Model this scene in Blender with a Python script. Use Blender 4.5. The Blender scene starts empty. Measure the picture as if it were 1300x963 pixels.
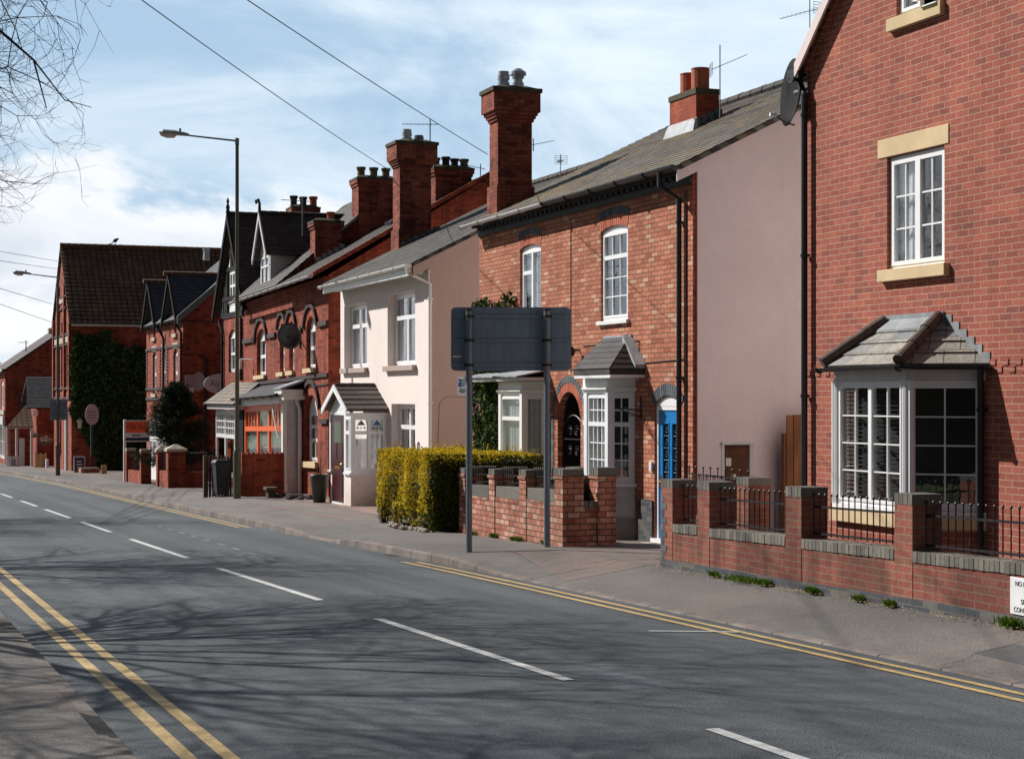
import bpy, bmesh, math, random
import numpy as np
from mathutils import Vector, Matrix, noise
random.seed(7)
R = random.Random(11)
PI = math.pi
scene = bpy.context.scene
COL = scene.collection

# ------------------------------------------------------------------ street frame
# X = across the street towards the houses, Y = along the street (away), Z = up.
# the camera stands at X=0 Y=0 on the opposite pavement, 2.1 m above the datum
TH = math.atan(0.382); SN, CN = math.sin(TH), math.cos(TH)
FPX, CX, HY, CH = 2200.0, 650.0, 503.0, 2.1
def q_(x): return (x - CX) / FPX
def yf(x, D):                      # Y of a point seen at column x on the plane X = D
    q = q_(x); return D * (CN - SN*q) / (CN*q + SN)
def zf(x, y, D):
    Y = yf(x, D); return CH + (HY - y) * (SN*D + CN*Y) / FPX
def xf(x, Y):                      # X of a point seen at column x on the plane Y = const
    q = q_(x); return Y * (SN + q*CN) / (CN - q*SN)
def zs(x, y, Y):
    X = xf(x, Y); return CH + (HY - y) * (SN*X + CN*Y) / FPX
def zat(y, X, Y): return CH + (HY - y) * (SN*X + CN*Y) / FPX

def lerp_tab(tab, t):
    if t <= tab[0][0]: return tab[0][1]
    for (a, va), (b, vb) in zip(tab, tab[1:]):
        if t <= b: return va + (vb - va) * (t - a) / (b - a)
    return tab[-1][1]
def zroad(Y): return lerp_tab([(-60, 0.6), (-20, 0.45), (10.6, -.10), (110, -2.09), (160, -2.7), (400, -3.2)], Y)
def zback(Y): return lerp_tab([(-60, .8), (-20, .65), (12.8, .06), (23, -.12), (28.5, -.28), (38, -.42), (46, -.55), (89, -1.62), (110, -2.0), (160, -2.6), (400, -3.1)], Y)
def xkerb(Y): return lerp_tab([(-60, 8.6), (10, 8.25), (20, 8.22), (23.3, 8.17), (28, 8.02), (33, 7.85), (47, 7.8), (65, 7.75), (78, 7.4), (90, 6.95), (110, 5.6), (140, 2.6), (180, -3)], Y)
def xleft(Y): return lerp_tab([(-60, 1.9), (12, 1.56), (65, 1.1), (90, .4), (110, -.9), (140, -3.9), (180, -9.5)], Y)
def xmid(Y): return lerp_tab([(-60, 5.5), (12, 5.14), (19, 4.98), (25, 4.8), (31, 4.7), (40, 4.6), (50, 4.5), (60, 4.4), (90, 3.7), (110, 2.4), (140, -.6), (180, -6)], Y)
def kerb_h(Y): return lerp_tab([(21.8, .025), (23.8, .12), (28.8, .12), (29.8, .03), (31.4, .03), (32.6, .12), (46, .12), (47, .03), (50, .03), (51, .12), (61, .12), (62, .03), (65, .03), (66, .12)], Y)

# ------------------------------------------------------------------ mesh builder
BASE = {}
SHEAR = [0.0, 0.0]
class MB:
    def __init__(s): s.v = []; s.f = []; s.uv = []; s.mi = []
    def poly(s, pts, uv=None, m=0):
        n = len(s.v); s.v.extend([tuple(p) for p in pts]); s.f.append(tuple(range(n, n+len(pts)))); s.uv.append(uv); s.mi.append(m)
    def box(s, x0, x1, y0, y1, z0, z1, m=0):
        s.hexa([(x0,y0,z0),(x1,y0,z0),(x1,y1,z0),(x0,y1,z0),(x0,y0,z1),(x1,y0,z1),(x1,y1,z1),(x0,y1,z1)], m)
    def hexa(s, p, m=0):
        n = len(s.v); s.v.extend([tuple(a) for a in p])
        for f in ((0,3,2,1),(4,5,6,7),(0,1,5,4),(1,2,6,5),(2,3,7,6),(3,0,4,7)):
            s.f.append(tuple(n+i for i in f)); s.uv.append(None); s.mi.append(m)
    def fbox(s, F, u0, u1, v0, v1, w0, w1, m=0):
        s.hexa([F.p(u0,v0,w0),F.p(u1,v0,w0),F.p(u1,v0,w1),F.p(u0,v0,w1),F.p(u0,v1,w0),F.p(u1,v1,w0),F.p(u1,v1,w1),F.p(u0,v1,w1)], m)
    def prism(s, pts, vec, m=0):
        pts = [Vector(p) for p in pts]; vec = Vector(vec); n = len(pts); b = len(s.v)
        s.v.extend([tuple(p) for p in pts] + [tuple(p+vec) for p in pts])
        s.f.append(tuple(range(b, b+n))); s.f.append(tuple(range(b+2*n-1, b+n-1, -1))); s.uv += [None]*2; s.mi += [m]*2
        for i in range(n):
            j = (i+1) % n; s.f.append((b+i, b+n+i, b+n+j, b+j)); s.uv.append(None); s.mi.append(m)
    def bar(s, p, q, r0, r1=None, n=6, m=0, caps=True):
        r1 = r0 if r1 is None else r1
        p = Vector(p); q = Vector(q); d = q - p
        if d.length < 1e-6: return
        d.normalize(); a = d.orthogonal().normalized(); b = d.cross(a)
        k = len(s.v)
        for c, r in ((p, r0), (q, r1)):
            for i in range(n):
                t = 2*PI*i/n; s.v.append(tuple(c + a*math.cos(t)*r + b*math.sin(t)*r))
        for i in range(n):
            j = (i+1) % n; s.f.append((k+i, k+j, k+n+j, k+n+i)); s.uv.append(None); s.mi.append(m)
        if caps:
            s.f.append(tuple(range(k+n-1, k-1, -1))); s.f.append(tuple(range(k+n, k+2*n))); s.uv += [None]*2; s.mi += [m]*2
    def tube(s, pts, r, n=8, m=0):
        pts = [Vector(p) for p in pts]; rs = r if isinstance(r, (list, tuple)) else [r]*len(pts)
        k = len(s.v); a = None
        for i, p in enumerate(pts):
            d = (pts[min(i+1, len(pts)-1)] - pts[max(i-1, 0)]).normalized()
            a = d.orthogonal().normalized() if a is None else (a - d*a.dot(d)).normalized()
            b = d.cross(a)
            for j in range(n):
                t = 2*PI*j/n; s.v.append(tuple(p + (a*math.cos(t) + b*math.sin(t))*rs[i]))
        for i in range(len(pts)-1):
            for j in range(n):
                l = (j+1) % n
                s.f.append((k+i*n+j, k+i*n+l, k+(i+1)*n+l, k+(i+1)*n+j)); s.uv.append(None); s.mi.append(m)
        e = k+(len(pts)-1)*n
        s.f.append(tuple(range(k+n-1, k-1, -1))); s.f.append(tuple(range(e, e+n))); s.uv += [None]*2; s.mi += [m]*2
    def lathe(s, c, prof, n=16, m=0, axis=(0,0,1)):
        ax = Vector(axis).normalized(); a = ax.orthogonal().normalized(); b = ax.cross(a); c = Vector(c); k = len(s.v)
        for r, h in prof:
            for j in range(n):
                t = 2*PI*j/n; s.v.append(tuple(c + ax*h + (a*math.cos(t)+b*math.sin(t))*max(r, .0005)))
        for i in range(len(prof)-1):
            for j in range(n):
                l = (j+1) % n; s.f.append((k+i*n+j, k+i*n+l, k+(i+1)*n+l, k+(i+1)*n+j)); s.uv.append(None); s.mi.append(m)
        e = k+(len(prof)-1)*n
        s.f.append(tuple(range(k+n-1, k-1, -1))); s.f.append(tuple(range(e, e+n))); s.uv += [None]*2; s.mi += [m]*2
    def ball(s, c, r, n=8, m=0):
        s.lathe(c, [(r*math.sin(PI*i/5), -r*math.cos(PI*i/5)) for i in range(6)], n, m)
    def build(s, name, mat, parent=None, smooth=False, label=None, bevel=0):
        vs = s.v
        if SHEAR[0]: vs = [(x, y, z + SHEAR[0]*(y - SHEAR[1])) for x, y, z in vs]
        if parent is not None: base = BASE[parent]
        else:
            a = np.array(vs); base = Vector(((a[:,0].min()+a[:,0].max())/2, (a[:,1].min()+a[:,1].max())/2, a[:,2].min()))
        me = bpy.data.meshes.new(name)
        me.from_pydata([(x-base[0], y-base[1], z-base[2]) for x, y, z in vs], [], s.f)
        mats = mat if isinstance(mat, (list, tuple)) else [mat]
        for q in mats: me.materials.append(q)
        if any(s.mi): me.polygons.foreach_set('material_index', s.mi)
        if any(u is not None for u in s.uv):
            ul = me.uv_layers.new(name='UVMap'); d = ul.data
            for pl, u in zip(me.polygons, s.uv):
                if u:
                    for li, w in zip(pl.loop_indices, u): d[li].uv = w
        if smooth: me.polygons.foreach_set('use_smooth', [True]*len(me.polygons))
        me.update()
        o = bpy.data.objects.new(name, me); COL.objects.link(o)
        BASE[o] = Vector(base)
        if parent is not None: o.parent = parent
        else: o.location = base
        if label: o['label'] = label
        if bevel:
            b = o.modifiers.new('bevel', 'BEVEL'); b.width = bevel; b.segments = 2; b.limit_method = 'ANGLE'
        return o

def split_build(mb, name, mat, parent, label=None):       # one object per loose piece
    par = list(range(len(mb.v)))
    def find(i):
        while par[i] != i: par[i] = par[par[i]]; i = par[i]
        return i
    for f in mb.f:
        r0 = find(f[0])
        for i in f[1:]: par[find(i)] = r0
    groups = {}
    for k, f in enumerate(mb.f): groups.setdefault(find(f[0]), []).append(k)
    out = []
    for g in groups.values():
        n = MB(); mp = {}
        for k in g:
            ff = []
            for i in mb.f[k]:
                if i not in mp: mp[i] = len(n.v); n.v.append(mb.v[i])
                ff.append(mp[i])
            n.f.append(tuple(ff)); n.uv.append(mb.uv[k]); n.mi.append(mb.mi[k])
        out.append(n.build(name, mat, parent, label=label))
    return out
class Fr:                               # a vertical plane: u to the viewer's right, v up, w out of the wall
    def __init__(s, o, u, n): s.o = Vector(o); s.u = Vector(u).normalized(); s.n = Vector(n).normalized()
    def p(s, u, v, w=0): return s.o + s.u*u + Vector((0,0,1))*v + s.n*w
def front(D): return Fr((D,0,0), (0,-1,0), (-1,0,0))        # u = -Y
def side(Y): return Fr((0,Y,0), (1,0,0), (0,-1,0))          # u = X, faces the camera
def far_side(Y): return Fr((0,Y,0), (-1,0,0), (0,1,0))

def thing(name, label, cat, loc, group=None, kind=None):
    o = bpy.data.objects.new(name, None); COL.objects.link(o); o.location = loc; o.empty_display_size = .2
    BASE[o] = Vector(loc); o['label'] = label; o['category'] = cat
    if group: o['group'] = group
    if kind: o['kind'] = kind
    return o
def tag(o, label, cat, group=None, kind=None):
    if label: o['label'] = label
    if cat: o['category'] = cat
    if group: o['group'] = group
    if kind: o['kind'] = kind
    return o
def structure(o): o['kind'] = 'structure'; return o

# ------------------------------------------------------------------ materials
def srgb(r, g, b):
    f = lambda c: (c/12.92 if c <= .04045 else ((c+.055)/1.055)**2.4)
    return (f(r/255), f(g/255), f(b/255), 1)
class N:
    def __init__(s, name):
        s.m = bpy.data.materials.new(name); s.m.use_nodes = True; s.t = s.m.node_tree; s.t.nodes.clear()
        s.out = s.n('ShaderNodeOutputMaterial'); s.b = s.n('ShaderNodeBsdfPrincipled'); s.l(s.b.outputs[0], s.out.inputs[0])
    def n(s, t, **k):
        x = s.t.nodes.new(t)
        for a, b in k.items(): setattr(x, a, b)
        return x
    def l(s, a, b): s.t.links.new(a, b)
    def math(s, op, a, b=None, c=None, clamp=False):
        x = s.n('ShaderNodeMath', operation=op); x.use_clamp = clamp
        for i, v in enumerate((a, b, c)):
            if v is None: continue
            if isinstance(v, (int, float)): x.inputs[i].default_value = v
            else: s.l(v, x.inputs[i])
        return x.outputs[0]
    def mix(s, f, a, b, mode='MIX'):
        x = s.n('ShaderNodeMix', data_type='RGBA', blend_type=mode)
        for i, v in ((0, f), (6, a), (7, b)):
            if isinstance(v, (int, float)): x.inputs[i].default_value = v
            elif isinstance(v, tuple): x.inputs[i].default_value = v
            else: s.l(v, x.inputs[i])
        return x.outputs[2]
    def noise(s, vec, scale, detail=3, rough=.55, dist=0):
        x = s.n('ShaderNodeTexNoise'); x.inputs['Scale'].default_value = scale; x.inputs['Detail'].default_value = detail
        x.inputs['Roughness'].default_value = rough; x.inputs['Distortion'].default_value = dist
        if vec is not None: s.l(vec, x.inputs['Vector'])
        return x.outputs[0]
    def ramp(s, f, stops):
        x = s.n('ShaderNodeValToRGB'); e = x.color_ramp.elements
        while len(e) < len(stops): e.new(.5)
        for i, (p, c) in enumerate(stops): e[i].position = p; e[i].color = c if isinstance(c, tuple) else (c, c, c, 1)
        s.l(f, x.inputs[0]); return x.outputs[0]
    def pos(s): return s.n('ShaderNodeNewGeometry').outputs['Position']
    def scalev(s, v, sc):
        x = s.n('ShaderNodeVectorMath', operation='MULTIPLY'); s.l(v, x.inputs[0]); x.inputs[1].default_value = sc; return x.outputs[0]
    def bump(s, h, strength=.3, dist=.01):
        x = s.n('ShaderNodeBump'); x.inputs['Strength'].default_value = strength; x.inputs['Distance'].default_value = dist
        s.l(h, x.inputs['Height']); s.l(x.outputs[0], s.b.inputs['Normal']); return x
    def col(s, c):
        if isinstance(c, tuple): s.b.inputs['Base Color'].default_value = c
        else: s.l(c, s.b.inputs['Base Color'])
    def rough(s, r):
        if isinstance(r, (int, float)): s.b.inputs['Roughness'].default_value = r
        else: s.l(r, s.b.inputs['Roughness'])

def mul(c, k): return (c[0]*k, c[1]*k, c[2]*k, 1)
def M_plain(name, c, rough=.6, var=.15, scale=3, metal=0, bump=0, bscale=60, streak=False, spec=None):
    m = N(name); p = m.pos()
    if streak: p2 = m.scalev(p, (3, 3, .35))
    else: p2 = p
    n = m.noise(p2, scale, 5, .6)
    f = m.ramp(n, [(.3, 1-var*1.6), (.7, 1+var*.6)])
    m.col(m.mix(1, c, f, 'MULTIPLY')); m.rough(rough); m.b.inputs['Metallic'].default_value = metal
    if spec is not None: m.b.inputs['Specular IOR Level'].default_value = spec
    if bump: m.bump(m.noise(p, bscale, 3), bump, .005)
    return m.m
def wall_uv(m):                         # world metres along the wall and up it, on walls facing any way
    g = m.n('ShaderNodeNewGeometry'); sp = m.n('ShaderNodeSeparateXYZ'); m.l(g.outputs['Position'], sp.inputs[0])
    sn = m.n('ShaderNodeSeparateXYZ'); m.l(g.outputs['True Normal'], sn.inputs[0])
    ax = m.math('ABSOLUTE', sn.outputs[0]); ay = m.math('ABSOLUTE', sn.outputs[1])
    t = m.math('GREATER_THAN', ay, ax)
    u = m.math('ADD', m.math('MULTIPLY', sp.outputs[0], t), m.math('MULTIPLY', sp.outputs[1], m.math('SUBTRACT', 1, t)))
    c = m.n('ShaderNodeCombineXYZ'); m.l(u, c.inputs[0]); m.l(sp.outputs[2], c.inputs[1])
    return g.outputs['Position'], c.outputs[0]
def brick_node(m, vec, w, h, ms, c1, c2, mortar, bias=0, smooth=.1, offset=.5):
    b = m.n('ShaderNodeTexBrick'); m.l(vec, b.inputs['Vector']); b.offset = offset
    for k, v in (('Scale', 1), ('Mortar Size', ms), ('Mortar Smooth', smooth), ('Bias', bias), ('Brick Width', w), ('Row Height', h)): b.inputs[k].default_value = v
    b.inputs['Color1'].default_value = c1; b.inputs['Color2'].default_value = c2; b.inputs['Mortar'].default_value = mortar
    return b
def M_brick(name, c1, c2, mortar, w=.225, h=.075, ms=.005, var=.35, c3=None, c3amt=.12, bump=.5, dirt=.3, paint=None, c4=None):
    m = N(name); p, uv = wall_uv(m)
    wob = m.n('ShaderNodeVectorMath', operation='ADD'); nz = m.n('ShaderNodeTexNoise'); nz.inputs['Scale'].default_value = 9; m.l(p, nz.inputs['Vector'])
    m.l(uv, wob.inputs[0]); m.l(m.scalev(nz.outputs['Color'], (.006, .006, 0)), wob.inputs[1]); uv = wob.outputs[0]
    b = brick_node(m, uv, w, h, ms, c1, c2, mortar)
    col = b.outputs['Color']
    inv = m.math('SUBTRACT', 1, b.outputs['Fac'])
    if c3:                              # a scattering of odd bricks
        b3 = brick_node(m, uv, w, h, ms, (0,0,0,1), (1,1,1,1), (0,0,0,1)); 
        # decorrelate: shift by whole rows/bricks
        sh = m.n('ShaderNodeVectorMath', operation='ADD'); m.l(uv, sh.inputs[0]); sh.inputs[1].default_value = (w*40, h*26, 0); m.l(sh.outputs[0], b3.inputs['Vector'])
        f = m.ramp(b3.outputs['Color'], [(1-c3amt-.02, 0), (1-c3amt, 1)])
        col = m.mix(m.math('MULTIPLY', f, m.math('MULTIPLY', inv, .8)), col, c3)
    if c4:
        b4 = brick_node(m, uv, w, h, ms, (0,0,0,1), (1,1,1,1), (0,0,0,1))
        sh = m.n('ShaderNodeVectorMath', operation='ADD'); m.l(uv, sh.inputs[0]); sh.inputs[1].default_value = (w*72, h*58, 0); m.l(sh.outputs[0], b4.inputs['Vector'])
        f = m.ramp(b4.outputs['Color'], [(.82, 0), (.88, 1)])
        col = m.mix(m.math('MULTIPLY', f, m.math('MULTIPLY', inv, .7)), col, c4)
    n1 = m.noise(p, .9, 5, .62); f1 = m.ramp(n1, [(.3, 1-var), (.7, 1+var*.4)]); col = m.mix(1, col, f1, 'MULTIPLY')
    n2 = m.noise(p, 34, 4, .7); f2 = m.ramp(n2, [(.25, .72), (.75, 1.22)]); col = m.mix(1, col, f2, 'MULTIPLY')
    n3 = m.noise(m.scalev(p, (2.2, 2.2, .25)), 1.2, 4, .65); f3 = m.ramp(n3, [(.42, 1-dirt), (.6, 1)]); col = m.mix(1, col, f3, 'MULTIPLY')
    m.col(col); m.rough(.9); m.b.inputs['Specular IOR Level'].default_value = .25
    hgt = m.math('ADD', inv, m.math('MULTIPLY', n2, .5)); m.bump(hgt, bump, .008)
    return m.m
def M_roof(name, c1, c2, w=.3, h=.2, moss=None, mossamt=.5, joint=.25, var=.3, rough=.75, ms=.006, offset=.5):
    m = N(name); uvn = m.n('ShaderNodeUVMap').outputs[0]; p = m.pos()
    b = brick_node(m, uvn, w, h, ms, c1, c2, mul(c1, joint), offset=offset); col = b.outputs['Color']
    n1 = m.noise(p, 1.3, 5, .65); col = m.mix(1, col, m.ramp(n1, [(.3, 1-var), (.7, 1+var*.6)]), 'MULTIPLY')
    n2 = m.noise(p, 22, 4, .7); col = m.mix(1, col, m.ramp(n2, [(.3, .7), (.7, 1.3)]), 'MULTIPLY')
    if moss:
        n3 = m.noise(m.scalev(p, (1, 1, 1.6)), 5.5, 5, .72); f = m.ramp(n3, [(.58-.16*mossamt, 0), (.70-.12*mossamt, 1)])
        n4 = m.noise(p, 1.1, 3); f = m.math('MULTIPLY', f, m.ramp(n4, [(.42, 0), (.62, 1)]))
        col = m.mix(m.math('MULTIPLY', f, .8), col, moss)
    m.col(col); m.rough(rough); m.b.inputs['Specular IOR Level'].default_value = .3
    m.bump(m.math('ADD', m.math('SUBTRACT', 1, b.outputs['Fac']), m.math('MULTIPLY', n2, .6)), .5, .01)
    return m.m

M = {}
M['brick_new'] = M_brick('red_modern_brick', srgb(170,98,82), srgb(154,86,73), srgb(192,158,134), c3=srgb(140,84,77), c3amt=.10, var=.14, dirt=.14, c4=srgb(180,104,84), ms=.0048)
M['brick_orange'] = M_brick('weathered_orange_brick', srgb(206,136,106), srgb(186,114,88), srgb(116,86,72), c3=srgb(214,174,146), c3amt=.09, var=.16, dirt=.18, c4=srgb(164,86,64), ms=.0075, bump=.9)
M['brick_old'] = M_brick('victorian_red_brick', srgb(180,92,66), srgb(158,74,56), srgb(98,64,54), c3=srgb(122,56,46), c3amt=.15, var=.3, dirt=.4, c4=srgb(188,92,62))
M['brick_far'] = M_brick('dark_red_brick', srgb(184,98,74), srgb(164,80,62), srgb(116,74,62), c3=srgb(110,46,40), c3amt=.12, var=.25, dirt=.3)
M['brick_garden'] = M_brick('garden_wall_brick', srgb(158,94,80), srgb(142,80,68), srgb(150,124,106), c3=srgb(136,92,76), c3amt=.25, var=.32, dirt=.42, c4=srgb(164,100,84), ms=.007, bump=.8)
M['brick_garden2'] = M_brick('rough_pink_garden_brick', srgb(206,146,122), srgb(184,116,94), srgb(104,84,74), w=.21, h=.09, c3=srgb(220,176,154), c3amt=.3, var=.22, dirt=.3, c4=srgb(172,92,72), ms=.0085, bump=1)
M['brick_chimney'] = M_brick('sooty_chimney_brick', srgb(184,102,78), srgb(152,80,64), srgb(96,70,60), c3=srgb(112,60,50), c3amt=.2, var=.35, dirt=.4)
M['brick_chimney_new'] = M_brick('orange_chimney_brick', srgb(186,96,66), srgb(160,76,54), srgb(120,86,72), var=.2, dirt=.2, c3=srgb(140,64,50))
M['blue_base'] = M_brick('blue_engineering_brick', srgb(92,96,100), srgb(76,80,86), srgb(120,112,104), var=.25, dirt=.2, c3=srgb(118,116,110), c3amt=.2)
def M_blocks(name, c1, c2):             # bricks modelled one by one: tone changes from brick to brick
    m = N(name); p = m.pos(); o = m.n('ShaderNodeNewGeometry').outputs['Random Per Island']
    col = m.mix(o, c1, c2); col = m.mix(1, col, m.ramp(m.noise(p, 28, 4, .7), [(.25, .65), (.75, 1.3)]), 'MULTIPLY')
    m.col(col); m.rough(.85); m.bump(m.noise(p, 60, 3), .3, .004); return m.m
M['blue_blocks'] = M_blocks('blue_grey_coping_brick', srgb(124,120,108), srgb(86,84,80))
M['blue_arch'] = M_blocks('blue_grey_arch_brick', srgb(100,106,110), srgb(66,72,80))
M['red_arch'] = M_blocks('red_arch_brick', srgb(196,112,80), srgb(160,78,56))
M['dark_arch'] = M_blocks('dark_moulded_brick', srgb(74,54,50), srgb(50,38,38))
M['red_arch2'] = M_blocks('victorian_arch_brick', srgb(180,88,58), srgb(150,66,46))
M['stone'] = M_plain('buff_stone', srgb(212,188,148), .88, .10, 2.5, bump=.2)
M['stone_grey'] = M_plain('weathered_stone', srgb(186,174,158), .85, .2, 8, bump=.2)
M['cement'] = M_plain('cement_render_grey', srgb(150,146,140), .9, .2, 4, bump=.3)
M['cement_dark'] = M_plain('mossy_mortar_cap', srgb(84,78,62), .95, .4, 7, bump=.5)
def M_render(name, c, amt=.1, stain=(.55,.5,.45,1)):
    m = N(name); p = m.pos(); col = m.mix(1, c, m.ramp(m.noise(p, .55, 5, .6), [(.3, 1-amt*.9), (.7, 1+amt*.3)]), 'MULTIPLY')
    col = m.mix(1, col, m.ramp(m.noise(p, 6, 5, .7), [(.3, 1-amt*.5), (.7, 1+amt*.2)]), 'MULTIPLY')
    st = m.noise(m.scalev(p, (4.5, 4.5, .22)), 1.4, 5, .7); f = m.ramp(st, [(.52, 0), (.72, 1)]); f = m.math('MULTIPLY', f, m.ramp(m.noise(p, .8, 3), [(.4, 0), (.65, 1)]))
    col = m.mix(m.math('MULTIPLY', f, amt*2.6), col, mul((c[0]*stain[0], c[1]*stain[1], c[2]*stain[2], 1), 1))
    z = m.n('ShaderNodeSeparateXYZ'); m.l(p, z.inputs[0]); low = m.math('ADD', z.outputs[2], m.math('MULTIPLY', m.noise(p, 3, 4, .7), .9)); g = m.ramp(m.math('MULTIPLY', low, .5), [(.12, .55), (.34, 0)])
    col = m.mix(g, col, (c[0]*.55, c[1]*.52, c[2]*.46, 1))
    v = m.n('ShaderNodeTexVoronoi', feature='DISTANCE_TO_EDGE'); v.inputs['Scale'].default_value = .55; wv = m.n('ShaderNodeVectorMath', operation='ADD'); nn_ = m.n('ShaderNodeTexNoise'); nn_.inputs['Scale'].default_value = 1.5; m.l(p, nn_.inputs['Vector']); m.l(p, wv.inputs[0]); m.l(nn_.outputs['Color'], wv.inputs[1]); m.l(wv.outputs[0], v.inputs['Vector'])
    cr = m.math('MULTIPLY', m.ramp(v.outputs['Distance'], [(.0, .22), (.004, 0)]), m.ramp(m.noise(p, .5, 2), [(.5, 0), (.6, 1)])); col = m.mix(cr, col, mul(c, .45))
    m.col(col); m.rough(.9); m.b.inputs['Specular IOR Level'].default_value = .25; m.bump(m.noise(p, 80, 4, .7), .2, .004); return m.m
M['cream'] = M_render('cream_render', srgb(242,229,223), .07)
M['pinkren'] = M_render('pinkish_grey_render', srgb(232,215,215), .10)
M['tanren'] = M_render('dusky_pink_render', srgb(190,164,154), .08)
M['white'] = M_plain('white_paint', srgb(236,236,232), .45, .05, 4)
M['upvc'] = M_plain('white_upvc', srgb(240,241,242), .3, .03, 3)
M['greypaint'] = M_plain('grey_white_fascia', srgb(206,204,204), .5, .1, 5)
M['black'] = M_plain('black_plastic_pipe', srgb(30,31,34), .35, .15, 8)
M['black_paint'] = M_plain('black_painted_band', srgb(46,48,54), .7, .35, 8, bump=.4)
M['iron'] = M_plain('black_iron_rail', srgb(34,30,32), .5, .3, 20, spec=.4)
M['timber_black'] = M_plain('black_timber', srgb(26,26,28), .8, .2, 9, spec=.15)
M['lead'] = M_plain('lead_flashing', srgb(168,172,178), .55, .25, 7, bump=.3, bscale=14)
M['lead_mid'] = M_plain('grey_lead', srgb(138,143,147), .6, .25, 7, bump=.3)
M['lead_dark'] = M_plain('weathered_lead', srgb(112,118,122), .6, .25, 7, bump=.3)
M['terracotta'] = M_plain('terracotta_pot', srgb(178,96,70), .8, .15, 12)
M['buffpot'] = M_plain('sooty_buff_pot', srgb(128,112,84), .9, .5, 14)
M['darkpot'] = M_plain('soot_black_pot', srgb(56,50,46), .9, .4, 14)
M['steel'] = M_plain('brushed_steel_cowl', srgb(190,192,196), .35, .15, 8, metal=.9)
M['galv'] = M_plain('galvanised_grey_pole', srgb(122,132,142), .5, .2, 9, metal=.35, streak=True)
M['pole_green'] = M_plain('drab_green_column_paint', srgb(92,92,74), .6, .25, 7, streak=True)
M['sign_back'] = M_plain('dark_grey_sign_back', srgb(118,136,154), .6, .14, 4, streak=True)
M['sign_white'] = M_plain('white_sign_face', srgb(232,234,236), .4, .06, 6)
M['lamp_grey'] = M_plain('lamp_head_grey', srgb(150,154,156), .5, .15, 10)
M['lamp_glass'] = M_plain('lamp_bowl', srgb(210,190,184), .25, .05, 10)
M['blue_door'] = M_plain('bright_blue_door', srgb(8,122,190), .35, .04, 4)
M['maroon_door'] = M_plain('maroon_door', srgb(70,20,28), .3, .1, 4)
M['red_door'] = M_plain('red_shopfront_paint', srgb(150,20,34), .4, .1, 4)
M['orange'] = M_plain('orange_window_paint', srgb(238,104,38), .45, .08, 6)
M['brass'] = M_plain('brass', srgb(190,150,70), .35, .1, 10, metal=.9)
M['wood'] = M_plain('brown_fence_wood', srgb(142,92,58), .8, .3, 3, streak=True, bump=.3)
M['wood_old'] = M_plain('old_grey_wood', srgb(96,82,62), .9, .35, 6, streak=True, bump=.4)
M['wood_pale'] = M_plain('pale_timber', srgb(196,170,124), .8, .2, 7)
M['darkwood'] = M_plain('dark_brown_fence', srgb(64,44,38), .85, .3, 6, bump=.3)
M['green_bin'] = M_plain('dark_green_bin_plastic', srgb(26,58,34), .45, .1, 8)
M['dark_bin'] = M_plain('charcoal_bin_plastic', srgb(24,27,36), .45, .1, 8)
M['planter'] = M_plain('dark_glazed_planter', srgb(60,66,58), .5, .2, 8)
M['dark'] = M_plain('dark_interior', srgb(36,34,34), .9, .2, 3)
M['cloth'] = M_plain('net_curtain', srgb(226,230,232), .9, .1, 12)
M['cloth_blue'] = M_plain('blue_grey_blind', srgb(196,206,216), .9, .12, 9)
M['blind'] = M_plain('venetian_blind', srgb(56,54,52), .7, .1, 6)
M['paper'] = M_plain('paper_notice', srgb(216,212,200), .8, .05, 6)
M['brown_board'] = M_plain('brown_hatch_board', srgb(96,58,36), .8, .25, 6)
M['red_sign'] = M_plain('red_orange_sign', srgb(255,112,56), .5, .05, 5)
M['navy'] = M_plain('navy_sign_print', srgb(34,44,82), .5, .05, 5)
M['blue_sign'] = M_plain('blue_sign_print', srgb(24,104,190), .4, .04, 5)
M['ink'] = M_plain('dark_lettering', srgb(52,52,56), .6, .05, 5)
M['bronze_ink'] = M_plain('brown_gold_lettering', srgb(120,84,50), .5, .1, 5)
M['pink_sign'] = M_plain('dusty_pink_sign', srgb(196,164,164), .7, .06, 6)
M['oval_sign'] = M_plain('pale_blue_white_sign', srgb(198,208,224), .5, .08, 6)
M['blackboard'] = M_plain('chalkboard', srgb(60,66,80), .7, .3, 14)
M['blue_curtain'] = M_plain('stained_glass_blue', srgb(30,90,170), .3, .2, 30)
M['green_glass'] = M_plain('stained_glass_green', srgb(40,120,90), .3, .2, 30)
M['pine'] = M_plain('pine_needles', srgb(30,52,32), .7, .4, 4)
M['bark'] = M_plain('tree_bark', srgb(74,64,54), .95, .3, 12, bump=.5, bscale=30)
M['bird'] = M_plain('black_feathers', srgb(28,28,32), .6, .1, 10)
M['soil'] = M_plain('dry_soil', srgb(104,88,74), .95, .4, 9, bump=.6, bscale=50)
M['rock'] = M_plain('pale_edging_stone', srgb(170,160,148), .9, .3, 9, bump=.5)

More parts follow.
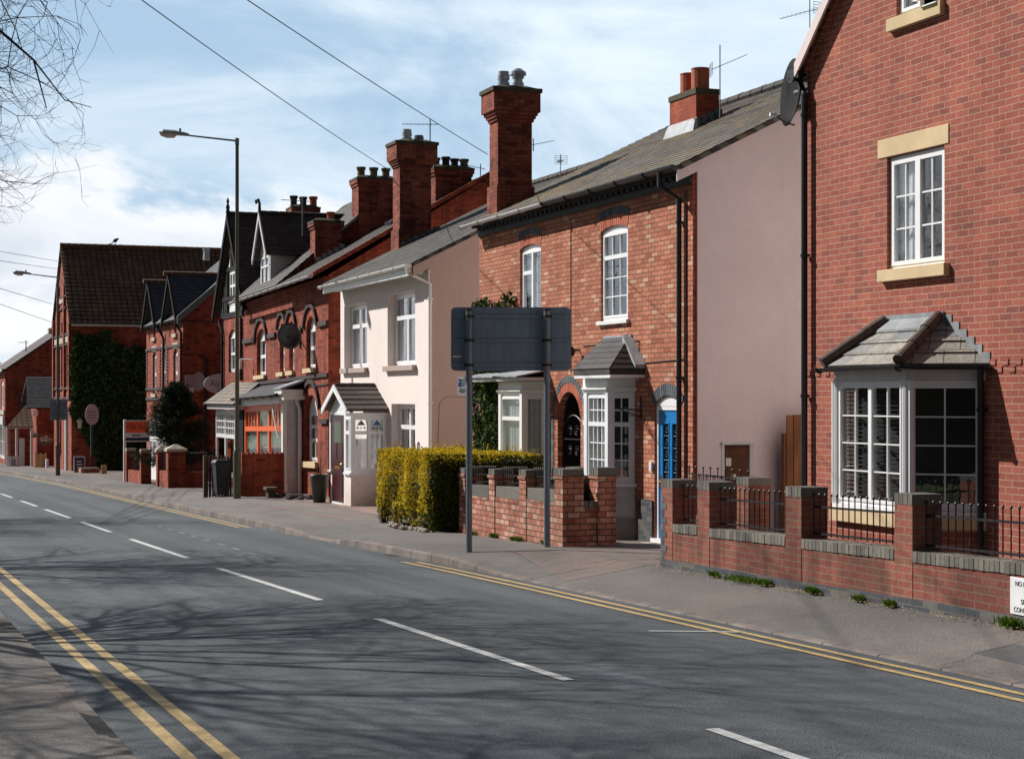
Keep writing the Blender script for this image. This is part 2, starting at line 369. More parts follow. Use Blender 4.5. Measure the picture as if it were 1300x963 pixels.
M['slate_moss'] = M_roof('grey_slates_with_moss', srgb(128,122,116), srgb(100,96,94), .28, .17, moss=srgb(150,124,58), mossamt=.75)
M['slate'] = M_roof('brown_grey_slates', srgb(96,92,88), srgb(76,72,72), .28, .18, moss=srgb(120,108,70), mossamt=.3)
M['slate_dark'] = M_roof('dark_charcoal_tiles', srgb(90,80,78), srgb(70,62,61), .22, .14, joint=.4)
M['slate_blue'] = M_roof('blue_black_slates', srgb(86,87,92), srgb(68,69,75), .25, .18, joint=.5)
M['tile_brown'] = M_roof('brown_interlocking_tiles', srgb(134,104,80), srgb(106,82,66), .3, .3, moss=srgb(112,98,60), mossamt=.4, joint=.15, ms=.03, offset=0)
M['ridge_brown'] = M_plain('brown_ridge_tile', srgb(112,78,58), .8, .3, 7)
M['shingle'] = M_roof('charcoal_shingles', srgb(74,72,72), srgb(60,58,60), .3, .16, joint=.5)
M['plain_tile'] = M_roof('brown_plain_porch_tiles', srgb(88,80,74), srgb(70,64,60), .9, .2, joint=.35)
M['hip'] = M_plain('brown_hip_tile', srgb(96,80,70), .8, .3, 9)
M['sill_taupe'] = M_plain('taupe_painted_sill', srgb(178,158,150), .8, .1, 5)
M['stone_tile'] = M_roof('stone_slates', srgb(158,152,142), srgb(116,121,124), .34, .26, joint=.25, var=.35)
def M_vcol(name, stops, rough=.6, trans=0, clump=2.2):
    m = N(name); r = m.n('ShaderNodeNewGeometry').outputs['Random Per Island']; p = m.pos()
    f = m.math('ADD', m.math('MULTIPLY', r, .6), m.math('MULTIPLY', m.noise(p, clump, 3), .5)); m.col(m.ramp(f, stops)); m.rough(.75)
    m.b.inputs['Specular IOR Level'].default_value = .12
    if trans:
        t = m.n('ShaderNodeBsdfTranslucent'); mx = m.n('ShaderNodeMixShader'); mx.inputs[0].default_value = trans
        m.l(m.ramp(f, stops), t.inputs[0]); m.l(m.b.outputs[0], mx.inputs[1]); m.l(t.outputs[0], mx.inputs[2]); m.l(mx.outputs[0], m.out.inputs[0])
    return m.m
M['leaf_gold'] = M_vcol('golden_privet_leaves', [(.14, srgb(46,62,18)), (.34, srgb(126,126,28)), (.50, srgb(214,184,40)), (.75, srgb(242,214,66))], trans=.12, clump=7)
M['leaf_privet_shade'] = M_vcol('shade_toned_privet_leaves', [(.2, srgb(28,40,14)), (.6, srgb(58,70,22)), (.95, srgb(120,118,34))], trans=.08, clump=6)  # darker privet tone with shade put into the leaf colour
M['leaf_ivy'] = M_vcol('ivy_leaves', [(.2, srgb(24,42,20)), (.6, srgb(48,72,30)), (.95, srgb(110,124,58))], trans=.1)
M['leaf_darkivy'] = M_vcol('dark_ivy_leaves', [(.2, srgb(26,42,22)), (.6, srgb(56,80,40)), (.95, srgb(104,128,66))], trans=.08)
M['leaf_green'] = M_vcol('fresh_green_leaves', [(.2, srgb(50,84,24)), (.8, srgb(110,140,44))], trans=.2)
M['leaf_pine'] = M_vcol('dark_pine_needles', [(.2, srgb(22,38,26)), (.7, srgb(40,60,38)), (.95, srgb(70,88,56))], trans=.05)
M['ocean_flower'] = M_vcol('pale_basket_flowers', [(.2, srgb(90,110,60)), (.7, srgb(200,180,180))])

def M_glass(name, tint=.62, base=.08, rough=.015):
    m = N(name); m.t.nodes.remove(m.b)
    t = m.n('ShaderNodeBsdfTransparent'); t.inputs[0].default_value = (tint, tint*1.02, tint*1.04, 1)
    g = m.n('ShaderNodeBsdfGlossy'); g.inputs['Roughness'].default_value = rough; g.inputs[0].default_value = (.95, .97, 1, 1)
    ge = m.n('ShaderNodeNewGeometry'); dt = m.n('ShaderNodeVectorMath', operation='DOT_PRODUCT'); m.l(ge.outputs['Incoming'], dt.inputs[0]); m.l(ge.outputs['True Normal'], dt.inputs[1])
    fr = m.math('ADD', .04, m.math('MULTIPLY', m.math('POWER', m.math('SUBTRACT', 1, m.math('ABSOLUTE', dt.outputs['Value'])), 5), .96))   # both faces of the pane reflect alike
    p = m.pos(); bp = m.n('ShaderNodeBump'); bp.inputs['Strength'].default_value = .06; bp.inputs['Distance'].default_value = .03
    m.l(m.noise(p, 3, 2), bp.inputs['Height']); m.l(bp.outputs[0], g.inputs['Normal'])
    a = m.math('ADD', m.math('MULTIPLY', fr, 1.7), base, clamp=True)
    x = m.n('ShaderNodeMixShader'); m.l(a, x.inputs[0]); m.l(t.outputs[0], x.inputs[1]); m.l(g.outputs[0], x.inputs[2]); m.l(x.outputs[0], m.out.inputs[0])
    return m.m
M['glass'] = M_glass('window_glass', tint=.86)
M['room'] = M_plain('room_shade_dark', srgb(46,44,42), .95, .2, 2)  # near-black, the unlit interior put into the colour

def M_asphalt(name, c, speck=.5, patch=.25, worn=None):
    m = N(name); p = m.pos(); n = m.noise(p, 55, 4, .8)
    col = m.mix(1, c, m.ramp(n, [(.3, 1-speck), (.7, 1+speck)]), 'MULTIPLY')
    v = m.n('ShaderNodeTexVoronoi'); v.inputs['Scale'].default_value = 90; m.l(p, v.inputs['Vector'])
    col = m.mix(m.ramp(v.outputs['Distance'], [(.05, .35), (.22, 0)]), col, mul(c, 3.2))
    n2 = m.noise(m.scalev(p, (1, .28, 1)), .8, 5, .6); col = m.mix(1, col, m.ramp(n2, [(.35, 1-patch), (.65, 1+patch)]), 'MULTIPLY')
    if worn:                            # wheel tracks along the lane polished paler
        n3 = m.noise(m.scalev(p, (2.2, .05, 1)), 1.0, 3, .5); col = m.mix(1, col, m.ramp(n3, [(.4, .86), (.62, 1.18)]), 'MULTIPLY')
        n5 = m.noise(p, 13, 3, .6); f = m.ramp(n5, [(.70, 0), (.76, .5)]); col = m.mix(f, col, mul(c, 2.4))
    else:
        n3 = m.noise(p, .45, 4, .6); col = m.mix(m.ramp(n3, [(.5, 0), (.62, .4)]), col, mul((c[0]*1.22, c[1]*1.02, c[2]*.92, 1), 1.25))
    wv = m.n('ShaderNodeVectorMath', operation='ADD'); nn_ = m.n('ShaderNodeTexNoise'); nn_.inputs['Scale'].default_value = .9; nn_.inputs['Detail'].default_value = 5; m.l(p, nn_.inputs['Vector']); m.l(p, wv.inputs[0]); m.l(nn_.outputs['Color'], wv.inputs[1])
    v2 = m.n('ShaderNodeTexVoronoi', feature='DISTANCE_TO_EDGE'); v2.inputs['Scale'].default_value = .32; m.l(wv.outputs[0], v2.inputs['Vector'])
    ck = m.math('MULTIPLY', m.ramp(v2.outputs['Distance'], [(.001, .75), (.007, 0)]), m.ramp(m.noise(p, .35, 3), [(.5, 0), (.58, 1)])); col = m.mix(ck, col, mul(c, .3))
    v3 = m.n('ShaderNodeTexVoronoi', distance='CHEBYCHEV'); v3.inputs['Scale'].default_value = .16; m.l(m.scalev(p, (2.2, .8, 1)), v3.inputs['Vector']); sc_ = m.n('ShaderNodeSeparateColor'); m.l(v3.outputs['Color'], sc_.inputs[0])
    col = m.mix(1, col, m.ramp(sc_.outputs[0], [(.0, .84 if not worn else .92), (1, 1.14 if not worn else 1.06)]), 'MULTIPLY')
    sp_ = m.noise(p, 2.3, 5, .7); col = m.mix(m.ramp(sp_, [(.66, 0), (.74, .45)]), col, mul(c, .45))
    m.col(col); m.rough(.82); m.b.inputs['Specular IOR Level'].default_value = .35
    m.bump(m.math('ADD', n, v.outputs['Distance']), .7, .008); return m.m
M['road'] = M_asphalt('dark_road_asphalt', srgb(80,85,89), .6, .14, worn=True)
M['pave'] = M_asphalt('grey_pavement_tarmac', srgb(104,101,98), .55, .22)
M['pave_new'] = M_asphalt('darker_tarmac_patch', srgb(82,84,86), .3, .12)
M['yard'] = M_asphalt('worn_forecourt_tarmac', srgb(112,102,97), .3, .25)
M['kerb'] = M_brick('concrete_kerbstones', srgb(142,132,125), srgb(124,116,110), srgb(52,50,48), w=.914, h=40, ms=.01, var=.25, dirt=.3, bump=.3)
M['setts'] = M_brick('reddish_block_paving', srgb(146,120,112), srgb(124,98,92), srgb(80,70,64), var=.2)
def M_paint(name, c, wear=.5):
    m = N(name); p = m.pos(); n = m.noise(p, 26, 5, .8); f = m.ramp(n, [(.33, wear), (.52, 0)])
    n2 = m.noise(p, 1.5, 3); col = m.mix(1, c, m.ramp(n2, [(.3, .82), (.7, 1.05)]), 'MULTIPLY'); m.col(m.mix(f, col, srgb(84,86,88))); m.rough(.75); m.bump(n, .4, .004); return m.m
M['line_white'] = M_paint('white_road_paint', srgb(206,206,204), .55)
M['line_yellow'] = M_paint('yellow_road_paint', srgb(196,166,108), .7)
M['line_worn'] = M_paint('worn_road_paint', srgb(122,124,124), .8)
M['grass'] = M_plain('rough_grass', srgb(74,92,44), .95, .4, 3, bump=.6, bscale=30)
M['ground'] = M_plain('bare_earth_ground', srgb(96,92,74), .95, .35, 1.2, bump=.5)
def M_setts(name, c1, c2, mo, w=.2, h=.1):
    m = N(name); p = m.pos(); b = brick_node(m, p, w, h, .006, c1, c2, mo)
    col = m.mix(1, b.outputs['Color'], m.ramp(m.noise(p, 1.1, 4), [(.3, .75), (.7, 1.1)]), 'MULTIPLY'); m.col(col); m.rough(.9)
    m.bump(m.math('SUBTRACT', 1, b.outputs['Fac']), .4, .005); return m.m
M['setts'] = M_setts('reddish_block_paving_flat', srgb(150,124,114), srgb(128,102,94), srgb(92,80,74))

# ------------------------------------------------------------------ walls with real openings
def arc_v(op, u):
    uc = (op['u0']+op['u1'])/2; w = (op['u1']-op['u0'])/2; r = op['arch']; Rr = (w*w+r*r)/(2*r)
    return op['v1'] - Rr + math.sqrt(max(Rr*Rr-(u-uc)**2, 0))
def facade(mb, F, u0, u1, v0, v1, ops, depth=.12, m=0, mr=None):
    mr = m if mr is None else mr
    us = sorted({u0, u1, *[o['u0'] for o in ops], *[o['u1'] for o in ops]}); vs = sorted({v0, v1, *[o['v0'] for o in ops], *[o['v1'] for o in ops]})
    us = [u for u in us if u0-1e-6 <= u <= u1+1e-6]; vs = [v for v in vs if v0-1e-6 <= v <= v1+1e-6]
    for a, b in zip(us, us[1:]):
        for c, d in zip(vs, vs[1:]):
            um, vm = (a+b)/2, (c+d)/2
            if any(o['u0'] < um < o['u1'] and o['v0'] < vm < o['v1'] for o in ops): continue
            mb.poly([F.p(a,c), F.p(b,c), F.p(b,d), F.p(a,d)], m=m)
    for o in ops:
        a, b, c, d = o['u0'], o['u1'], o['v0'], o['v1']; dp = o.get('depth', depth)
        mb.poly([F.p(a,c), F.p(a,c,-dp), F.p(b,c,-dp), F.p(b,c)], m=mr)
        if o.get('arch'):
            ds = d - o['arch']
            mb.poly([F.p(a,c), F.p(a,ds), F.p(a,ds,-dp), F.p(a,c,-dp)], m=mr); mb.poly([F.p(b,c), F.p(b,c,-dp), F.p(b,ds,-dp), F.p(b,ds)], m=mr)
            n = 12
            for i in range(n):
                p, q = a+(b-a)*i/n, a+(b-a)*(i+1)/n; vp, vq = arc_v(o, p), arc_v(o, q)
                mb.poly([F.p(p,vp), F.p(q,vq), F.p(q,d), F.p(p,d)], m=m); mb.poly([F.p(p,vp), F.p(p,vp,-dp), F.p(q,vq,-dp), F.p(q,vq)], m=mr)
        else:
            mb.poly([F.p(a,c), F.p(a,d), F.p(a,d,-dp), F.p(a,c,-dp)], m=mr); mb.poly([F.p(b,c), F.p(b,c,-dp), F.p(b,d,-dp), F.p(b,d)], m=mr)
            mb.poly([F.p(a,d), F.p(b,d), F.p(b,d,-dp), F.p(a,d,-dp)], m=mr)
def op(ya, yb, v0, v1, arch=0, depth=None):      # opening on a front wall given by its two Y ends
    o = dict(u0=-max(ya, yb), u1=-min(ya, yb), v0=v0, v1=v1, arch=arch)
    if depth: o['depth'] = depth
    return o
def voussoirs(mb, F, o, t, off=0, proud=.006, n=None, depth=.02, bw=.078, start=0, end=1, m=0):
    uc = (o['u0']+o['u1'])/2; w = (o['u1']-o['u0'])/2; r = o['arch']; Rr = (w*w+r*r)/(2*r); vc = o['v1']-Rr
    a0 = math.asin(min(1, w/Rr)); 
    if r > w: a0 = PI - a0
    ri = Rr+off; ro = ri+t; L = 2*a0*(ri+ro)/2; n = n or max(3, round(L/bw)); g = .009/ro
    for i in range(n):
        f0, f1 = i/n, (i+1)/n
        if f1 <= start or f0 >= end: continue
        p, q = -a0+2*a0*f0+g, -a0+2*a0*f1-g
        P = [(uc+ri*math.sin(p), vc+ri*math.cos(p)), (uc+ri*math.sin(q), vc+ri*math.cos(q)), (uc+ro*math.sin(q), vc+ro*math.cos(q)), (uc+ro*math.sin(p), vc+ro*math.cos(p))]
        mb.prism([F.p(u, v, proud) for u, v in P], -F.n*(depth+proud), m)

GL = {}
def window(parent, F, o, spec, w=-.09, fw=.055, mat='upvc', curtain='net', name='window', label=None, sash=.04, bar=.02, glass='glass', cfrac=(0,1), blue=None):
    """a window of its own: frame + sashes + glazing bars in one mesh, with pane and curtain as sub-parts"""
    u0, u1, v0, v1 = o['u0']+.004, o['u1']-.004, o['v0']+.004, o['v1']-.004; ar = o.get('arch', 0)
    mb = MB(); B = lambda a,b,c,d,w0,w1: mb.fbox(F, a,b,c,d, w0, w1)
    vt = v1-ar
    B(u0, u0+fw, v0, vt, w-.06, w); B(u1-fw, u1, v0, vt, w-.06, w); B(u0+fw, u1-fw, v0, v0+fw, w-.06, w-.001); B(u0+fw, u1-fw, vt-fw, vt, w-.06, w-.001)
    if ar:
        pts = [(u0, vt)] + [(u0+(u1-u0)*i/12, arc_v(o, o['u0']+(o['u1']-o['u0'])*i/12)-.004) for i in range(13)] + [(u1, vt)]
        mb.prism([F.p(a, max(b, vt+.0), w+.001) for a, b in pts], -F.n*.06)
    iu0, iu1, iv0, iv1 = u0+fw, u1-fw, v0+fw, vt-fw
    panes = MB()
    for (a, b, c, d, cols, rows) in spec:
        A, Bx = iu0+(iu1-iu0)*a, iu0+(iu1-iu0)*b; Cx, D = iv0+(iv1-iv0)*c, iv0+(iv1-iv0)*d
        s = sash
        B(A, A+s, Cx, D, w-.05, w+.014); B(Bx-s, Bx, Cx, D, w-.05, w+.014); B(A+s, Bx-s, Cx, Cx+s, w-.05, w+.013); B(A+s, Bx-s, D-s, D, w-.05, w+.013)
        for i in range(1, cols): x = A+s+(Bx-A-2*s)*i/cols; B(x-bar/2, x+bar/2, Cx+s, D-s, w-.04, w-.002)
        for i in range(1, rows): y = Cx+s+(D-Cx-2*s)*i/rows; B(A+s, Bx-s, y-bar/2, y+bar/2, w-.041, w-.003)
        panes.poly([F.p(A+s*.5, Cx+s*.5, w-.022), F.p(Bx-s*.5, Cx+s*.5, w-.022), F.p(Bx-s*.5, D-s*.5, w-.022), F.p(A+s*.5, D-s*.5, w-.022)])
    wn = mb.build(name, M[mat], parent, label=label)
    panes.build('pane', M[glass], wn)
    if curtain:
        cb = MB(); c0, c1 = iu0, iu1; wc = w-.085
        def folds(a, b, lo, hi, amp=.025, per=.09):
            n = max(4, int((b-a)/per*4)); pr = None
            for i in range(n+1):
                u = a+(b-a)*i/n; ww = wc-amp*(.5+.5*math.sin(i*PI/2+ .7*math.sin(i*.37)))
                if pr: cb.poly([F.p(pr[0], lo, pr[1]), F.p(u, lo, ww), F.p(u, hi, ww), F.p(pr[0], hi, pr[1])])
                pr = (u, ww)
        W = c1-c0; m = 'cloth'
        if curtain == 'net': folds(c0, c1, iv0, iv1)
        elif curtain == 'half': folds(c0, c1, iv0, iv0+(iv1-iv0)*.6)
        elif curtain == 'sides': folds(c0, c0+W*.2, iv0, iv1); folds(c1-W*.2, c1, iv0, iv1)
        elif curtain == 'left': folds(c0, c0+W*.35, iv0, iv1)
        elif curtain == 'blue': folds(c0, c1, iv0, iv1); m = 'cloth_blue'
        elif curtain == 'blind':
            k = int((iv1-iv0)/.05); m = 'blind'
            for i in range(k): v = iv0+.05*i+.02; cb.poly([F.p(c0, v, wc), F.p(c1, v, wc), F.p(c1, v+.012, wc-.035), F.p(c0, v+.012, wc-.035)])
        cb.build('blind' if curtain == 'blind' else 'curtain', M[m], wn)
    return wn
def sill(parent, F, o, ext=.06, h=.06, out=.07, mat='stone_grey', drop=0, name='window_sill', gap=0):
    mb = MB(); mb.fbox(F, o['u0']-ext, o['u1']+ext, o['v0']-h-drop, o['v0']-drop+.002-gap, -.06, out); return mb.build(name, M[mat], parent, bevel=.006)

# ------------------------------------------------------------------ roofs laid in courses
def clip(poly, f, keep_ge, k):
    out = []; n = len(poly)
    for i in range(n):
        a, b = poly[i], poly[(i+1) % n]; fa, fb = f(a)-k, f(b)-k
        if not keep_ge: fa, fb = -fa, -fb
        if fa >= 0: out.append(a)
        if (fa > 0 and fb < 0) or (fa < 0 and fb > 0): t = fa/(fa-fb); out.append(a+(b-a)*t)
    return out
def roof_plane(mb, pts, eave_dir, course=.2, step=.014, thick=.07, m=0, jitter=0):
    pts = [Vector(p) for p in pts]; U = Vector(eave_dir).normalized()
    nrm = Vector((0,0,0))
    for i in range(len(pts)): nrm += (pts[i]).cross(pts[(i+1) % len(pts)])
    nrm.normalize()
    if nrm.z < 0: nrm = -nrm
    V = nrm.cross(U).normalized()
    if V.z < 0: V = -V
    o = pts[0]; fv = lambda p: (p-o).dot(V); fu = lambda p: (p-o).dot(U)
    v0 = min(fv(p) for p in pts); v1 = max(fv(p) for p in pts); k = max(1, round((v1-v0)/course)); c = (v1-v0)/k
    for i in range(k):
        a, b = v0+c*i, v0+c*(i+1)
        pl = clip(clip(pts, fv, True, a), fv, False, b)
        if len(pl) < 3: continue
        q = []; uv = []
        for p in pl:
            t = (fv(p)-a)/c; q.append(p + nrm*(step*(1-t))); uv.append((fu(p), fv(p)-v0+.001))
        mb.poly(q, uv=uv, m=m)
        low = [(p, w) for p, w in zip(pl, uv) if abs(fv(p)-a) < 1e-5]
        if len(low) >= 2 and i > 0:
            low.sort(key=lambda t: t[1][0]); A, B_ = low[0], low[-1]
            mb.poly([A[0], B_[0], B_[0]+nrm*step, A[0]+nrm*step], uv=[A[1], B_[1], B_[1], A[1]], m=m)
    n = len(pts)
    for i in range(k):
        a, b = v0+c*i, v0+c*(i+1); pl = clip(clip(pts, fv, True, a), fv, False, b)
        if len(pl) < 3: continue
        for j in range(len(pl)):
            p, q = pl[j], pl[(j+1) % len(pl)]
            if abs(fv(p)-fv(q)) < 1e-5: continue
            P_, Q_ = p+nrm*(step*(1-(fv(p)-a)/c)), q+nrm*(step*(1-(fv(q)-a)/c)); uu = (.02, .02)
            mb.poly([p-nrm*.004, q-nrm*.004, Q_, P_], uv=[(.05, fv(p)-v0), (.05, fv(q)-v0), (.06, fv(q)-v0), (.06, fv(p)-v0)], m=m)
    mb.poly([p-nrm*thick for p in reversed(pts)], uv=[(fu(p), fv(p)-v0) for p in reversed(pts)], m=m)
    for i in range(n):
        j = (i+1) % n; a, b = pts[i], pts[j]; s1 = nrm*step if abs(fv(a)-v0) < 1e-4 else nrm*0; s2 = nrm*step if abs(fv(b)-v0) < 1e-4 else nrm*0
        mb.poly([a+s1, b+s2, b-nrm*thick, a-nrm*thick], uv=[(fu(a), fv(a)-v0), (fu(b), fv(b)-v0), (fu(b), fv(b)-v0-.07), (fu(a), fv(a)-v0-.07)], m=m)
def ridge_tiles(mb, a, b, r=.11, L=.3, m=0):
    a = Vector(a); b = Vector(b); d = (b-a); n = max(1, int(d.length/L)); 
    for i in range(n):
        p, q = a+d*(i/n), a+d*((i+1)/n-.02/d.length); mb.bar(p, q, r*(1+.04*(i % 2)), r*.96, n=8, m=m)

def half_round_gutter(parent, pts, mat, r=.055, name='gutter', brackets=True, label=None):
    mb = MB(); pts = [Vector(p) for p in pts]
    for a, b in zip(pts, pts[1:]):
        d = (b-a).normalized(); s = Vector((0,0,1)).cross(d).normalized(); n = 8; prev = None
        for i in range(n+1):
            t = PI + PI*i/n; off = s*math.cos(t)*r + Vector((0,0,1))*math.sin(t)*r; off2 = off*.86
            if prev:
                mb.poly([a+prev[0], b+prev[0], b+off, a+off]); mb.poly([a+prev[1], a+off2, b+off2, b+prev[1]])
            prev = (off, off2)
        for e in (a, b): mb.poly([e+s*math.cos(PI+PI*i/8)*r+Vector((0,0,1))*math.sin(PI+PI*i/8)*r for i in range(9)])
        if brackets:
            k = max(1, int((b-a).length/.9))
            for i in range(k+1):
                c = a+(b-a)*(i/k if k else 0); mb.tube([c+s*math.cos(PI+PI*j/8)*(r+.012)+Vector((0,0,1))*math.sin(PI+PI*j/8)*(r+.012) for j in range(9)], .012, n=4)
    return mb.build(name, M[mat], parent, label=label)
def downpipe(parent, pts, mat, r=.035, clips=True, name='downpipe', wallx=None):
    mb = MB(); mb.tube(pts, r, n=10); a, b = Vector(pts[-2]), Vector(pts[-1])
    if clips:
        k = max(1, int((b-a).length/1.8))
        for i in range(k+1):
            c = a+(b-a)*((i+.15)/(k+.3)); mb.bar(c-Vector((0,0,.02)), c+Vector((0,0,.02)), r+.012, n=10)
            mb.box(c.x-.005, c.x+.05, c.y-.06, c.y+.06, c.z-.015, c.z+.015)
    return mb.build(name, M[mat], parent, smooth=False)

def chimney(parent, x0, x1, y0, y1, z0, z1, style, pots, mat='brick_chimney', name='chimney', cap='cement_dark', label=None):
    """shaft plus oversailing courses; pots are sub-parts"""
    mb = MB(); 
    if style == 'tall':
        h = z1-z0; zb = z0+h*.32
        mb.box(x0-.04, x1+.04, y0-.04, y1+.04, z0, zb); mb.box(x0, x1, y0, y1, zb, z1-.42)
        for i, (e, a, b) in enumerate(((.03, .66, .60), (.06, .60, .54), (.09, .54, .48), (.13, .48, .10))): mb.box(x0-e, x1+e, y0-e, y1+e, z1-a, z1-b)
        ce = .16
    elif style == 'plain':
        mb.box(x0, x1, y0, y1, z0, z1-.12); ce = .02
    else:
        mb.box(x0, x1, y0, y1, z0, z1-.26); mb.box(x0-.03, x1+.03, y0-.03, y1+.03, z1-.26, z1-.18); mb.box(x0-.06, x1+.06, y0-.06, y1+.06, z1-.18, z1-.08); ce = .07
    c = mb.build(name, M[mat], parent, label=label)
    k = MB(); zc = z1-.1 if style != 'plain' else z1-.12
    if style == 'corbel': zc = z1-.08
    k.box(x0-ce, x1+ce, y0-ce, y1+ce, zc, z1-.02)
    if style != 'plain': k.hexa([(x0-ce+.04,y0-ce+.04,z1-.02),(x1+ce-.04,y0-ce+.04,z1-.02),(x1+ce-.04,y1+ce-.04,z1-.02),(x0-ce+.04,y1+ce-.04,z1-.02),(x0+.1,y0+.1,z1+.06),(x1-.1,y0+.1,z1+.06),(x1-.1,y1-.1,z1+.06),(x0+.1,y1-.1,z1+.06)])
    k.build('chimney_cap', M[cap], c)
    for kind, px, py, h, r, pm in pots:
        p = MB()
        if kind == 'pot': p.lathe((px,py,z1), [(r*.9,0),(r*.9,h*.1),(r*.8,h*.16),(r*.78,h*.72),(r*.98,h*.8),(r*1.02,h),(r*.8,h),(r*.75,h*.5)], 14)
        elif kind == 'cyl': p.lathe((px,py,z1), [(r,0),(r,h*.94),(r*1.04,h*.95),(r*1.04,h),(r*.85,h),(r*.8,h*.5)], 16)
        elif kind == 'cowl': p.lathe((px,py,z1), [(r,0),(r,h*.35),(r*.82,h*.36),(r*.82,h*.48),(r,h*.5),(r,h*.8),(r*.9,h*.82),(r*.9,h),(0,h)], 16)
        elif kind == 'hat': p.lathe((px,py,z1), [(r*.95,0),(r*.95,h*.34),(r*.75,h*.35),(r*.75,h*.55),(r*1.0,h*.56),(r*.95,h*.66),(r*1.35,h*.7),(r*1.3,h*.84),(r*.6,h),(0,h)], 16)
        p.build('chimney_pot', M[pm], c, smooth=False)
    return c

def text_mesh(s, size, F, u, v, w, mat, parent, name='lettering', align='LEFT', ext=.0015, sx=1):
    cu = bpy.data.curves.new('t', 'FONT'); cu.body = s; cu.size = size; cu.align_x = align; cu.extrude = ext
    ob = bpy.data.objects.new('t', cu); COL.objects.link(ob); dg = bpy.context.evaluated_depsgraph_get(); dg.update()
    me = bpy.data.meshes.new_from_object(ob.evaluated_get(dg)); mb = MB()
    for p in me.polygons: mb.poly([F.p(u+me.vertices[i].co.x*sx, v+me.vertices[i].co.y, w+me.vertices[i].co.z) for i in p.vertices])
    bpy.data.objects.remove(ob); bpy.data.curves.remove(cu); bpy.data.meshes.remove(me)
    return mb.build(name, M[mat], parent)

def leaves(name, mat, parent, sampler, n, size, aspect=.55, rnd=None, nrm_bias=.6):
    """many small leaf-shaped quads; sampler gives a point and an outward direction"""
    rnd = rnd or R; vs = []; fs = []
    for i in range(n):
        p, nn = sampler(); p = Vector(p); a = Vector((rnd.gauss(0,1), rnd.gauss(0,1), rnd.gauss(0,1))) + Vector(nn)*nrm_bias*2
        if a.length < .01: continue
        a.normalize(); t = a.orthogonal(); t.rotate(Matrix.Rotation(rnd.uniform(0, 2*PI), 3, a)); t.normalize(); b = a.cross(t)
        s = size*rnd.uniform(.6, 1.35); k = len(vs)
        vs += [p-t*s*.5, p+b*s*aspect*.5+a*s*.08, p+t*s*.5, p-b*s*aspect*.5+a*s*.08]; fs.append((k,k+1,k+2,k+3))
    m = MB(); m.v = [tuple(v) for v in vs]; m.f = fs; m.uv = [None]*len(fs); m.mi = [0]*len(fs)
    return m.build(name, M[mat] if isinstance(mat, str) else mat, parent)

def poly_wall(mb, F, pts, m=0): mb.poly([F.p(u, v) for u, v in pts], m=m)

RM = []
def room(parent, X, Yn, Yf, z0, z1):     # dark sheet behind the windows, room shade put into its colour
    x = MB(); x.box(X, X+.05, Yn+.04, Yf-.04, z0+.16, z1-.05); return x.build('room_dark_sheet', M['room'], parent)
def closed_body(mb, D, Yn, Yf, Xb, zb, ze, ridge=None, m_side=1, front_ops=None, depth=.12, m=0, zfoot=None, side_near=True, side_far=True, gable_top=None):
    """front wall with openings, both sides with gables, back wall. ridge = (X, z) for a roof parallel to the street"""
    facade(mb, front(D), -Yf, -Yn, zb, ze, front_ops or [], depth, m=m)
    g = [(D, zb), (Xb, zb), (Xb, ze)] + ([ridge] if ridge else []) + [(D, ze)]
    if side_near: mb.poly([(x, Yn, z) for x, z in g], m=m_side)
    if side_far: mb.poly([(x, Yf, z) for x, z in g], m=m_side+1)
    mb.poly([(Xb, Yn, zb), (Xb, Yf, zb), (Xb, Yf, ze), (Xb, Yn, ze)], m=m)
    # floors, and extents of the dark sheets behind the glass
    RM.append((D+1.0, Yn+.03, Yf-.03, zb, ze))
    mb.poly([(D+.3, Yn+.01, zb+.15), (Xb-.01, Yn+.01, zb+.15), (Xb-.01, Yf-.01, zb+.15), (D+.3, Yf-.01, zb+.15)], m=m)
# ================================================================== THE MODERN RED HOUSE (nearest, right)
H1Y0, H1Y1 = 14.62, 19.80
D1 = 11.7
h = thing('brick_house', 'modern red brick gabled house, nearest on the right, with buff stone lintels', 'house', (D1, 17.2, .05))
u_top = (op(yf(1138, D1), yf(1192, D1), 6.62, 7.75))
u_mid = op(yf(1126, D1), yf(1199, D1), 3.62, zf(1160, 191, D1))
u_mid['v1'] = 4.98
mb = MB(); F1 = front(D1)
apexY, apexZ, eaveZ = 17.21, 8.95, 6.42
facade(mb, F1, -H1Y1, -H1Y0, -.25, 6.42, [u_mid], .1)
# gable top, cut round the attic window
def gz1(Y): return eaveZ + (apexZ-eaveZ)*(1-abs(Y-apexY)/(H1Y1-apexY))
def gpoly(a, b, lo):                    # strip of the gable between two Y from lo up to the rake
    ys = sorted([a, b] + ([apexY] if min(a,b) < apexY < max(a,b) else [])); P = [(D1, ys[0], lo), (D1, ys[-1], lo)] + [(D1, y, max(gz1(y), lo)) for y in reversed(ys)]; mb.poly(P)
ya, yb = -u_top['u0'], -u_top['u1']
gpoly(H1Y0, yb, eaveZ); gpoly(ya, H1Y1, eaveZ)
mb.poly([(D1, ya, eaveZ), (D1, yb, eaveZ), (D1, yb, u_top['v0']), (D1, ya, u_top['v0'])]); gpoly(yb, ya, u_top['v1'])
a, b, c, d = u_top['u0'], u_top['u1'], u_top['v0'], u_top['v1']
for P in ([(a,c),(a,d)], [(b,c),(b,d)], [(a,c),(b,c)], [(a,d),(b,d)]):
    mb.poly([F1.p(*P[0]), F1.p(*P[1]), F1.p(*P[1], -.1), F1.p(*P[0], -.1)])
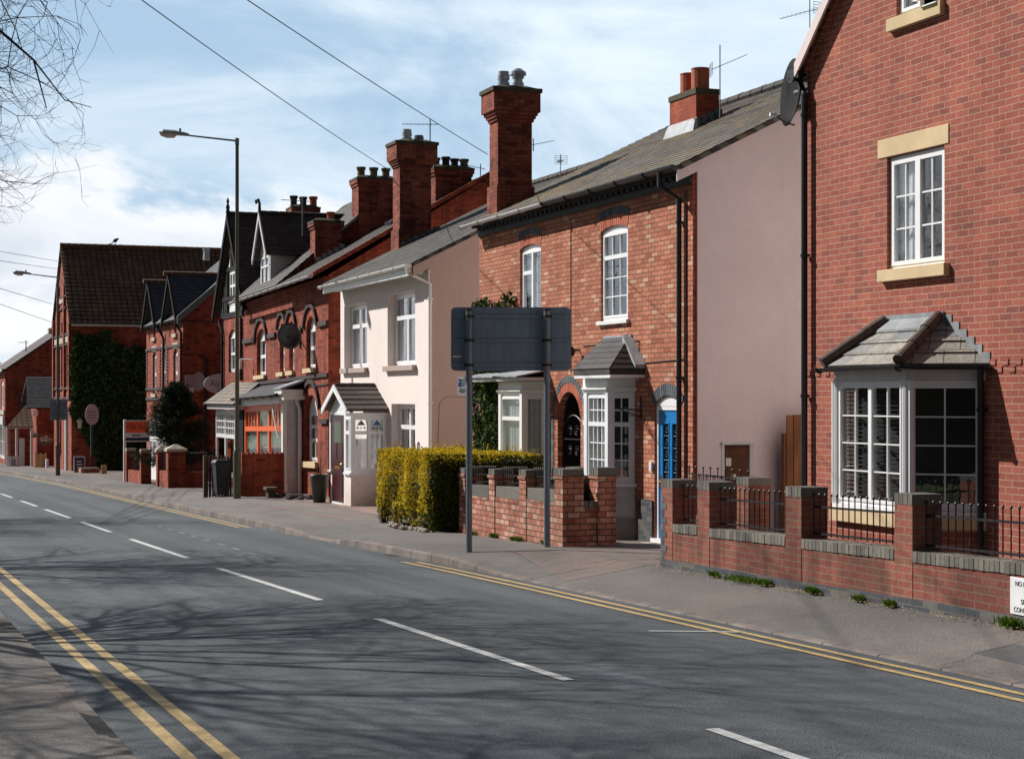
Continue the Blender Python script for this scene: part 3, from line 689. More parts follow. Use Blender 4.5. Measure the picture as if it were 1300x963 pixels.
mb.poly([(D1+.11, H1Y1, -.25), (21, H1Y1, -.25), (21, H1Y1, eaveZ), (D1+.11, H1Y1, eaveZ)], m=1); mb.poly([(D1, H1Y1, -.25), (D1+.11, H1Y1, -.25), (D1+.11, H1Y1, eaveZ), (D1, H1Y1, eaveZ)]); mb.poly([(D1, H1Y0, -.25), (21, H1Y0, -.25), (21, H1Y0, eaveZ), (D1, H1Y0, eaveZ)])  # unseen far side made pale to bounce sun onto the gable opposite
mb.poly([(21, H1Y0, -.25), (21, H1Y1, -.25), (21, H1Y1, eaveZ), (21, apexY, apexZ), (21, H1Y0, eaveZ)])
mb.poly([(D1+.3, H1Y0+.05, 3.0), (20.9, H1Y0+.05, 3.0), (20.9, H1Y1-.05, 3.0), (D1+.3, H1Y1-.05, 3.0)])
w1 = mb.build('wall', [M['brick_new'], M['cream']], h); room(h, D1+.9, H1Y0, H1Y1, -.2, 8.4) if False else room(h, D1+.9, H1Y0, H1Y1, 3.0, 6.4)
x = MB(); x.box(D1+.5, D1+.55, apexY-1.0, apexY+1.0, 6.45, 7.7); x.build('room_dark_sheet', M['room'], h)
# string course of projecting headers either side of the bay roof
mb = MB()
for side_, (A, B) in enumerate(((16.02, H1Y0), (H1Y1, 18.95))):
    mb = MB()
    for z, off in ((2.36, 0), (2.44, .11)):
        y = A - off
        while y > B+.1:
            mb.box(D1-.012, D1, y-.105, y, z, z+.068); y -= .225
    mb.build('string_course', M['brick_new'], h)
# corbelled verge under the rake
mb = MB()
for s in (1, -1):
    n = 26
    for i in range(n):
        for k, (dz, pr) in enumerate(((-.20, .03), (-.12, .06))):
            if (i+k) % 2 == 0 and k == 0: continue
            t0, t1 = i/n, (i+.92)/n; y0, y1 = H1Y1*1, 0
            Y0_, Y1_ = apexY+s*(H1Y1-apexY)*(1-t0), apexY+s*(H1Y1-apexY)*(1-t1); z0, z1 = gz1(Y0_)+dz, gz1(Y1_)+dz
            mb.hexa([(D1-pr,Y0_,z0),(D1,Y0_,z0),(D1,Y1_,z1),(D1-pr,Y1_,z1),(D1-pr,Y0_,z0+.075),(D1,Y0_,z0+.075),(D1,Y1_,z1+.075),(D1-pr,Y1_,z1+.075)])
mb.build('corbelled_verge', M['brick_new'], w1)
rf = MB(); ov = .07; k = (apexZ-eaveZ)/(H1Y1-apexY)
for s in (1, -1):
    ye = apexY+s*(H1Y1-apexY+ov); ze = eaveZ-ov*k+.08
    roof_plane(rf, [(D1-.14, ye, ze), (21.1, ye, ze), (21.1, apexY, apexZ+.08), (D1-.14, apexY, apexZ+.08)], (1,0,0), .25)
ridge_tiles(rf, (D1-.1, apexY, apexZ+.1), (21, apexY, apexZ+.1))
rf = rf.build('roof', M['tile_brown'], h)
bb = MB()
for s in (1, -1):
    ye = apexY+s*(H1Y1-apexY+ov); ze = eaveZ-ov*k
    bb.hexa([(D1-.16,ye,ze-.09),(D1-.13,ye,ze-.09),(D1-.13,apexY,apexZ-.09),(D1-.16,apexY,apexZ-.09),(D1-.16,ye,ze+.1),(D1-.13,ye,ze+.1),(D1-.13,apexY,apexZ+.1),(D1-.16,apexY,apexZ+.1)])
split_build(bb, 'bargeboard', M['pinkren'], rf)
half_round_gutter(h, [(D1-.16, H1Y1+ov+.07, eaveZ-.13), (21, H1Y1+ov+.07, eaveZ-.13)], 'black', .06)
mb = MB(); mb.box(D1-.15, D1-.02, H1Y1-.02, H1Y1+.27, eaveZ-.16, eaveZ-.03); mb.build('eaves_box', M['black'], h)
yp = yf(1022, D1-.07)
downpipe(h, [(D1-.02, H1Y1+.2, eaveZ-.12), (D1-.08, yp, eaveZ-.38), (D1-.08, yp, 0)], 'black', .042)
# attic window with its lower light tilted open, and the two-light window below
wn = window(h, F1, u_top, [(0,.5,0,1,1,1)], w=-.05, curtain='blind', label='attic window with one light tilted open')
mb = MB(); uu0, uu1 = u_top['u0']+.55, u_top['u1']-.03
for a_, b_, c_, d_ in ((uu0, uu0+.05, 0, 1), (uu1-.05, uu1, 0, 1), (uu0, uu1, 0, .05), (uu0, uu1, .95, 1)):
    z0, z1 = u_top['v0']+.06+1.0*c_, u_top['v0']+.06+1.0*d_; t = lambda z: (u_top['v0']+1.06-z)*.16
    mb.hexa([F1.p(a_,z0,-.04+t(z0)),F1.p(b_,z0,-.04+t(z0)),F1.p(b_,z0,-.0+t(z0)),F1.p(a_,z0,-.0+t(z0)),F1.p(a_,z1,-.04+t(z1)),F1.p(b_,z1,-.04+t(z1)),F1.p(b_,z1,t(z1)),F1.p(a_,z1,t(z1))])
mb.build('open_light', M['upvc'], wn)
sill(h, F1, u_top, ext=.12, h=.15, out=.07, mat='stone')
window(h, F1, u_mid, [(0,.5,0,1,2,3),(.5,1,0,1,2,3)], w=-.05, curtain='left', fw=.045, sash=.05)
sill(h, F1, u_mid, ext=.1, h=.14, out=.08, mat='stone')
mb = MB(); mb.fbox(F1, -yf(1115, D1), -yf(1205, D1), 4.985, 5.21, -.02, .012); mb.build('lintel', M['stone'], h, bevel=.006)
# canted bay
P = .62; bx = D1-P; yb0, yb1 = 16.02, 16.60; yf1 = 18.05; yf0 = 18.62
pts = [(D1, yb0), (bx, yb1), (bx, yf1), (D1, yf0)]
z0b, z1b = .79, 2.28
dw = MB()                               # the low brick wall and stone sill under the bay windows
dw.prism([(x, y, -.25) for x, y in pts], (0,0,.25+z0b-.17)); dwo = dw.build('bay_wall', M['brick_new'], h)
sl = MB(); c = Vector((D1, 17.3, 0))
def grow(pts, e, yc=17.32): return [(x-(e if x < D1-.01 else 0), y+(e if y > yc else -e)) for x, y in pts]
sl.prism([(x, y, z0b-.17) for x, y in grow(pts, .07)], (0,0,.15)); sl.build('bay_sill', M['stone'], h)
sl = MB(); sl.prism([(x, y, z0b-.02) for x, y in grow(pts, .045)], (0,0,.05)); sl.build('sub_sill', M['upvc'], h)
hd = MB(); hd.prism([(x, y, z1b) for x, y in grow(pts, .03)], (0,0,.17)); hd.build('bay_fascia', M['greypaint'], h)
x = MB(); x.box(D1-.012, D1-.004, yb0+.015, yf0-.015, z0b, z1b); x.build('bay_dark_sheet', M['room'], h)  # dark sheet over the brick, standing in for the unlit room
def bay_frame(p, q):
    p = Vector((p[0], p[1], 0)); q = Vector((q[0], q[1], 0)); u = (q-p).normalized(); n = Vector((-u.y, u.x, 0))
    if n.dot(Vector((-1,-.2,0))) < 0 and abs(n.x) > .05: n = -n
    return Fr(p, u, n), (q-p).length
Ff, Lf = bay_frame((bx, yf1), (bx, yb1)); Fs, Ls = bay_frame((bx, yb1), (D1, yb0)); Fl, Ll = bay_frame((D1, yf0), (bx, yf1))
Fs.n = Vector((-Fs.u.y, Fs.u.x, 0)); Fs.n = Fs.n if Fs.n.y < 0 else -Fs.n
Fl.n = Vector((-Fl.u.y, Fl.u.x, 0)); Fl.n = Fl.n if Fl.n.y > 0 else -Fl.n
def full(L): return dict(u0=0, u1=L, v0=z0b+.03, v1=z1b, arch=0)
window(h, Ff, full(Lf), [(0,.5,0,1,2,4),(.5,1,0,1,2,4)], w=0, fw=.045, sash=.034, bar=.014, curtain='blind', name='bay_window')
window(h, Fs, full(Ls), [(0,1,0,1,2,4)], w=0, fw=.05, sash=.035, bar=.015, curtain=None, name='bay_window')
window(h, Fl, full(Ll), [(0,1,0,1,2,4)], w=0, fw=.05, sash=.05, curtain=None, name='bay_window')
for (x, y) in ((bx, yb1), (bx, yf1)): 
    cp = MB(); n_ = 5
    cp.prism([(x-.02, y+.1, z0b+.03), (x-.035, y+.06, z0b+.03), (x-.02, y+.05, z0b+.03), (x-.03, y+.02, z0b+.03), (x-.045, y, z0b+.03), (x-.03, y-.03, z0b+.03), (x-.01, y-.04, z0b+.03), (x-.005, y-.075, z0b+.03), (x+.03, y-.095, z0b+.03), (x+.08, y-.06, z0b+.03), (x+.07, y+.08, z0b+.03)], (0,0,z1b-z0b-.03))
    cp.build('corner_post', M['upvc'], h)
# bay roof: slate slopes, hip rolls, stepped lead
zr0, zr1 = z1b+.17, zf(1200, 405, D1)
e = [(D1, yb0-.12), (bx-.14, yb1-.08), (bx-.14, yf1+.08), (D1, yf0+.12)]; top = [(D1-.02, 17.0), (D1-.02, 18.0)]
yr, yl = yf(1197, D1)+.02, yf(1128, D1)
rf = MB()
roof_plane(rf, [(e[1][0], e[1][1], zr0), (e[2][0], e[2][1], zr0), (D1-.02, yl, zr1), (D1-.02, yr, zr1)], (0,1,0), .24, .02, .04)
d_ = Vector((e[1][0]-e[0][0], e[1][1]-e[0][1], 0))
roof_plane(rf, [(e[0][0], e[0][1], zr0), (e[1][0], e[1][1], zr0), (D1-.02, yr, zr1)], d_, .24, .02, .04)
d_ = Vector((e[3][0]-e[2][0], e[3][1]-e[2][1], 0))
roof_plane(rf, [(e[2][0], e[2][1], zr0), (e[3][0], e[3][1], zr0), (D1-.02, yl, zr1)], d_, .24, .02, .04)
rf = rf.build('bay_roof', M['stone_tile'], h)
for a_, b_ in (((e[1][0]-.02, e[1][1]-.01, zr0+.05), (D1-.04, yr, zr1+.05)), ((e[2][0]-.02, e[2][1]+.01, zr0+.05), (D1-.04, yl, zr1+.05))):
    A, B_ = Vector(a_), Vector(b_); rr = MB()
    for i in range(3): rr.bar(A+(B_-A)*(i/3), A+(B_-A)*((i+1.06)/3 if i < 2 else 1), .075, .062, n=12)
    rr.build('hip_tile', M['hip'], rf, smooth=False)
ld = MB(); ld.box(D1-.03, D1-.004, yr-.06, yl+.05, zr1-.06, zr1+.09); sx_ = (zr1-zr0)/(D1-.02-e[1][0]); ld.hexa([(D1-.2,yr+.08,zr1-.18*sx_+.0),(D1-.03,yr+.02,zr1+.0),(D1-.03,yl-.02,zr1+.0),(D1-.2,yl-.03,zr1-.18*sx_+.0),(D1-.2,yr+.08,zr1-.18*sx_+.035),(D1-.03,yr+.02,zr1+.035),(D1-.03,yl-.02,zr1+.035),(D1-.2,yl-.03,zr1-.18*sx_+.035)])
n = 6
for i in range(n):
    t0, t1 = i/n, (i+1)/n; Y0_ = yr-.06+(e[0][1]+.0-(yr-.06))*t0; Y1_ = yr-.06+(e[0][1]-(yr-.06))*t1; zt = zr1+(zr0-zr1)*t0
    ld.hexa([(D1-.012,Y1_,zt-(zr1-zr0)/n-.02),(D1-.002,Y1_,zt-(zr1-zr0)/n-.02),(D1-.002,Y0_,zt-.05),(D1-.012,Y0_,zt-.05),(D1-.012,Y1_,zt+.05),(D1-.002,Y1_,zt+.05),(D1-.002,Y0_,zt+.05),(D1-.012,Y0_,zt+.05)])
ld.build('lead_flashing', M['lead_mid'], rf)
half_round_gutter(h, [(e[0][0]-.02, e[0][1]-.03, zr0-.01), (e[1][0]-.03, e[1][1]-.03, zr0-.01), (e[2][0]-.03, e[2][1]+.05, zr0-.01), (e[3][0]-.02, e[3][1]+.05, zr0-.01)], 'black', .045, name='bay_gutter')
downpipe(h, [(D1-.12, yb0-.1, zr0-.03), (D1-.06, yb0-.02, zr0-.25), (D1-.06, yb0-.02, .05)], 'black', .034)

# satellite dish on the near house corner
sd = thing('satellite_dish', 'black satellite dish seen edge-on at the eaves corner of the modern red house', 'satellite dish', (D1-.2, H1Y1+.1, 5.3))
mb = MB(); c = Vector((xf(1009, 20.2), 20.2, zs(1009, 118, 20.2)))
ax = Vector((-.93,.22,.08)).normalized()
mb.lathe(c, [(.02,-.03),(.2,-.02),(.34,.01),(.44,.06),(.45,.065),(.34,.02),(.2,-.005),(.01,-.015)], 24, axis=ax); mb.build('dish', M['timber_black'], sd, smooth=True)
mb = MB(); lnb = Vector((xf(983, 20.3), 20.3, zs(985, 146, 20.3))); low = c+Vector((0,0,-.43)); mb.tube([low, (low+lnb)/2+Vector((0,0,-.03)), lnb], .012, n=6)
mb.bar(c, Vector((D1+.05, H1Y1, c.z)), .025); mb.build('arm', M['galv'], sd)
mb = MB(); mb.bar(lnb-ax*.03, lnb+ax*.06, .03, n=10); mb.ball(lnb, .035); mb.build('receiver', M['sign_white'], sd)

# ================================================================== THE ORANGE BRICK TERRACE PAIR
D2 = 11.7; H2Y0, H2Y1 = 23.1, 32.45; B2 = 21.0; RX2, RZ2 = 16.2, 7.86; E2 = 5.55
h = thing('terraced_house', 'two-bay orange brick house pair with mossy slate roof, tall chimney and bright blue front door', 'house', (D2, 27.8, -.25))
a1 = op(yf(762.5, D2), yf(797, D2), 3.34, 4.90, arch=.065); a2 = op(yf(660, D2), yf(686.5, D2), 3.34, 4.90, arch=.065)
dr = op(yf(831, D2), yf(865, D2), -.14, 2.12, arch=.17); ps = op(yf(708, D2), yf(737, D2), -.3, 2.18, arch=.42, depth=.12)
mb = MB(); F2 = front(D2)
closed_body(mb, D2, H2Y0, H2Y1, B2, -.45, E2-.1, ridge=(RX2, RZ2-.12), front_ops=[a1, a2, dr, ps])
# entry passage inside the arch, its shade put into the dark lining
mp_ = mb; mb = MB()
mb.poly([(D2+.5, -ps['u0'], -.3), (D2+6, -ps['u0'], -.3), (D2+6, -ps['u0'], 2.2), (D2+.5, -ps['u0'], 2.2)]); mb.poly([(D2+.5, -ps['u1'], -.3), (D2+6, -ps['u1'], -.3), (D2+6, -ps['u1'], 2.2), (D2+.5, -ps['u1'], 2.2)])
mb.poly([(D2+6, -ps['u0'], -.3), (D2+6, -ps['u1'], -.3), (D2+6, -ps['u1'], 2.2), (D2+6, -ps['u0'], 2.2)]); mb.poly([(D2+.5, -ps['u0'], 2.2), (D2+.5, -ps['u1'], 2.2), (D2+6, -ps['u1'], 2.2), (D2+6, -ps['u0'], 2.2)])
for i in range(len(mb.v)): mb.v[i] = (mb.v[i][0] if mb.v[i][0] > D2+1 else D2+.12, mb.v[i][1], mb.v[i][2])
mb.build('passage_dark_lining', M['room'], h); mb = mp_
mb.poly([(D2+.3, H2Y0+.05, 2.75), (B2-.1, H2Y0+.05, 2.75), (B2-.1, H2Y1-.05, 2.75), (D2+.3, H2Y1-.05, 2.75)])
mb.build('wall', [M['brick_orange'], M['brick_old'], M['cream']], h); room(h, D2+.9, H2Y0, H2Y1, 2.76, E2)  # last slot: unseen far side, made pale to bounce sun onto the next house
# render skin on the near gable, brick left showing at the front corner
mb = MB(); Fsd = side(H2Y0)
hx0, hx1, hz0, hz1 = xf(918, H2Y0), xf(950, H2Y0), -.05, zs(935, 564, H2Y0)
oo = [dict(u0=hx0, u1=hx1, v0=hz0, v1=hz1, arch=0)]
Fsk = side(H2Y0-.035); 
xs0 = D2+.06; zl = 5.2
facade(mb, Fsk, xs0, B2, -.4, zl, oo, .034)
mb.poly([(xs0, H2Y0-.035, zl), (B2, H2Y0-.035, zl), (B2, H2Y0-.035, E2-.12), (RX2, H2Y0-.035, RZ2-.14), (xs0, H2Y0-.035, E2-.1)])
mb.poly([(xs0, H2Y0-.035, -.4), (xs0, H2Y0, -.4), (xs0, H2Y0, E2-.1), (xs0, H2Y0-.035, E2-.1)])
mb.build('rendered_gable', M['pinkren'], h)
hb = MB(); hb.fbox(Fsk, hx0, hx1, hz0, hz1, -.034, -.028); hb.fbox(Fsk, hx0+.03, hx0+.27, hz0+.05, hz1-.06, -.028, -.01); hb = hb.build('hatch', M['brown_board'], h)
x = MB(); x.fbox(Fsk, hx0+.03, hx0+.12, hz1-.32, hz1-.2, -.009, -.004); x.fbox(Fsk, hx0+.13, hx0+.2, hz1-.52, hz1-.44, -.009, -.004); x.build('notice', M['paper'], hb)
x = MB(); x.fbox(Fsk, hx0-.06, hx1+.06, hz1, hz1+.035, 0, .05); x.fbox(Fsk, hx0-.05, hx0, hz0, hz1, 0, .012); x.fbox(Fsk, hx1, hx1+.07, hz0, hz1, 0, .012); x.build('hatch_surround', M['greypaint'], hb)
# windows
w_ = window(h, F2, a1, [(0,1,.72,1,3,1),(0,1,0,.72,3,3)], w=-.04, curtain='sides', sash=.035, bar=.018)
window(h, F2, a2, [(0,.52,.72,1,1,1),(0,.52,0,.72,1,1),(.52,1,0,1,1,1)], w=-.05, curtain='net', sash=.035)
sill(h, F2, a1, ext=.07, h=.06, out=.06, mat='white'); sill(h, F2, a2, ext=.07, h=.06, out=.06, mat='white')
for o in (a1, a2):
    x = MB(); voussoirs(x, F2, o, .17, proud=.008); x.build('brick_arch', M['red_arch'], h)
    x = MB(); voussoirs(x, F2, o, .13, off=.18, proud=.012); x.build('arch_header', M['blue_arch'], h)
x = MB(); voussoirs(x, F2, dr, .18, proud=.012, start=0, end=1); x.build('door_arch', M['blue_arch'], h)
x = MB(); voussoirs(x, F2, ps, .16, proud=.006, bw=.07); x.build('passage_arch', M['red_arch'], h)
x = MB(); voussoirs(x, F2, ps, .115, off=.165, proud=.012, bw=.1)
for s in (-1, 1):
    u = (ps['u0']-.28) if s < 0 else (ps['u1']+.165)
    for i in range(13): z = 1.76-.0-(i+1)*.105; x.fbox(F2, u, u+.115, z+.004, z+.1, -.02, .012) if z > .35 else None
x.build('passage_hood', M['blue_arch'], h)
# iron gate in the passage
ug0, ug1 = ps['u0']+.03, ps['u1']-.03; uc = (ug0+ug1)/2; g = MB(); ww = -.09
for i in range(8): u = ug0+(ug1-ug0)*i/7; g.bar(F2.p(u,-.1,ww), F2.p(u,1.35,ww), .009, n=5)
for z in (-.08, .5, 1.35): g.bar(F2.p(ug0,z,ww), F2.p(ug1,z,ww), .012, n=5)
hwid = (ug1-ug0)/2
g.tube([F2.p(uc+hwid*math.cos(t), 1.35+.42*math.sin(t), ww) for t in [PI*i/16 for i in range(17)]], .013, n=5)
for s in (-1, 1):
    for (rr_, cu, cv) in ((.11, .14, 1.5), (.09, .13, .62), (.1, .15, 1.15)): g.tube([F2.p(uc+s*(cu+rr_*(1-i/26)*math.cos(i*.5)), cv+rr_*(1-i/26)*math.sin(i*.5), ww) for i in range(24)], .008, n=4)
g.build('passage_gate', M['iron'], h)
# blue door
uL, uR = dr['u0'], dr['u1']; w = -.03
x = MB(); x.fbox(F2, uL+.004, uL+.07, -.1, 1.95, w-.06, w); x.fbox(F2, uR-.07, uR-.004, -.1, 1.95, w-.06, w); x.fbox(F2, uL+.07, uR-.07, 1.89, 1.95, w-.06, w-.001)
pts_ = [(uL+.004, 1.95)] + [(uL+.004+(uR-uL-.008)*i/12, arc_v(dr, uL+(uR-uL)*i/12)-.004) for i in range(13)] + [(uR-.004, 1.95)]
x.prism([F2.p(a, b, w+.001) for a, b in pts_], -F2.n*.06); x.fbox(F2, uL-.03, uR+.03, -.16, -.1, -.1, .06); fr_ = x.build('door_frame', M['upvc'], h)
x = MB(); dl, drr = uL+.075, uR-.075; W = drr-dl
gx = [(dl+W*.16, dl+W*.42), (dl+W*.58, dl+W*.84)]; ops_ = [dict(u0=a, u1=b, v0=.75, v1=1.68, arch=0) for a, b in gx]
FD = Fr(F2.o + F2.n*(w-.02), F2.u, F2.n); facade(x, FD, dl, drr, -.09, 1.885, ops_, .02)
for a, b in gx:
    for (c0, c1, v0, v1) in ((a-.02,a,.73,1.7),(b,b+.02,.73,1.7),(a,b,.73,.75),(a,b,1.68,1.7)): x.fbox(FD, c0,c1,v0,v1,0,.008)
for (c0, c1) in gx: x.fbox(FD, c0-.02, c1+.02, .1, .62, 0, .006)
bd = x.build('front_door', M['blue_door'], h, label='bright blue front door')
x = MB()
for a, b in gx: x.poly([FD.p(a,.75,-.015), FD.p(b,.75,-.015), FD.p(b,1.68,-.015), FD.p(a,1.68,-.015)])
x.build('door_glass', M['glass'], bd)
x = MB()
for a, b in gx:
    x.poly([FD.p(a,.75,-.05), FD.p(b,.75,-.05), FD.p(b,1.68,-.05), FD.p(a,1.68,-.05)])
x.build('door_backing', M['dark'], bd)
x = MB()
for a, b in gx:
    for i in range(1, 5): z = .75+.93*i/5; x.fbox(FD, a, b, z-.004, z+.004, -.013, -.008); 
    for i in range(5): z = .75+.93*(i+.5)/5; c_ = (a+b)/2; x.tube([FD.p(c_+.03*math.cos(t), z+.05*math.sin(t), -.01) for t in [2*PI*j/8 for j in range(9)]], .003, n=4)
x.build('leading', M['lead'], bd)
x = MB(); x.bar(FD.p(dl+.05, .78, .0), FD.p(dl+.05, .78, .05), .012); x.bar(FD.p(dl+.05, .78, .05), FD.p(dl+.16, .78, .05), .011); x.fbox(FD, dl+.035, dl+.065, .68, .88, 0, .008)
x.fbox(FD, dl+W*.3, dl+W*.7, .6, .655, .0, .014); x.build('door_handle', M['brass'], bd)
x = MB(); x.fbox(F2, uL-.06, uR+.06, -.36, -.165, -.02, .22); x.build('doorstep', M['stone_grey'], h, bevel=.01)
x = MB(); x.fbox(F2, uL-.12, uL-.05, .95, 1.08, 0, .04); x.build('doorbell_box', M['upvc'], h)
# blue brick plinth right of the bay
x = MB(); x.box(D2-.03, D2, 24.45, 25.0, -.4, .48); x.build('plinth', M['blue_base'], h)
# near box bay with dark hipped roof
def small_bay(h, yr_, yc, yl_c, yl_, p, z0, z1, zroof, roofmat, specf, specs, curf, curs, panel=True, lead=True, hip=True):
    bx = D2-p; pts = [(D2, yr_), (bx, yc), (bx, yl_c), (D2, yl_)]; ycen = (yr_+yl_)/2
    gr = lambda e: [(x-(e if x < D2-.01 else 0), y+(e if y > ycen else -e)) for x, y in pts]
    x = MB(); x.prism([(a, b, -.1) for a, b in pts], (0,0,z0-.03+.1)); x.build('bay_panel', M['greypaint'], h)
    x = MB(); x.box(D2-.012, D2-.004, yr_+.06, yl_-.06, z0, z1); x.build('bay_dark_sheet', M['room'], h)  # dark sheet on the wall, shade of the bay put into its colour
    x = MB(); x.prism([(a, b, -.45) for a, b in gr(.03)], (0,0,.6)); x.build('bay_base', M['cement'], h) if panel else x.build('bay_base', M['brick_orange'], h)
    x = MB(); x.prism([(a, b, z0-.04) for a, b in gr(.06)], (0,0,.05)); x.build('bay_sill', M['upvc'], h)
    x = MB(); x.prism([(a, b, z1) for a, b in gr(.04)], (0,0,.04)); x.prism([(a, b, z1+.04) for a, b in gr(.07)], (0,0,.03)); x.prism([(a, b, z1+.07) for a, b in gr(.02)], (0,0,.15)); x.build('cornice', M['white'], h)
    zt = z1+.22
    for (pa, pb), sp, cu in (((pts[2], pts[1]), specf, curf), ((pts[1], pts[0]), specs, curs), ((pts[3], pts[2]), specs, None)):
        A = Vector((*pa, 0)); B_ = Vector((*pb, 0)); u = (B_-A).normalized(); n = Vector((-u.y, u.x, 0)); mid = (A+B_)/2-Vector((D2+.2, ycen, 0)); n = n if n.dot(mid) > 0 else -n
        F = Fr(A, u, n); window(h, F, dict(u0=0, u1=(B_-A).length, v0=z0+.01, v1=z1, arch=0), sp, w=0, fw=.06, sash=.035, bar=.018, curtain=cu, name='bay_window')
    for (a, b) in (pts[1], pts[2]): x = MB(); x.box(a-.03, a+.09, b-.06, b+.06, z0+.01, z1); x.build('corner_post', M['upvc'], h)
    return pts, zt
yr_ = yf(806, D2)
pts, zt = small_bay(h, yr_, 25.36, yf(745, 11.33), yf(742, D2)+.05, .37, .70, 2.17, 0, 'shingle', [(0,1,.66,1,4,2),(0,1,0,.66,4,3)], [(0,1,.66,1,2,2),(0,1,0,.66,2,3)], 'sides', None)
x = MB(); e_ = [(D2, yr_-.38), (D2-.55, yr_-.26), (D2-.55, yf(729, D2-.55)), (D2, yf(729, D2-.55)+.25)]; ztop = zf(800, 426, D2); tr, tl = yf(800, D2)-.02, yf(768, D2)
x.prism([(a, b, zt+.002) for a, b in e_], (0,0,.05)); x.build('bay_soffit', M['white'], h)
x = MB(); ze_ = zt+.06
x.prism([(a-.01 if a < D2-.1 else a, b, ze_) for a, b in e_], (0,0,.09))
ze_ += .09
roof_plane(x, [(e_[1][0]-.02, e_[1][1]-.02, ze_), (e_[2][0]-.02, e_[2][1]+.02, ze_), (D2-.02, tl, ztop), (D2-.02, tr, ztop)], (0,1,0), .12, .008, .03)
roof_plane(x, [(e_[0][0], e_[0][1], ze_), (e_[1][0]-.02, e_[1][1]-.02, ze_), (D2-.02, tr, ztop)], (e_[1][0]-e_[0][0], e_[1][1]-e_[0][1], 0), .12, .008, .03)
roof_plane(x, [(e_[2][0]-.02, e_[2][1]+.02, ze_), (e_[3][0], e_[3][1], ze_), (D2-.02, tl, ztop)], (e_[3][0]-e_[2][0], e_[3][1]-e_[2][1], 0), .12, .008, .03)
rf = x.build('bay_roof', M['shingle'], h)
x = MB(); A = Vector((D2-.02, tr, ztop)); B_ = Vector((e_[0][0]-.02, e_[0][1], ze_)); 
x.hexa([(D2-.035,tr-.1,ztop-.14),(D2-.003,tr-.1,ztop-.14),(D2-.003,tl+.06,ztop-.14),(D2-.035,tl+.06,ztop-.14),(D2-.035,tr-.06,ztop+.02),(D2-.003,tr-.06,ztop+.02),(D2-.003,tl+.0,ztop+.02),(D2-.035,tl+.0,ztop+.02)])
x.hexa([A+Vector((-.13,0,-.09)), A+Vector((.017,.0,-.0)), B_+Vector((.017,0,0)), B_+Vector((-.15,.0,.01)), A+Vector((-.12,0,.0)), A+Vector((.017,.0,.05)), B_+Vector((.017,-.04,.07)), B_+Vector((-.15,0,.06))])
x.build('lead_flashing', M['lead'], rf)
# far box bay with a flat leaded roof
yr2 = yf(694, D2); pts, zt = small_bay(h, yr2, 29.2, yf(636, 11.35), yf(633, D2)+.1, .35, .62, 2.15, 0, 'lead', [(0,1,.72,1,1,1),(0,1,0,.72,1,1)], [(0,1,0,1,1,1)], 'net', 'net')
x = MB(); e_ = [(D2, yr2-.2), (D2-.55, yr2-.1), (D2-.58, pts[3][1]+.25), (D2, pts[3][1]+.35)]; x.prism([(a, b, zt+.01) for a, b in e_], (0,0,.06)); rf = x.build('bay_roof', M['greypaint'], h)
x = MB(); n = 7
for i in range(n):
    y0_, y1_ = e_[1][1]+(e_[2][1]-e_[1][1])*i/n, e_[1][1]+(e_[2][1]-e_[1][1])*(i+1.05)/n; hh = R.uniform(0, .05)
    x.hexa([(D2-.62,y0_,zt+.06+hh*.6),(D2,y0_,zt+.19),(D2,y1_,zt+.19),(D2-.62,y1_,zt+.06+hh),(D2-.62,y0_,zt+.085+hh*.6),(D2,y0_,zt+.215),(D2,y1_,zt+.215),(D2-.62,y1_,zt+.085+hh)])
x.build('lead_sheet', M['lead'], rf)
# eaves: black painted band, dentils, gutter
x = MB(); x.box(D2-.05, D2+.0, H2Y0, H2Y1, 5.27, 5.36); x.box(D2-.16, D2, H2Y0, H2Y1, 5.43, 5.52)
y = H2Y0+.05
while y < H2Y1-.1: x.box(D2-.11, D2-.001, y, y+.11, 5.361, 5.43); y += .22
x.build('eaves_band', M['black_paint'], h)
k2 = (RZ2-E2)/(RX2-11.5)
rf = MB(); ex = 11.42; ez = E2+(ex-11.5)*k2+.0
roof_plane(rf, [(ex, H2Y0-.12, ez), (ex, H2Y1+.12, ez), (RX2, H2Y1+.12, RZ2), (RX2, H2Y0-.12, RZ2)], (0,1,0), .19, .016, .07)
roof_plane(rf, [(B2+.1, H2Y0-.12, RZ2-(B2+.1-RX2)*k2), (B2+.1, H2Y1+.12, RZ2-(B2+.1-RX2)*k2), (RX2, H2Y1+.12, RZ2), (RX2, H2Y0-.12, RZ2)], (0,1,0), .19, .016, .07)
rf = rf.build('roof', M['slate_moss'], h)
x = MB(); ridge_tiles(x, (RX2, H2Y0-.1, RZ2+.02), (RX2, H2Y1+.1, RZ2+.02), r=.12, L=.45); x.build('ridge', M['slate'], rf)
fb = MB(); y0_ = H2Y0-.06
fb.hexa([(ex-.02,y0_-.02,ez-.24),(ex-.02,y0_,ez-.24),(RX2,y0_,RZ2-.3),(RX2,y0_-.02,RZ2-.3),(ex-.02,y0_-.02,ez-.02),(ex-.02,y0_,ez-.02),(RX2,y0_,RZ2-.03),(RX2,y0_-.02,RZ2-.03)])
fb.build('bargeboard', M['pinkren'], rf)
half_round_gutter(h, [(ex-.05, H2Y0-.1, ez-.0), (ex-.05, 28.2, ez-.01)], 'black', .06, label='black half of the gutter')
half_round_gutter(h, [(ex-.05, 28.2, ez-.01), (ex-.05, H2Y1+.12, ez-.03)], 'greypaint', .06, label='pale half of the gutter')
yp = yf(862, D2-.07)
downpipe(h, [(ex-.05, 23.55, ez-.04), (ex-.05, 23.55, ez-.25), (D2-.07, yp, ez-.45), (D2-.07, yp, -.3)], 'black', .04)
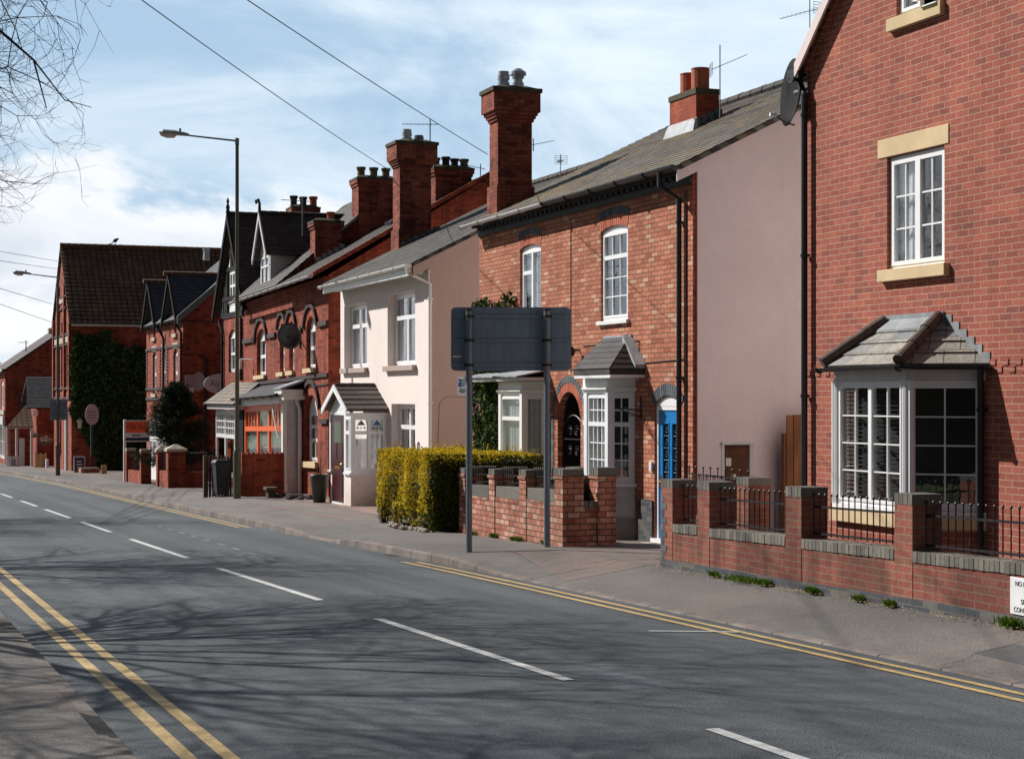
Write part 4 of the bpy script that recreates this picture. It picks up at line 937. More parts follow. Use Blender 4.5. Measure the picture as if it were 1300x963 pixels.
x = MB(); x.tube([(D2-.02, 23.3, 5.2), (D2-.02, 23.3, -.1)], .012, n=5); x.tube([(D2-.012, yf(741, D2), 2.95), (D2-.012, yf(741, D2), 2.96), (D2-.012, yf(812, D2), 2.98), (D2-.012, yf(812,D2), 2.62), (D2-.012, H2Y0+.2, 2.66)], .008, n=4)
x.tube([(D2-.01, 27.75, 5.2), (D2-.01, 27.74, 2.5)], .007, n=4)
x.build('wall_cable', M['black'], h)
x = MB(); x.lathe((D2-.16, yf(729, D2-.1), zf(729, 446, D2-.1)), [(.05,-.08),(.075,0),(.05,.07),(.01,.09)], 10); x.bar((D2, yf(729, D2-.1), zf(729, 446, D2-.1)+.02), (D2-.16, yf(729, D2-.1), zf(729, 446, D2-.1)+.02), .018); x.build('wall_lamp', M['black'], h)
x = MB(); by = yf(815, D2); bz = zf(815, 520, D2)
x.bar((D2-.02, by, bz-.14), (D2-.02, by, bz+.2), .012); x.bar((D2-.02, by, bz), (D2-.42, by+.02, bz+.02), .01); x.bar((D2-.02, by, bz-.12), (D2-.36, by+.02, bz), .009)
x.tube([(D2-.2+.06*math.cos(t), by, bz-.05+.05*math.sin(t)) for t in [2*PI*i/10 for i in range(11)]], .006, n=4); x.build('basket_bracket', M['iron'], h)
# chimneys
chimney(h, 11.76, 12.47, 31.55, 32.02, 5.3, 8.12, 'tall', [('cowl', 11.95, 31.75, .33, .12, 'steel'), ('hat', 12.28, 31.82, .42, .125, 'steel')], label='tall corbelled chimney at the far end')
cs = chimney(h, 14.35, 14.82, 28.2, 29.28, 6.3, 7.72, 'plain', [('cyl', 14.6, 28.52, .40, .165, 'terracotta'), ('cyl', 14.6, 28.98, .38, .165, 'terracotta')], mat='brick_chimney_new', label='short orange chimney with two terracotta pots')
x = MB(); zz = E2+(14.3-11.5)*k2; x.hexa([(14.22,28.1,zz-.08),(14.35,28.1,zz+.0),(14.35,29.36,zz+.0),(14.22,29.36,zz-.08),(14.31,28.16,zz+.2),(14.352,28.16,zz+.24),(14.352,29.3,zz+.24),(14.31,29.3,zz+.2)])
x.build('lead_flashing', M['lead'], cs)
x = MB(); zz = E2+(14.35-11.5)*k2
for i in range(4): x.box(14.3+.14*i, 14.46+.14*i, 28.185, 28.199, zz+.02+.065*i, zz+.2+.065*i)
x.build('stepped_lead', M['lead_dark'], cs)
x = MB(); zz = E2+(15.5-11.5)*k2; yy = 24.5
x.hexa([(15.2,yy,zz-.1),(15.7,yy,zz+.1),(15.7,yy+1.2,zz+.1),(15.2,yy+1.2,zz-.1),(15.2,yy,zz-.03),(15.7,yy,zz+.2),(15.7,yy+1.2,zz+.2),(15.2,yy+1.2,zz-.03)]); x.build('roof_window', M['black'], rf)

# ivy climbing the far end of this house
iv = thing('ivy', 'ivy hanging beside the far bay window of the orange brick house', 'ivy', (D2-.2, 31.4, -.3))
def ivs():
    while 1:
        y = R.uniform(30.2, 32.42); z = R.uniform(.3, 4.15)
        keep = (z > 2.6 and y > 30.4) or (1.9 < z and y > 30.6) or (y > 30.9 and z > 1.1) or (y > 31.3)
        if noise.noise(Vector((y*1.7, z*1.7, 3))) < -.3 or z > 3.92+.3*noise.noise(Vector((y*3, 0, 3))): keep = False
        if keep: return (D2-R.uniform(.02, .25)*(1+.4*noise.noise(Vector((y*2, z*2, 0)))), y, z), (-1, -.2, .3)
leaves('foliage', 'leaf_ivy', iv, ivs, 10500, .085)
x = MB()
for k in range(5):
    y = 31.1+.25*k; P_ = [(D2-.03, y, -.3)]
    for i in range(10): y += R.uniform(-.12, .1); P_.append((D2-.04, max(30.5, min(32.35, y)), -.3+.36*(i+1)))
    x.tube(P_, [.022*(1-.07*i) for i in range(11)], n=5)
x.build('stem', M['bark'], iv)
# ================================================================== THE CREAM RENDERED HOUSE
D3 = 11.7; Y0, Y1 = 35.6, 42.9; k3 = .5; E3 = 4.97; B3 = 21; RX3 = 16.4; RZ3 = E3+(RX3-11.28)*k3
h = thing('rendered_house', 'cream rendered two-storey house with white gutter and a gabled glazed porch', 'house', (D3, 39.2, -.5))
o1 = op(yf(437, D3), yf(466, D3), 2.80, 4.38); o2 = op(yf(492, D3), yf(527, D3), 2.80, 4.46); o3 = op(yf(497, D3), yf(527, D3), .35, 1.93)
dI = op(40.5, 39.5, -.5, 1.5)
x = MB(); F3 = front(D3)
closed_body(x, D3, Y0, Y1, B3, -.8, E3-.1, ridge=(RX3, RZ3-.12), front_ops=[o1, o2, o3, dI], depth=.26)
x.poly([(D3+.3, Y0+.05, 2.3), (B3-.1, Y0+.05, 2.3), (B3-.1, Y1-.05, 2.3), (D3+.3, Y1-.05, 2.3)])
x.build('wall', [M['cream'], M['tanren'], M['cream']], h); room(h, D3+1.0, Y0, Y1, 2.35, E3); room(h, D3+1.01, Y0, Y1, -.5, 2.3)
x = MB(); x.box(D3-.03, D3-.002, Y0+.0, Y0+.32, -.8, E3-.12); x.build('corner_quoin', M['cream'], h)
for o in (o1, o2, o3):
    window(h, F3, o, [(0,.5,.68,1,1,1),(0,.5,0,.68,1,1),(.5,1,.68,1,1,1),(.5,1,0,.68,1,1)], w=-.18, curtain='sides', sash=.05, fw=.06)
    sill(h, F3, o, ext=.1, h=.12, out=.1, mat='sill_taupe')
rf = MB(); ex = 11.24; ez = E3+(ex-11.28)*k3
for (xa, za) in ((ex, ez), (B3+.2, RZ3-(B3+.2-RX3)*k3)):
    roof_plane(rf, [(xa, Y0-.12, za), (xa, Y1+.1, za), (RX3, Y1+.1, RZ3), (RX3, Y0-.12, RZ3)], (0,1,0), .2, .013, .07)
rf = rf.build('roof', M['slate'], h)
x = MB(); ridge_tiles(x, (RX3, Y0, RZ3+.02), (RX3, Y1, RZ3+.02)); x.build('ridge', M['slate_dark'], rf)
fb = MB(); y_ = Y0-.08
fb.hexa([(ex,y_-.02,ez-.3),(ex,y_,ez-.3),(RX3,y_,RZ3-.3),(RX3,y_-.02,RZ3-.3),(ex,y_-.02,ez-.02),(ex,y_,ez-.02),(RX3,y_,RZ3-.03),(RX3,y_-.02,RZ3-.03)]); fb.build('bargeboard', M['tanren'], rf)
x = MB(); x.box(ex+.02, ex+.045, Y0-.1, Y1+.08, ez-.24, ez-.06)
yy = Y0+.2
while yy < Y1: x.box(ex+.05, D3-.001, yy, yy+.07, ez-.2, ez-.1); yy += .4
x.build('fascia', M['white'], h)
half_round_gutter(h, [(ex-.06, Y0-.1, ez-.02), (ex-.06, Y1+.1, ez-.05)], 'white', .06)
yp = yf(545, D3-.05)
downpipe(h, [(ex-.06, Y0+.02, ez-.06), (ex-.04, Y0+.0, ez-.2), (D3-.02, Y0-.07, ez-.42), (D3-.02, Y0-.07, -.6)], 'white', .04)
# porch
xp = 10.83; py0, py1, pz0, pze, pza = 38.8, 40.72, -.46, 1.66, 2.40; yc = (py0+py1)/2
Fp = front(xp); Fq = side(py0)
x = MB(); x.box(xp, D3, py0, py0+.08, pz0-.2, .28); x.box(xp, xp+.08, py0+.081, py0+.5, pz0-.2, .28); x.box(xp, xp+.08, py1-.24, py1-.0, pz0-.2, .28); x.box(xp+.081, D3, py1-.08, py1, pz0-.2, .28)
split_build(x, 'porch_wall', [M['cream']], h)
x = MB(); x.box(xp-.05, D3, py0-.05, py0+.1, .282, .33); x.box(xp-.05, xp+.1, py0+.101, py0+.52, .282, .33); x.box(xp-.05, xp+.1, py1-.26, py1+.05, .282, .33); split_build(x, 'porch_sill', M['upvc'], h)
window(h, Fq, dict(u0=xp, u1=D3, v0=.33, v1=pze, arch=0), [(0,.5,.72,1,1,1),(0,.5,0,.72,1,1),(.5,1,.72,1,1,1),(.5,1,0,.72,1,1)], w=0, fw=.06, sash=.04, curtain='half', name='porch_window')
window(h, Fp, dict(u0=-(py0+.5), u1=-py0, v0=.33, v1=pze, arch=0), [(0,1,.72,1,1,1),(0,1,0,.72,1,1)], w=0, fw=.06, sash=.04, curtain=None, name='porch_window')
x = MB(); x.fbox(Fp, -py1, -py1+.1, pz0, pze, -.07, .0); x.fbox(Fp, -(py0+.6), -(py0+.5), pz0, pze, -.07, .001); x.fbox(Fp, -py1, -py0, pze, pze+.06, -.07, .002); x.fbox(Fp, -py1+.1, -(py0+.6), pz0-.02, pz0+.05, -.07, .01)
x.prism([Fp.p(-py1+.02, pze+.06, -.01), Fp.p(-py0-.02, pze+.06, -.01), Fp.p(-yc, 2.27, -.01)], (.05,0,0)); x.build('porch_frame', M['upvc'], h)
x = MB(); x.fbox(Fp, -py1+.105, -(py0+.605), pz0+.055, pze-.005, -.05, -.015)
for (a, b, c, d) in ((.12,.88,.06,.4),(.12,.44,.5,.68),(.56,.88,.5,.68)):
    L = py1-.105-(py0+.605); H_ = pze-pz0-.06; x.fbox(Fp, -py1+.105+L*a, -py1+.105+L*b, pz0+.055+H_*c, pz0+.055+H_*d, -.015, -.004)
pd = x.build('porch_door', M['maroon_door'], h, label='dark maroon porch door')
x = MB(); L = py1-.105-(py0+.605); x.fbox(Fp, -py1+.105+L*.25, -py1+.105+L*.75, 1.0, 1.5, -.014, -.008); x.build('door_glass', M['glass'], pd)
x = MB(); x.fbox(Fp, -py1+.105+L*.3, -py1+.105+L*.7, .38, .44, -.014, .004); x.ball(Fp.p(-py1+.105+L*.88, .5, .02), .03); x.build('letter_plate', M['brass'], pd)
x = MB(); ov = .16; kz = (pza-pze)/(yc-py0)
for s in (-1, 1):
    ye = yc+s*(yc-py0+ov); ze = 1.80
    roof_plane(x, [(xp-.14, ye, ze), (D3-.0, ye, ze), (D3-.0, yc, 2.37), (xp-.14, yc, 2.37)], (1,0,0), .23, .018, .05)
pr = x.build('porch_roof', M['plain_tile'], h)
x = MB(); ridge_tiles(x, (xp-.13, yc, 2.36), (D3, yc, 2.36), r=.06); x.build('ridge', M['slate_dark'], pr)
x = MB()
for s in (-1, 1):
    ye = yc+s*(yc-py0+ov); ze = 1.74; pa = 2.31
    x.hexa([(xp-.17,ye,ze-.07),(xp-.14,ye,ze-.07),(xp-.14,yc,pa-.08),(xp-.17,yc,pa-.08),(xp-.17,ye,ze+.07),(xp-.14,ye,ze+.07),(xp-.14,yc,pa+.07),(xp-.17,yc,pa+.07)])
x.box(xp-.12, D3, py0-.04, py0-.005, pze-.02, pze+.06); x.build('porch_fascia', M['upvc'], pr)
# leaded coloured motifs in the porch top lights
x = MB(); x2 = MB()
for uc_, mm in ((xp+.25, 1), (xp+.64, 2)):
    t_ = (x if mm == 1 else x2); vz = 1.43
    t_.prism([Fq.p(uc_-.1, vz, -.014), Fq.p(uc_+.1, vz, -.014), Fq.p(uc_+.05, vz+.07, -.014), Fq.p(uc_, vz+.12, -.014), Fq.p(uc_-.05, vz+.07, -.014)], (0,.004,0))
    t2 = (x2 if mm == 1 else x); 
    t2.prism([Fq.p(uc_-.02, vz-.08, -.014), Fq.p(uc_+.02, vz-.08, -.014), Fq.p(uc_, vz-.02, -.014)], (0,.004,0))
    for s in (-1, 1): x.prism([Fq.p(uc_+s*.04, vz-.07, -.014), Fq.p(uc_+s*.12, vz-.08, -.014), Fq.p(uc_+s*.09, vz-.03, -.014)], (0,.004,0))
x.build('stained_glass', M['green_glass'], h, label='green stained glass motif'); x2.build('stained_glass', M['blue_curtain'], h, label='blue stained glass motif')
x = MB(); x.tube([(D3-.02, yf(533, D3)+.05+.05*math.cos(t), 1.0+.1*math.sin(t)) for t in [2*PI*i/12 for i in range(13)]], .012, n=5); x.build('wall_ornament', M['iron'], h)
x = MB(); x.tube([(xf(556,Y0), Y0-.015, .9), (xf(558,Y0), Y0-.015, 1.95), (xf(566,Y0), Y0-.015, 2.1), (xf(600,Y0), Y0-.015, 2.1)], .01, n=5); x.build('wall_cable', M['tanren'], h)
chimney(h, 13.08, 13.92, 42.25, 42.85, 5.3, 8.62, 'tall', [('cowl', 13.35, 42.5, .32, .13, 'steel'), ('cowl', 13.7, 42.6, .2, .13, 'galv')])
x = MB()
for i in range(6): zz = E3+(13.1+.16*i-11.28)*k3; x.box(13.1+.17*i, 13.3+.17*i, 42.19, 42.205, zz+.0, zz+.17)
x.build('stepped_lead', M['lead_dark'], rf)

# ================================================================== THE VICTORIAN PAIR WITH THE ORANGE SHOP BAY (its courses fall with the street)
SHEAR[:] = [-.02, 46.0]
D4 = 11.7; Y0, Y1 = 44.1, 54.45; YM = 48.5; F4 = front(D4); E4 = 5.24; B4 = 21
sy = lambda Y: .02*(Y-46)              # undo the shear for heights taken at a column
h = thing('victorian_house', 'Victorian red brick pair with hooded arched windows and an orange-framed ground floor bay', 'house', (D4, 48.5, -.6))
def opx(xa, xb, ya, yb, arch=0, D=D4, depth=None):   # ya top pixel, yb bottom pixel at the middle column
    xm = (xa+xb)/2; Ym = yf(xm, D); return op(yf(xa, D), yf(xb, D), zf(xm, yb, D)+sy(Ym), zf(xm, ya, D)+sy(Ym), arch, depth)
w1 = opx(326, 337.5, 408, 472, .25); w2 = opx(355, 361.5, 400, 467, .25); w3 = opx(367, 373.5, 396, 466, .25); w4 = opx(389, 400.5, 390, 462, .3); w5 = opx(388, 403, 501, 586, .45)
w1['v1'] = w2['v1'] = w3['v1'] = w4['v1'] = 4.28; w1['v0'] = w2['v0'] = w3['v0'] = w4['v0'] = 2.86
x = MB(); doorY = (yf(361, D4), yf(376, D4))
facade(x, F4, -Y1, -Y0, -1.0, E4, [w1, w2, w3, w4, w5], .14)
RXa, RZa = 16.2, 8.12; RXb = 15.0; kb = .86; RZb = 5.3+(RXb-11.3)*kb
x.poly([(D4, Y0, -1), (B4, Y0, -1), (B4, Y0, E4), (RXa, Y0, RZa-.1), (D4, Y0, E4)], m=1)
x.poly([(D4, YM, -1), (B4, YM, -1), (B4, YM, 4), (RXb, YM, RZb+.1), (D4, YM, E4+.35)], m=1)
x.poly([(D4, YM, E4+.3), (D4+.0, YM-.001, E4), (RXb, YM-.001, RZb)], m=1)
x.poly([(D4, Y1, -1), (B4, Y1, -1), (B4, Y1, 4), (RXb, Y1, RZb-.1), (D4, Y1, E4)], m=1)
x.poly([(B4, Y0, -1), (B4, Y1, -1), (B4, Y1, E4), (B4, Y0, E4)], m=1)
x.build('wall', [M['brick_old'], M['brick_old']], h); room(h, D4+.8, Y0, Y1, -.8, E4)
for o, nm in ((w1,''),(w2,''),(w3,''),(w4,''),(w5,'')):
    window(h, F4, o, [(0,1,.5,1,1,1),(0,1,0,.5,1,1)] if o is not w5 else [(0,1,.72,1,2,1),(0,1,.42,.72,2,1),(0,1,0,.42,2,1)], w=-.11, curtain='net' if o is not w5 else 'sides', sash=.05, fw=.06)
    sill(h, F4, o, ext=.1, h=.12 if o is not w5 else .16, out=.1, mat='stone')
for o in (w1, w2, w3, w4, w5):
    x = MB(); voussoirs(x, F4, o, .22 if o is not w5 else .3, proud=.01, bw=.09); x.build('brick_arch', M['red_arch2'], h)
x = MB()
for o in (w1, w2, w3, w4, w5):
    q = dict(o); e_ = .24 if o is not w5 else .3; q['u0'] -= e_*.8; q['u1'] += e_*.8; q['v1'] += e_; q['arch'] = (q['u1']-q['u0'])/2*.8
    voussoirs(x, F4, q, .12, proud=.075, bw=.16)
sp = w1['v1']-.15
def band(z, a, b, hgt=.13, pr=.07): x.box(D4-pr, D4, b, a, z, z+hgt)
ends = sorted([(-o['u1']-.42, -o['u0']+.42) for o in (w1, w2, w3, w4)]); cur = Y0
for a, b in ends:
    if a > cur: band(sp-.2, a, cur)
    cur = max(cur, b)
if cur < Y1: band(sp-.2, Y1, cur)
band(2.58, Y1, Y0, .1, .05); band(2.36, Y1, Y0, .05, .03)
band(1.35, yf(378, D4), -w5['u0']+.45, .12, .06); band(1.35, -w5['u1']-.4, Y0, .12, .06)
x.build('moulded_band', M['dark_arch'], h)
x = MB(); band(4.9, Y1, Y0, .07, .04); band(4.98, Y1, Y0, .07, .07); band(5.06, Y1, Y0, .14, .11); x.build('eaves_courses', M['brick_old'], h)
ra = MB(); k4 = (RZa-5.22)/(RXa-11.2)
for (xa, za) in ((11.25, 5.25), (B4+.1, RZa-(B4+.1-RXa)*k4)):
    roof_plane(ra, [(xa, Y0-.1, za), (xa, YM, za), (RXa, YM, RZa), (RXa, Y0-.1, RZa)], (0,1,0), .2, .013, .07)
ra = ra.build('roof', M['slate'], h, label='lower grey slate roof')
x = MB(); x.hexa([(11.25,Y0-.13,5.17),(11.25,Y0-.03,5.17),(RXa,Y0-.03,RZa-.08),(RXa,Y0-.13,RZa-.08),(11.25,Y0-.13,5.29),(11.25,Y0-.03,5.29),(RXa,Y0-.03,RZa+.045),(RXa,Y0-.13,RZa+.045)]); x.build('verge', M['brick_old'], ra)
x = MB(); x.hexa([(14.0,46.0,5.27+(14.0-11.25)*k4+.02),(15.1,46.0,5.27+(15.1-11.25)*k4+.02),(15.1,46.7,5.27+(15.1-11.25)*k4+.02),(14.0,46.7,5.27+(14.0-11.25)*k4+.02),(14.0,46.0,5.27+(14.0-11.25)*k4+.1),(15.1,46.0,5.27+(15.1-11.25)*k4+.1),(15.1,46.7,5.27+(15.1-11.25)*k4+.1),(14.0,46.7,5.27+(14.0-11.25)*k4+.1)]); x.build('roof_window', M['black'], ra)
rb = MB()
for (xa, za) in ((11.3, 5.3), (18.5, RZb-(18.5-RXb)*kb)):
    roof_plane(rb, [(xa, YM-.08, za), (xa, Y1+.1, za), (RXb, Y1+.1, RZb), (RXb, YM-.08, RZb)], (0,1,0), .2, .013, .07)
rb = rb.build('roof', M['slate'], h, label='higher mossy slate roof behind the dormer')
x = MB(); va = 5.3+(12.9-11.3)*kb; x.hexa([(12.9,YM-.12,va-.06),(12.9,YM-.05,va-.06),(RXb,YM-.05,RZb-.05),(RXb,YM-.12,RZb-.05),(12.9,YM-.12,va+.03),(12.9,YM-.05,va+.03),(RXb,YM-.05,RZb+.05),(RXb,YM-.12,RZb+.05)]); x.build('verge', M['lead'], rb)
x = MB()
for i in range(5): zz = 5.3+(12.45+.17*i-11.25)*k4; x.box(12.45+.17*i, 12.6+.17*i, 48.255, 48.28, zz+.0, zz+.13)
x.build('stepped_lead', M['lead'], ra)
half_round_gutter(h, [(11.2, Y0-.05, 5.22), (11.2, Y1-.2, 5.22)], 'greypaint', .06)
# dormer
dc, dh, dX = 51.55, .66, 11.72; dz0, dze, dza = 5.56, 6.62, 7.72
x = MB(); Fd = front(dX); dwo = dict(u0=-dc-dh+.1, u1=-dc+dh-.1, v0=dz0+.04, v1=6.42, arch=0)
facade(x, Fd, -dc-dh, -dc+dh, dz0-.2, dze, [dwo], .05); x.poly([(dX, dc-dh, dze), (dX, dc+dh, dze), (dX, dc, dza-.15)])
for s in (-1, 1): x.poly([(dX, dc+s*dh, dz0-.25), (dX+1.8, dc+s*dh, dz0-.25), (dX+1.8, dc+s*dh, dze), (dX, dc+s*dh, dze)])
dm = x.build('dormer', M['greypaint'], h)
wd = window(dm, Fd, dwo, [(0,.5,.7,1,1,1),(0,.5,0,.7,1,1),(.5,1,.7,1,1,1),(.5,1,0,.7,1,1)], w=-.02, curtain=None, sash=.05) if False else None
x = MB(); 
for (a,b,c,d) in ((0,.06,0,1),(.94,1,0,1),(.47,.53,0,1),(0,1,0,.06),(0,1,.94,1),(0,1,.62,.68)):
    W_ = dwo['u1']-dwo['u0']; H_ = dwo['v1']-dwo['v0']; x.fbox(Fd, dwo['u0']+W_*a, dwo['u0']+W_*b, dwo['v0']+H_*c, dwo['v0']+H_*d, -.04-.004*c, .01+.002*b)
x.build('dormer_window', M['upvc'], dm)
x = MB(); x.poly([Fd.p(dwo['u0'],dwo['v0'],-.02), Fd.p(dwo['u1'],dwo['v0'],-.02), Fd.p(dwo['u1'],dwo['v1'],-.02), Fd.p(dwo['u0'],dwo['v1'],-.02)]); x.build('pane', M['glass'], dm)
x = MB(); kd = (dza-dze)/.8*1.0; dov = .92; vf = dX-.18
for s in (-1, 1):
    ye = dc+s*dov; ze = 6.42
    roof_plane(x, [(vf, ye, ze), (16.5, ye, ze), (16.5, dc, dza), (vf, dc, dza)], (1,0,0), .17, .012, .06)
x.build('dormer_roof', M['slate_dark'], dm)
x = MB()
for s in (-1, 1):
    ye = dc+s*(dov+.02); ze = 6.4
    x.hexa([(vf-.04,ye,ze-.14),(vf,ye,ze-.16),(vf,dc,dza-.16),(vf-.04,dc,dza-.16),(vf-.04,ye,ze+.06),(vf,ye,ze+.06),(vf,dc,dza+.06),(vf-.04,dc,dza+.06)])
split_build(x, 'bargeboard', M['greypaint'], dm)
x = MB(); ridge_tiles(x, (vf, dc, dza+.02), (14.6, dc, dza+.02), r=.08); x.tube([(vf, dc, dza+.05), (vf, dc, dza+.3), (vf-.02, dc+.08, dza+.42), (vf-.06, dc+.2, dza+.4), (vf-.05, dc+.22, dza+.32)], [.05,.04,.05,.05,.03], n=6); x.build('ridge_finial', M['darkpot'], dm)
# chimneys of the pair
chimney(h, 12.42, 13.2, 48.28, 48.85, 5.6, 7.2, 'corbel', [('pot', 12.95, 48.56, .26, .13, 'terracotta')], label='small party-wall chimney with one pot')
chimney(h, 12.75, 13.55, 52.3, 52.9, 5.9, 8.1, 'corbel', [('pot', 12.85, 52.6, .34, .13, 'darkpot'), ('pot', 13.15, 52.6, .32, .13, 'darkpot'), ('pot', 13.47, 52.6, .34, .14, 'terracotta')], label='chimney with two black pots and one terracotta pot')
chimney(h, 13.72, 14.84, 48.35, 49.05, 6.4, 8.5, 'corbel', [('pot', 13.9, 48.7, .32, .14, 'buffpot'), ('pot', 14.28, 48.7, .32, .14, 'buffpot'), ('pot', 14.65, 48.7, .32, .14, 'buffpot')], label='mossy chimney with three buff pots')
chimney(h, 14.95, 16.0, 45.0, 45.7, 7.0, 8.38, 'corbel', [('pot', 15.08, 45.35, .27, .13, 'buffpot'), ('pot', 15.35, 45.3, .3, .13, 'darkpot'), ('pot', 15.62, 45.35, .27, .13, 'darkpot'), ('pot', 15.9, 45.35, .27, .14, 'buffpot')], label='chimney with four stained pots near the gable peak')
# ground floor: orange bay window, shared lean-to canopy, white pilasters and doorway
xb = 11.2; by0, by1 = yf(359.5, xb), yf(310.5, xb); Fb = front(xb)
zt0, zt1 = -.1, 1.92
x = MB(); x.box(xb+.02, D4, by0, by1, -1, zt0+.05); x.build('bay_base', M['brick_old'], h)
obl = dict(u0=-by1, u1=-by0, v0=zt0, v1=zt1, arch=0)
window(h, Fb, obl, [(0,.36,.68,1,4,1),(0,.36,0,.68,1,1),(.36,.66,.68,1,1,1),(.36,.66,0,.68,1,1),(.66,1,.68,1,4,1),(.66,1,0,.68,1,1)], w=0, fw=.1, mat='orange', curtain='net', sash=.07, bar=.05, name='bay_window', label='orange-framed shop bay window')
Fs4 = side(by0); window(h, Fs4, dict(u0=xb, u1=D4, v0=zt0, v1=zt1, arch=0), [(0,1,.68,1,2,1),(0,1,0,.68,1,1)], w=0, fw=.08, mat='orange', curtain='net', sash=.06, bar=.04, name='bay_window')
x = MB(); x.box(xb-.12, D4, by0-.05, by1+.02, zt1, zt1+.2); x.build('bay_fascia', M['white'], h)
x = MB(); roof_plane(x, [(xb-.3, by0-.1, zt1+.24), (xb-.3, by1+.0, zt1+.24), (D4, by1, zt1+.62), (D4, by0-.1, zt1+.62)], (0,1,0), .18, .012, .05); x.build('canopy_roof', M['slate_blue'], h)
half_round_gutter(h, [(xb-.36, by0-.1, zt1+.24), (xb-.36, by1, zt1+.24)], 'black', .06, name='bay_gutter')
Yr_ = by0-.06
x = MB(); x.box(xb+.03, D4-.001, Yr_-.03, Yr_, -1, zt1+.1); x.box(xb+.1, D4-.05, Yr_-.045, Yr_-.031, -.7, 1.7); x.build('bay_return', M['greypaint'], h)
x = MB(); x.box(xb-.04, xb+.08, by0-.12, by0+.06, -1, zt1+.1); x.box(xb-.06, xb+.1, by0-.14, by0+.08, -1, -.3); x.build('pilaster', M['white'], h)
x = MB(); x.box(xb-.1, D4, by0-.5, by0+.1, zt1+.101, zt1+.26); x.box(xb-.18, D4, by0-.56, by0+.3, zt1+.26, zt1+.38); x.build('entablature', M['white'], h)
x = MB(); roof_plane(x, [(xb-.22, by0-.6, zt1+.42), (xb-.22, by0+.35, zt1+.42), (D4, by0+.35, zt1+.66), (D4, by0-.6, zt1+.66)], (0,1,0), .3, .008, .05); x.build('door_hood', M['lead'], h)
downpipe(h, [(xb+.3, Yr_-.2, zt1+.1), (D4-.1, Yr_-.22, zt1-.15), (D4-.1, Yr_-.22, -.9)], 'white', .055)
x = MB(); x.tube([(xb-.1, yf(350, xb), 2.1), (xb-.12, yf(352, xb)-.1, 1.6), (xb-.06, yf(354, xb)-.2, 1.0)], .03, n=6); x.build('hose', M['white'], h)
SHEAR[:] = [0, 0]
sd = thing('satellite_dish', 'round black satellite dish face-on between the arched upper windows of the Victorian pair', 'satellite dish', (11.5, yf(366, 11.4), 3.3))
c = Vector((11.15, yf(365, 11.15), zf(365, 427, 11.15))); ax = Vector((.25, -.95, .12)).normalized()
x = MB(); x.lathe(c, [(.01,0),(.2,.03),(.3,.07),(.36,.11),(.365,.1),(.3,.05),(.2,.01),(.01,-.02)], 20, axis=ax); x.build('dish', M['black'], sd, smooth=True)
x = MB(); x.bar(c+Vector((0,-.02,0)), (D4, yf(382, D4), c.z-.1), .025); x.bar((D4-.02, yf(382, D4), c.z-.3), (D4-.02, yf(382, D4), c.z+.1), .03); x.build('bracket', M['black'], sd)
al = thing('wall_lamp', 'white bracket floodlight on the brick above the shop canopy', 'lamp', (11.6, yf(314, 11.6), 2.6))
x = MB(); yy = yf(315, 11.6); zz = zf(315, 460, 11.6); x.bar((11.7, yy-.3, zz+.08), (11.4, yy, zz+.1), .02); x.tube([(11.4, yy, zz+.1), (11.38, yy+.1, zz+.05), (11.38, yy+.1, zz-.2)], .045, n=8); x.build('lamp_arm', M['white'], al)

# ================================================================== THE HALF-TIMBERED GABLE HOUSE
D5 = 11.7; Y0, Y1 = 54.47, 57.7; gc, gh = 56.1, 2.45; F5 = front(D5)
h = thing('half_timbered_house', 'tall narrow gabled house with black and white half-timbering and a white shopfront', 'house', (D5, 54.9, -.8))
x = MB(); zj = 4.72
facade(x, F5, -Y1, -Y0, -1.2, zj, [op(56.9, 55.7, 2.9, 4.3, .2)], .1)
x.poly([(D5, Y0, -1.2), (20, Y0, -1.2), (20, Y0, zj+.1), (D5, Y0, zj+.1)]); x.poly([(D5, Y1, -1.2), (20, Y1, -1.2), (20, Y1, zj+.1), (D5, Y1, zj+.1)]); x.poly([(20, Y0, -1.2), (20, Y1, -1.2), (20, Y1, zj), (20, gc, 7.8), (20, Y0, zj)])
x.build('wall', M['brick_old'], h)
window(h, F5, op(56.9, 55.7, 2.9, 4.3, .2), [(0,1,.5,1,1,1),(0,1,0,.5,1,1)], w=-.08, curtain='net')
Dg = D5-.03; Fg = front(Dg)
x = MB(); facade(x, Fg, -gc-1.8, -gc+1.8, zj, 5.3, [dict(u0=-gc-.5, u1=-gc+.5, v0=5.0, v1=5.3, arch=0)], .08)
x.poly([(Dg, gc-1.8, 5.3), (Dg, gc-.5, 5.3), (Dg, gc-.5, 6.5), (Dg, gc-1.1, 6.0)]); x.poly([(Dg, gc+1.8, 5.3), (Dg, gc+.5, 5.3), (Dg, gc+.5, 6.5), (Dg, gc+1.1, 6.0)])
x.poly([(Dg, gc-.5, 6.2), (Dg, gc+.5, 6.2), (Dg, gc+.5, 6.9), (Dg, gc, 7.6), (Dg, gc-.5, 6.9)]); x.box(Dg, D5, gc-1.75, gc+1.75, zj-.02, zj+.02)
x.poly([(Dg, gc-1.62, zj), (Dg+3, gc-1.62, zj), (Dg+3, gc-1.62, 5.6), (Dg, gc-1.62, 5.6)])
g5 = x.build('timbered_gable', M['white'], h)
x = MB(); t = lambda a, b, c, d: x.fbox(Fg, a, b, c, d, .001, .03)
for i in range(13):
    u = -gc-1.75+3.5*i/12
    if abs(u+gc) > .55: t(u-.05, u+.05, zj, min(6.2, 7.75-abs(u+gc)*1.31))
for z in (zj, 5.25): x.fbox(Fg, -gc-1.78, -gc+1.78, z, z+.13, .0, .036)
for z, w_ in ((6.22, .98), (6.75, .62)): x.fbox(Fg, -gc-w_, -gc+w_, z, z+.12, .0, .036)
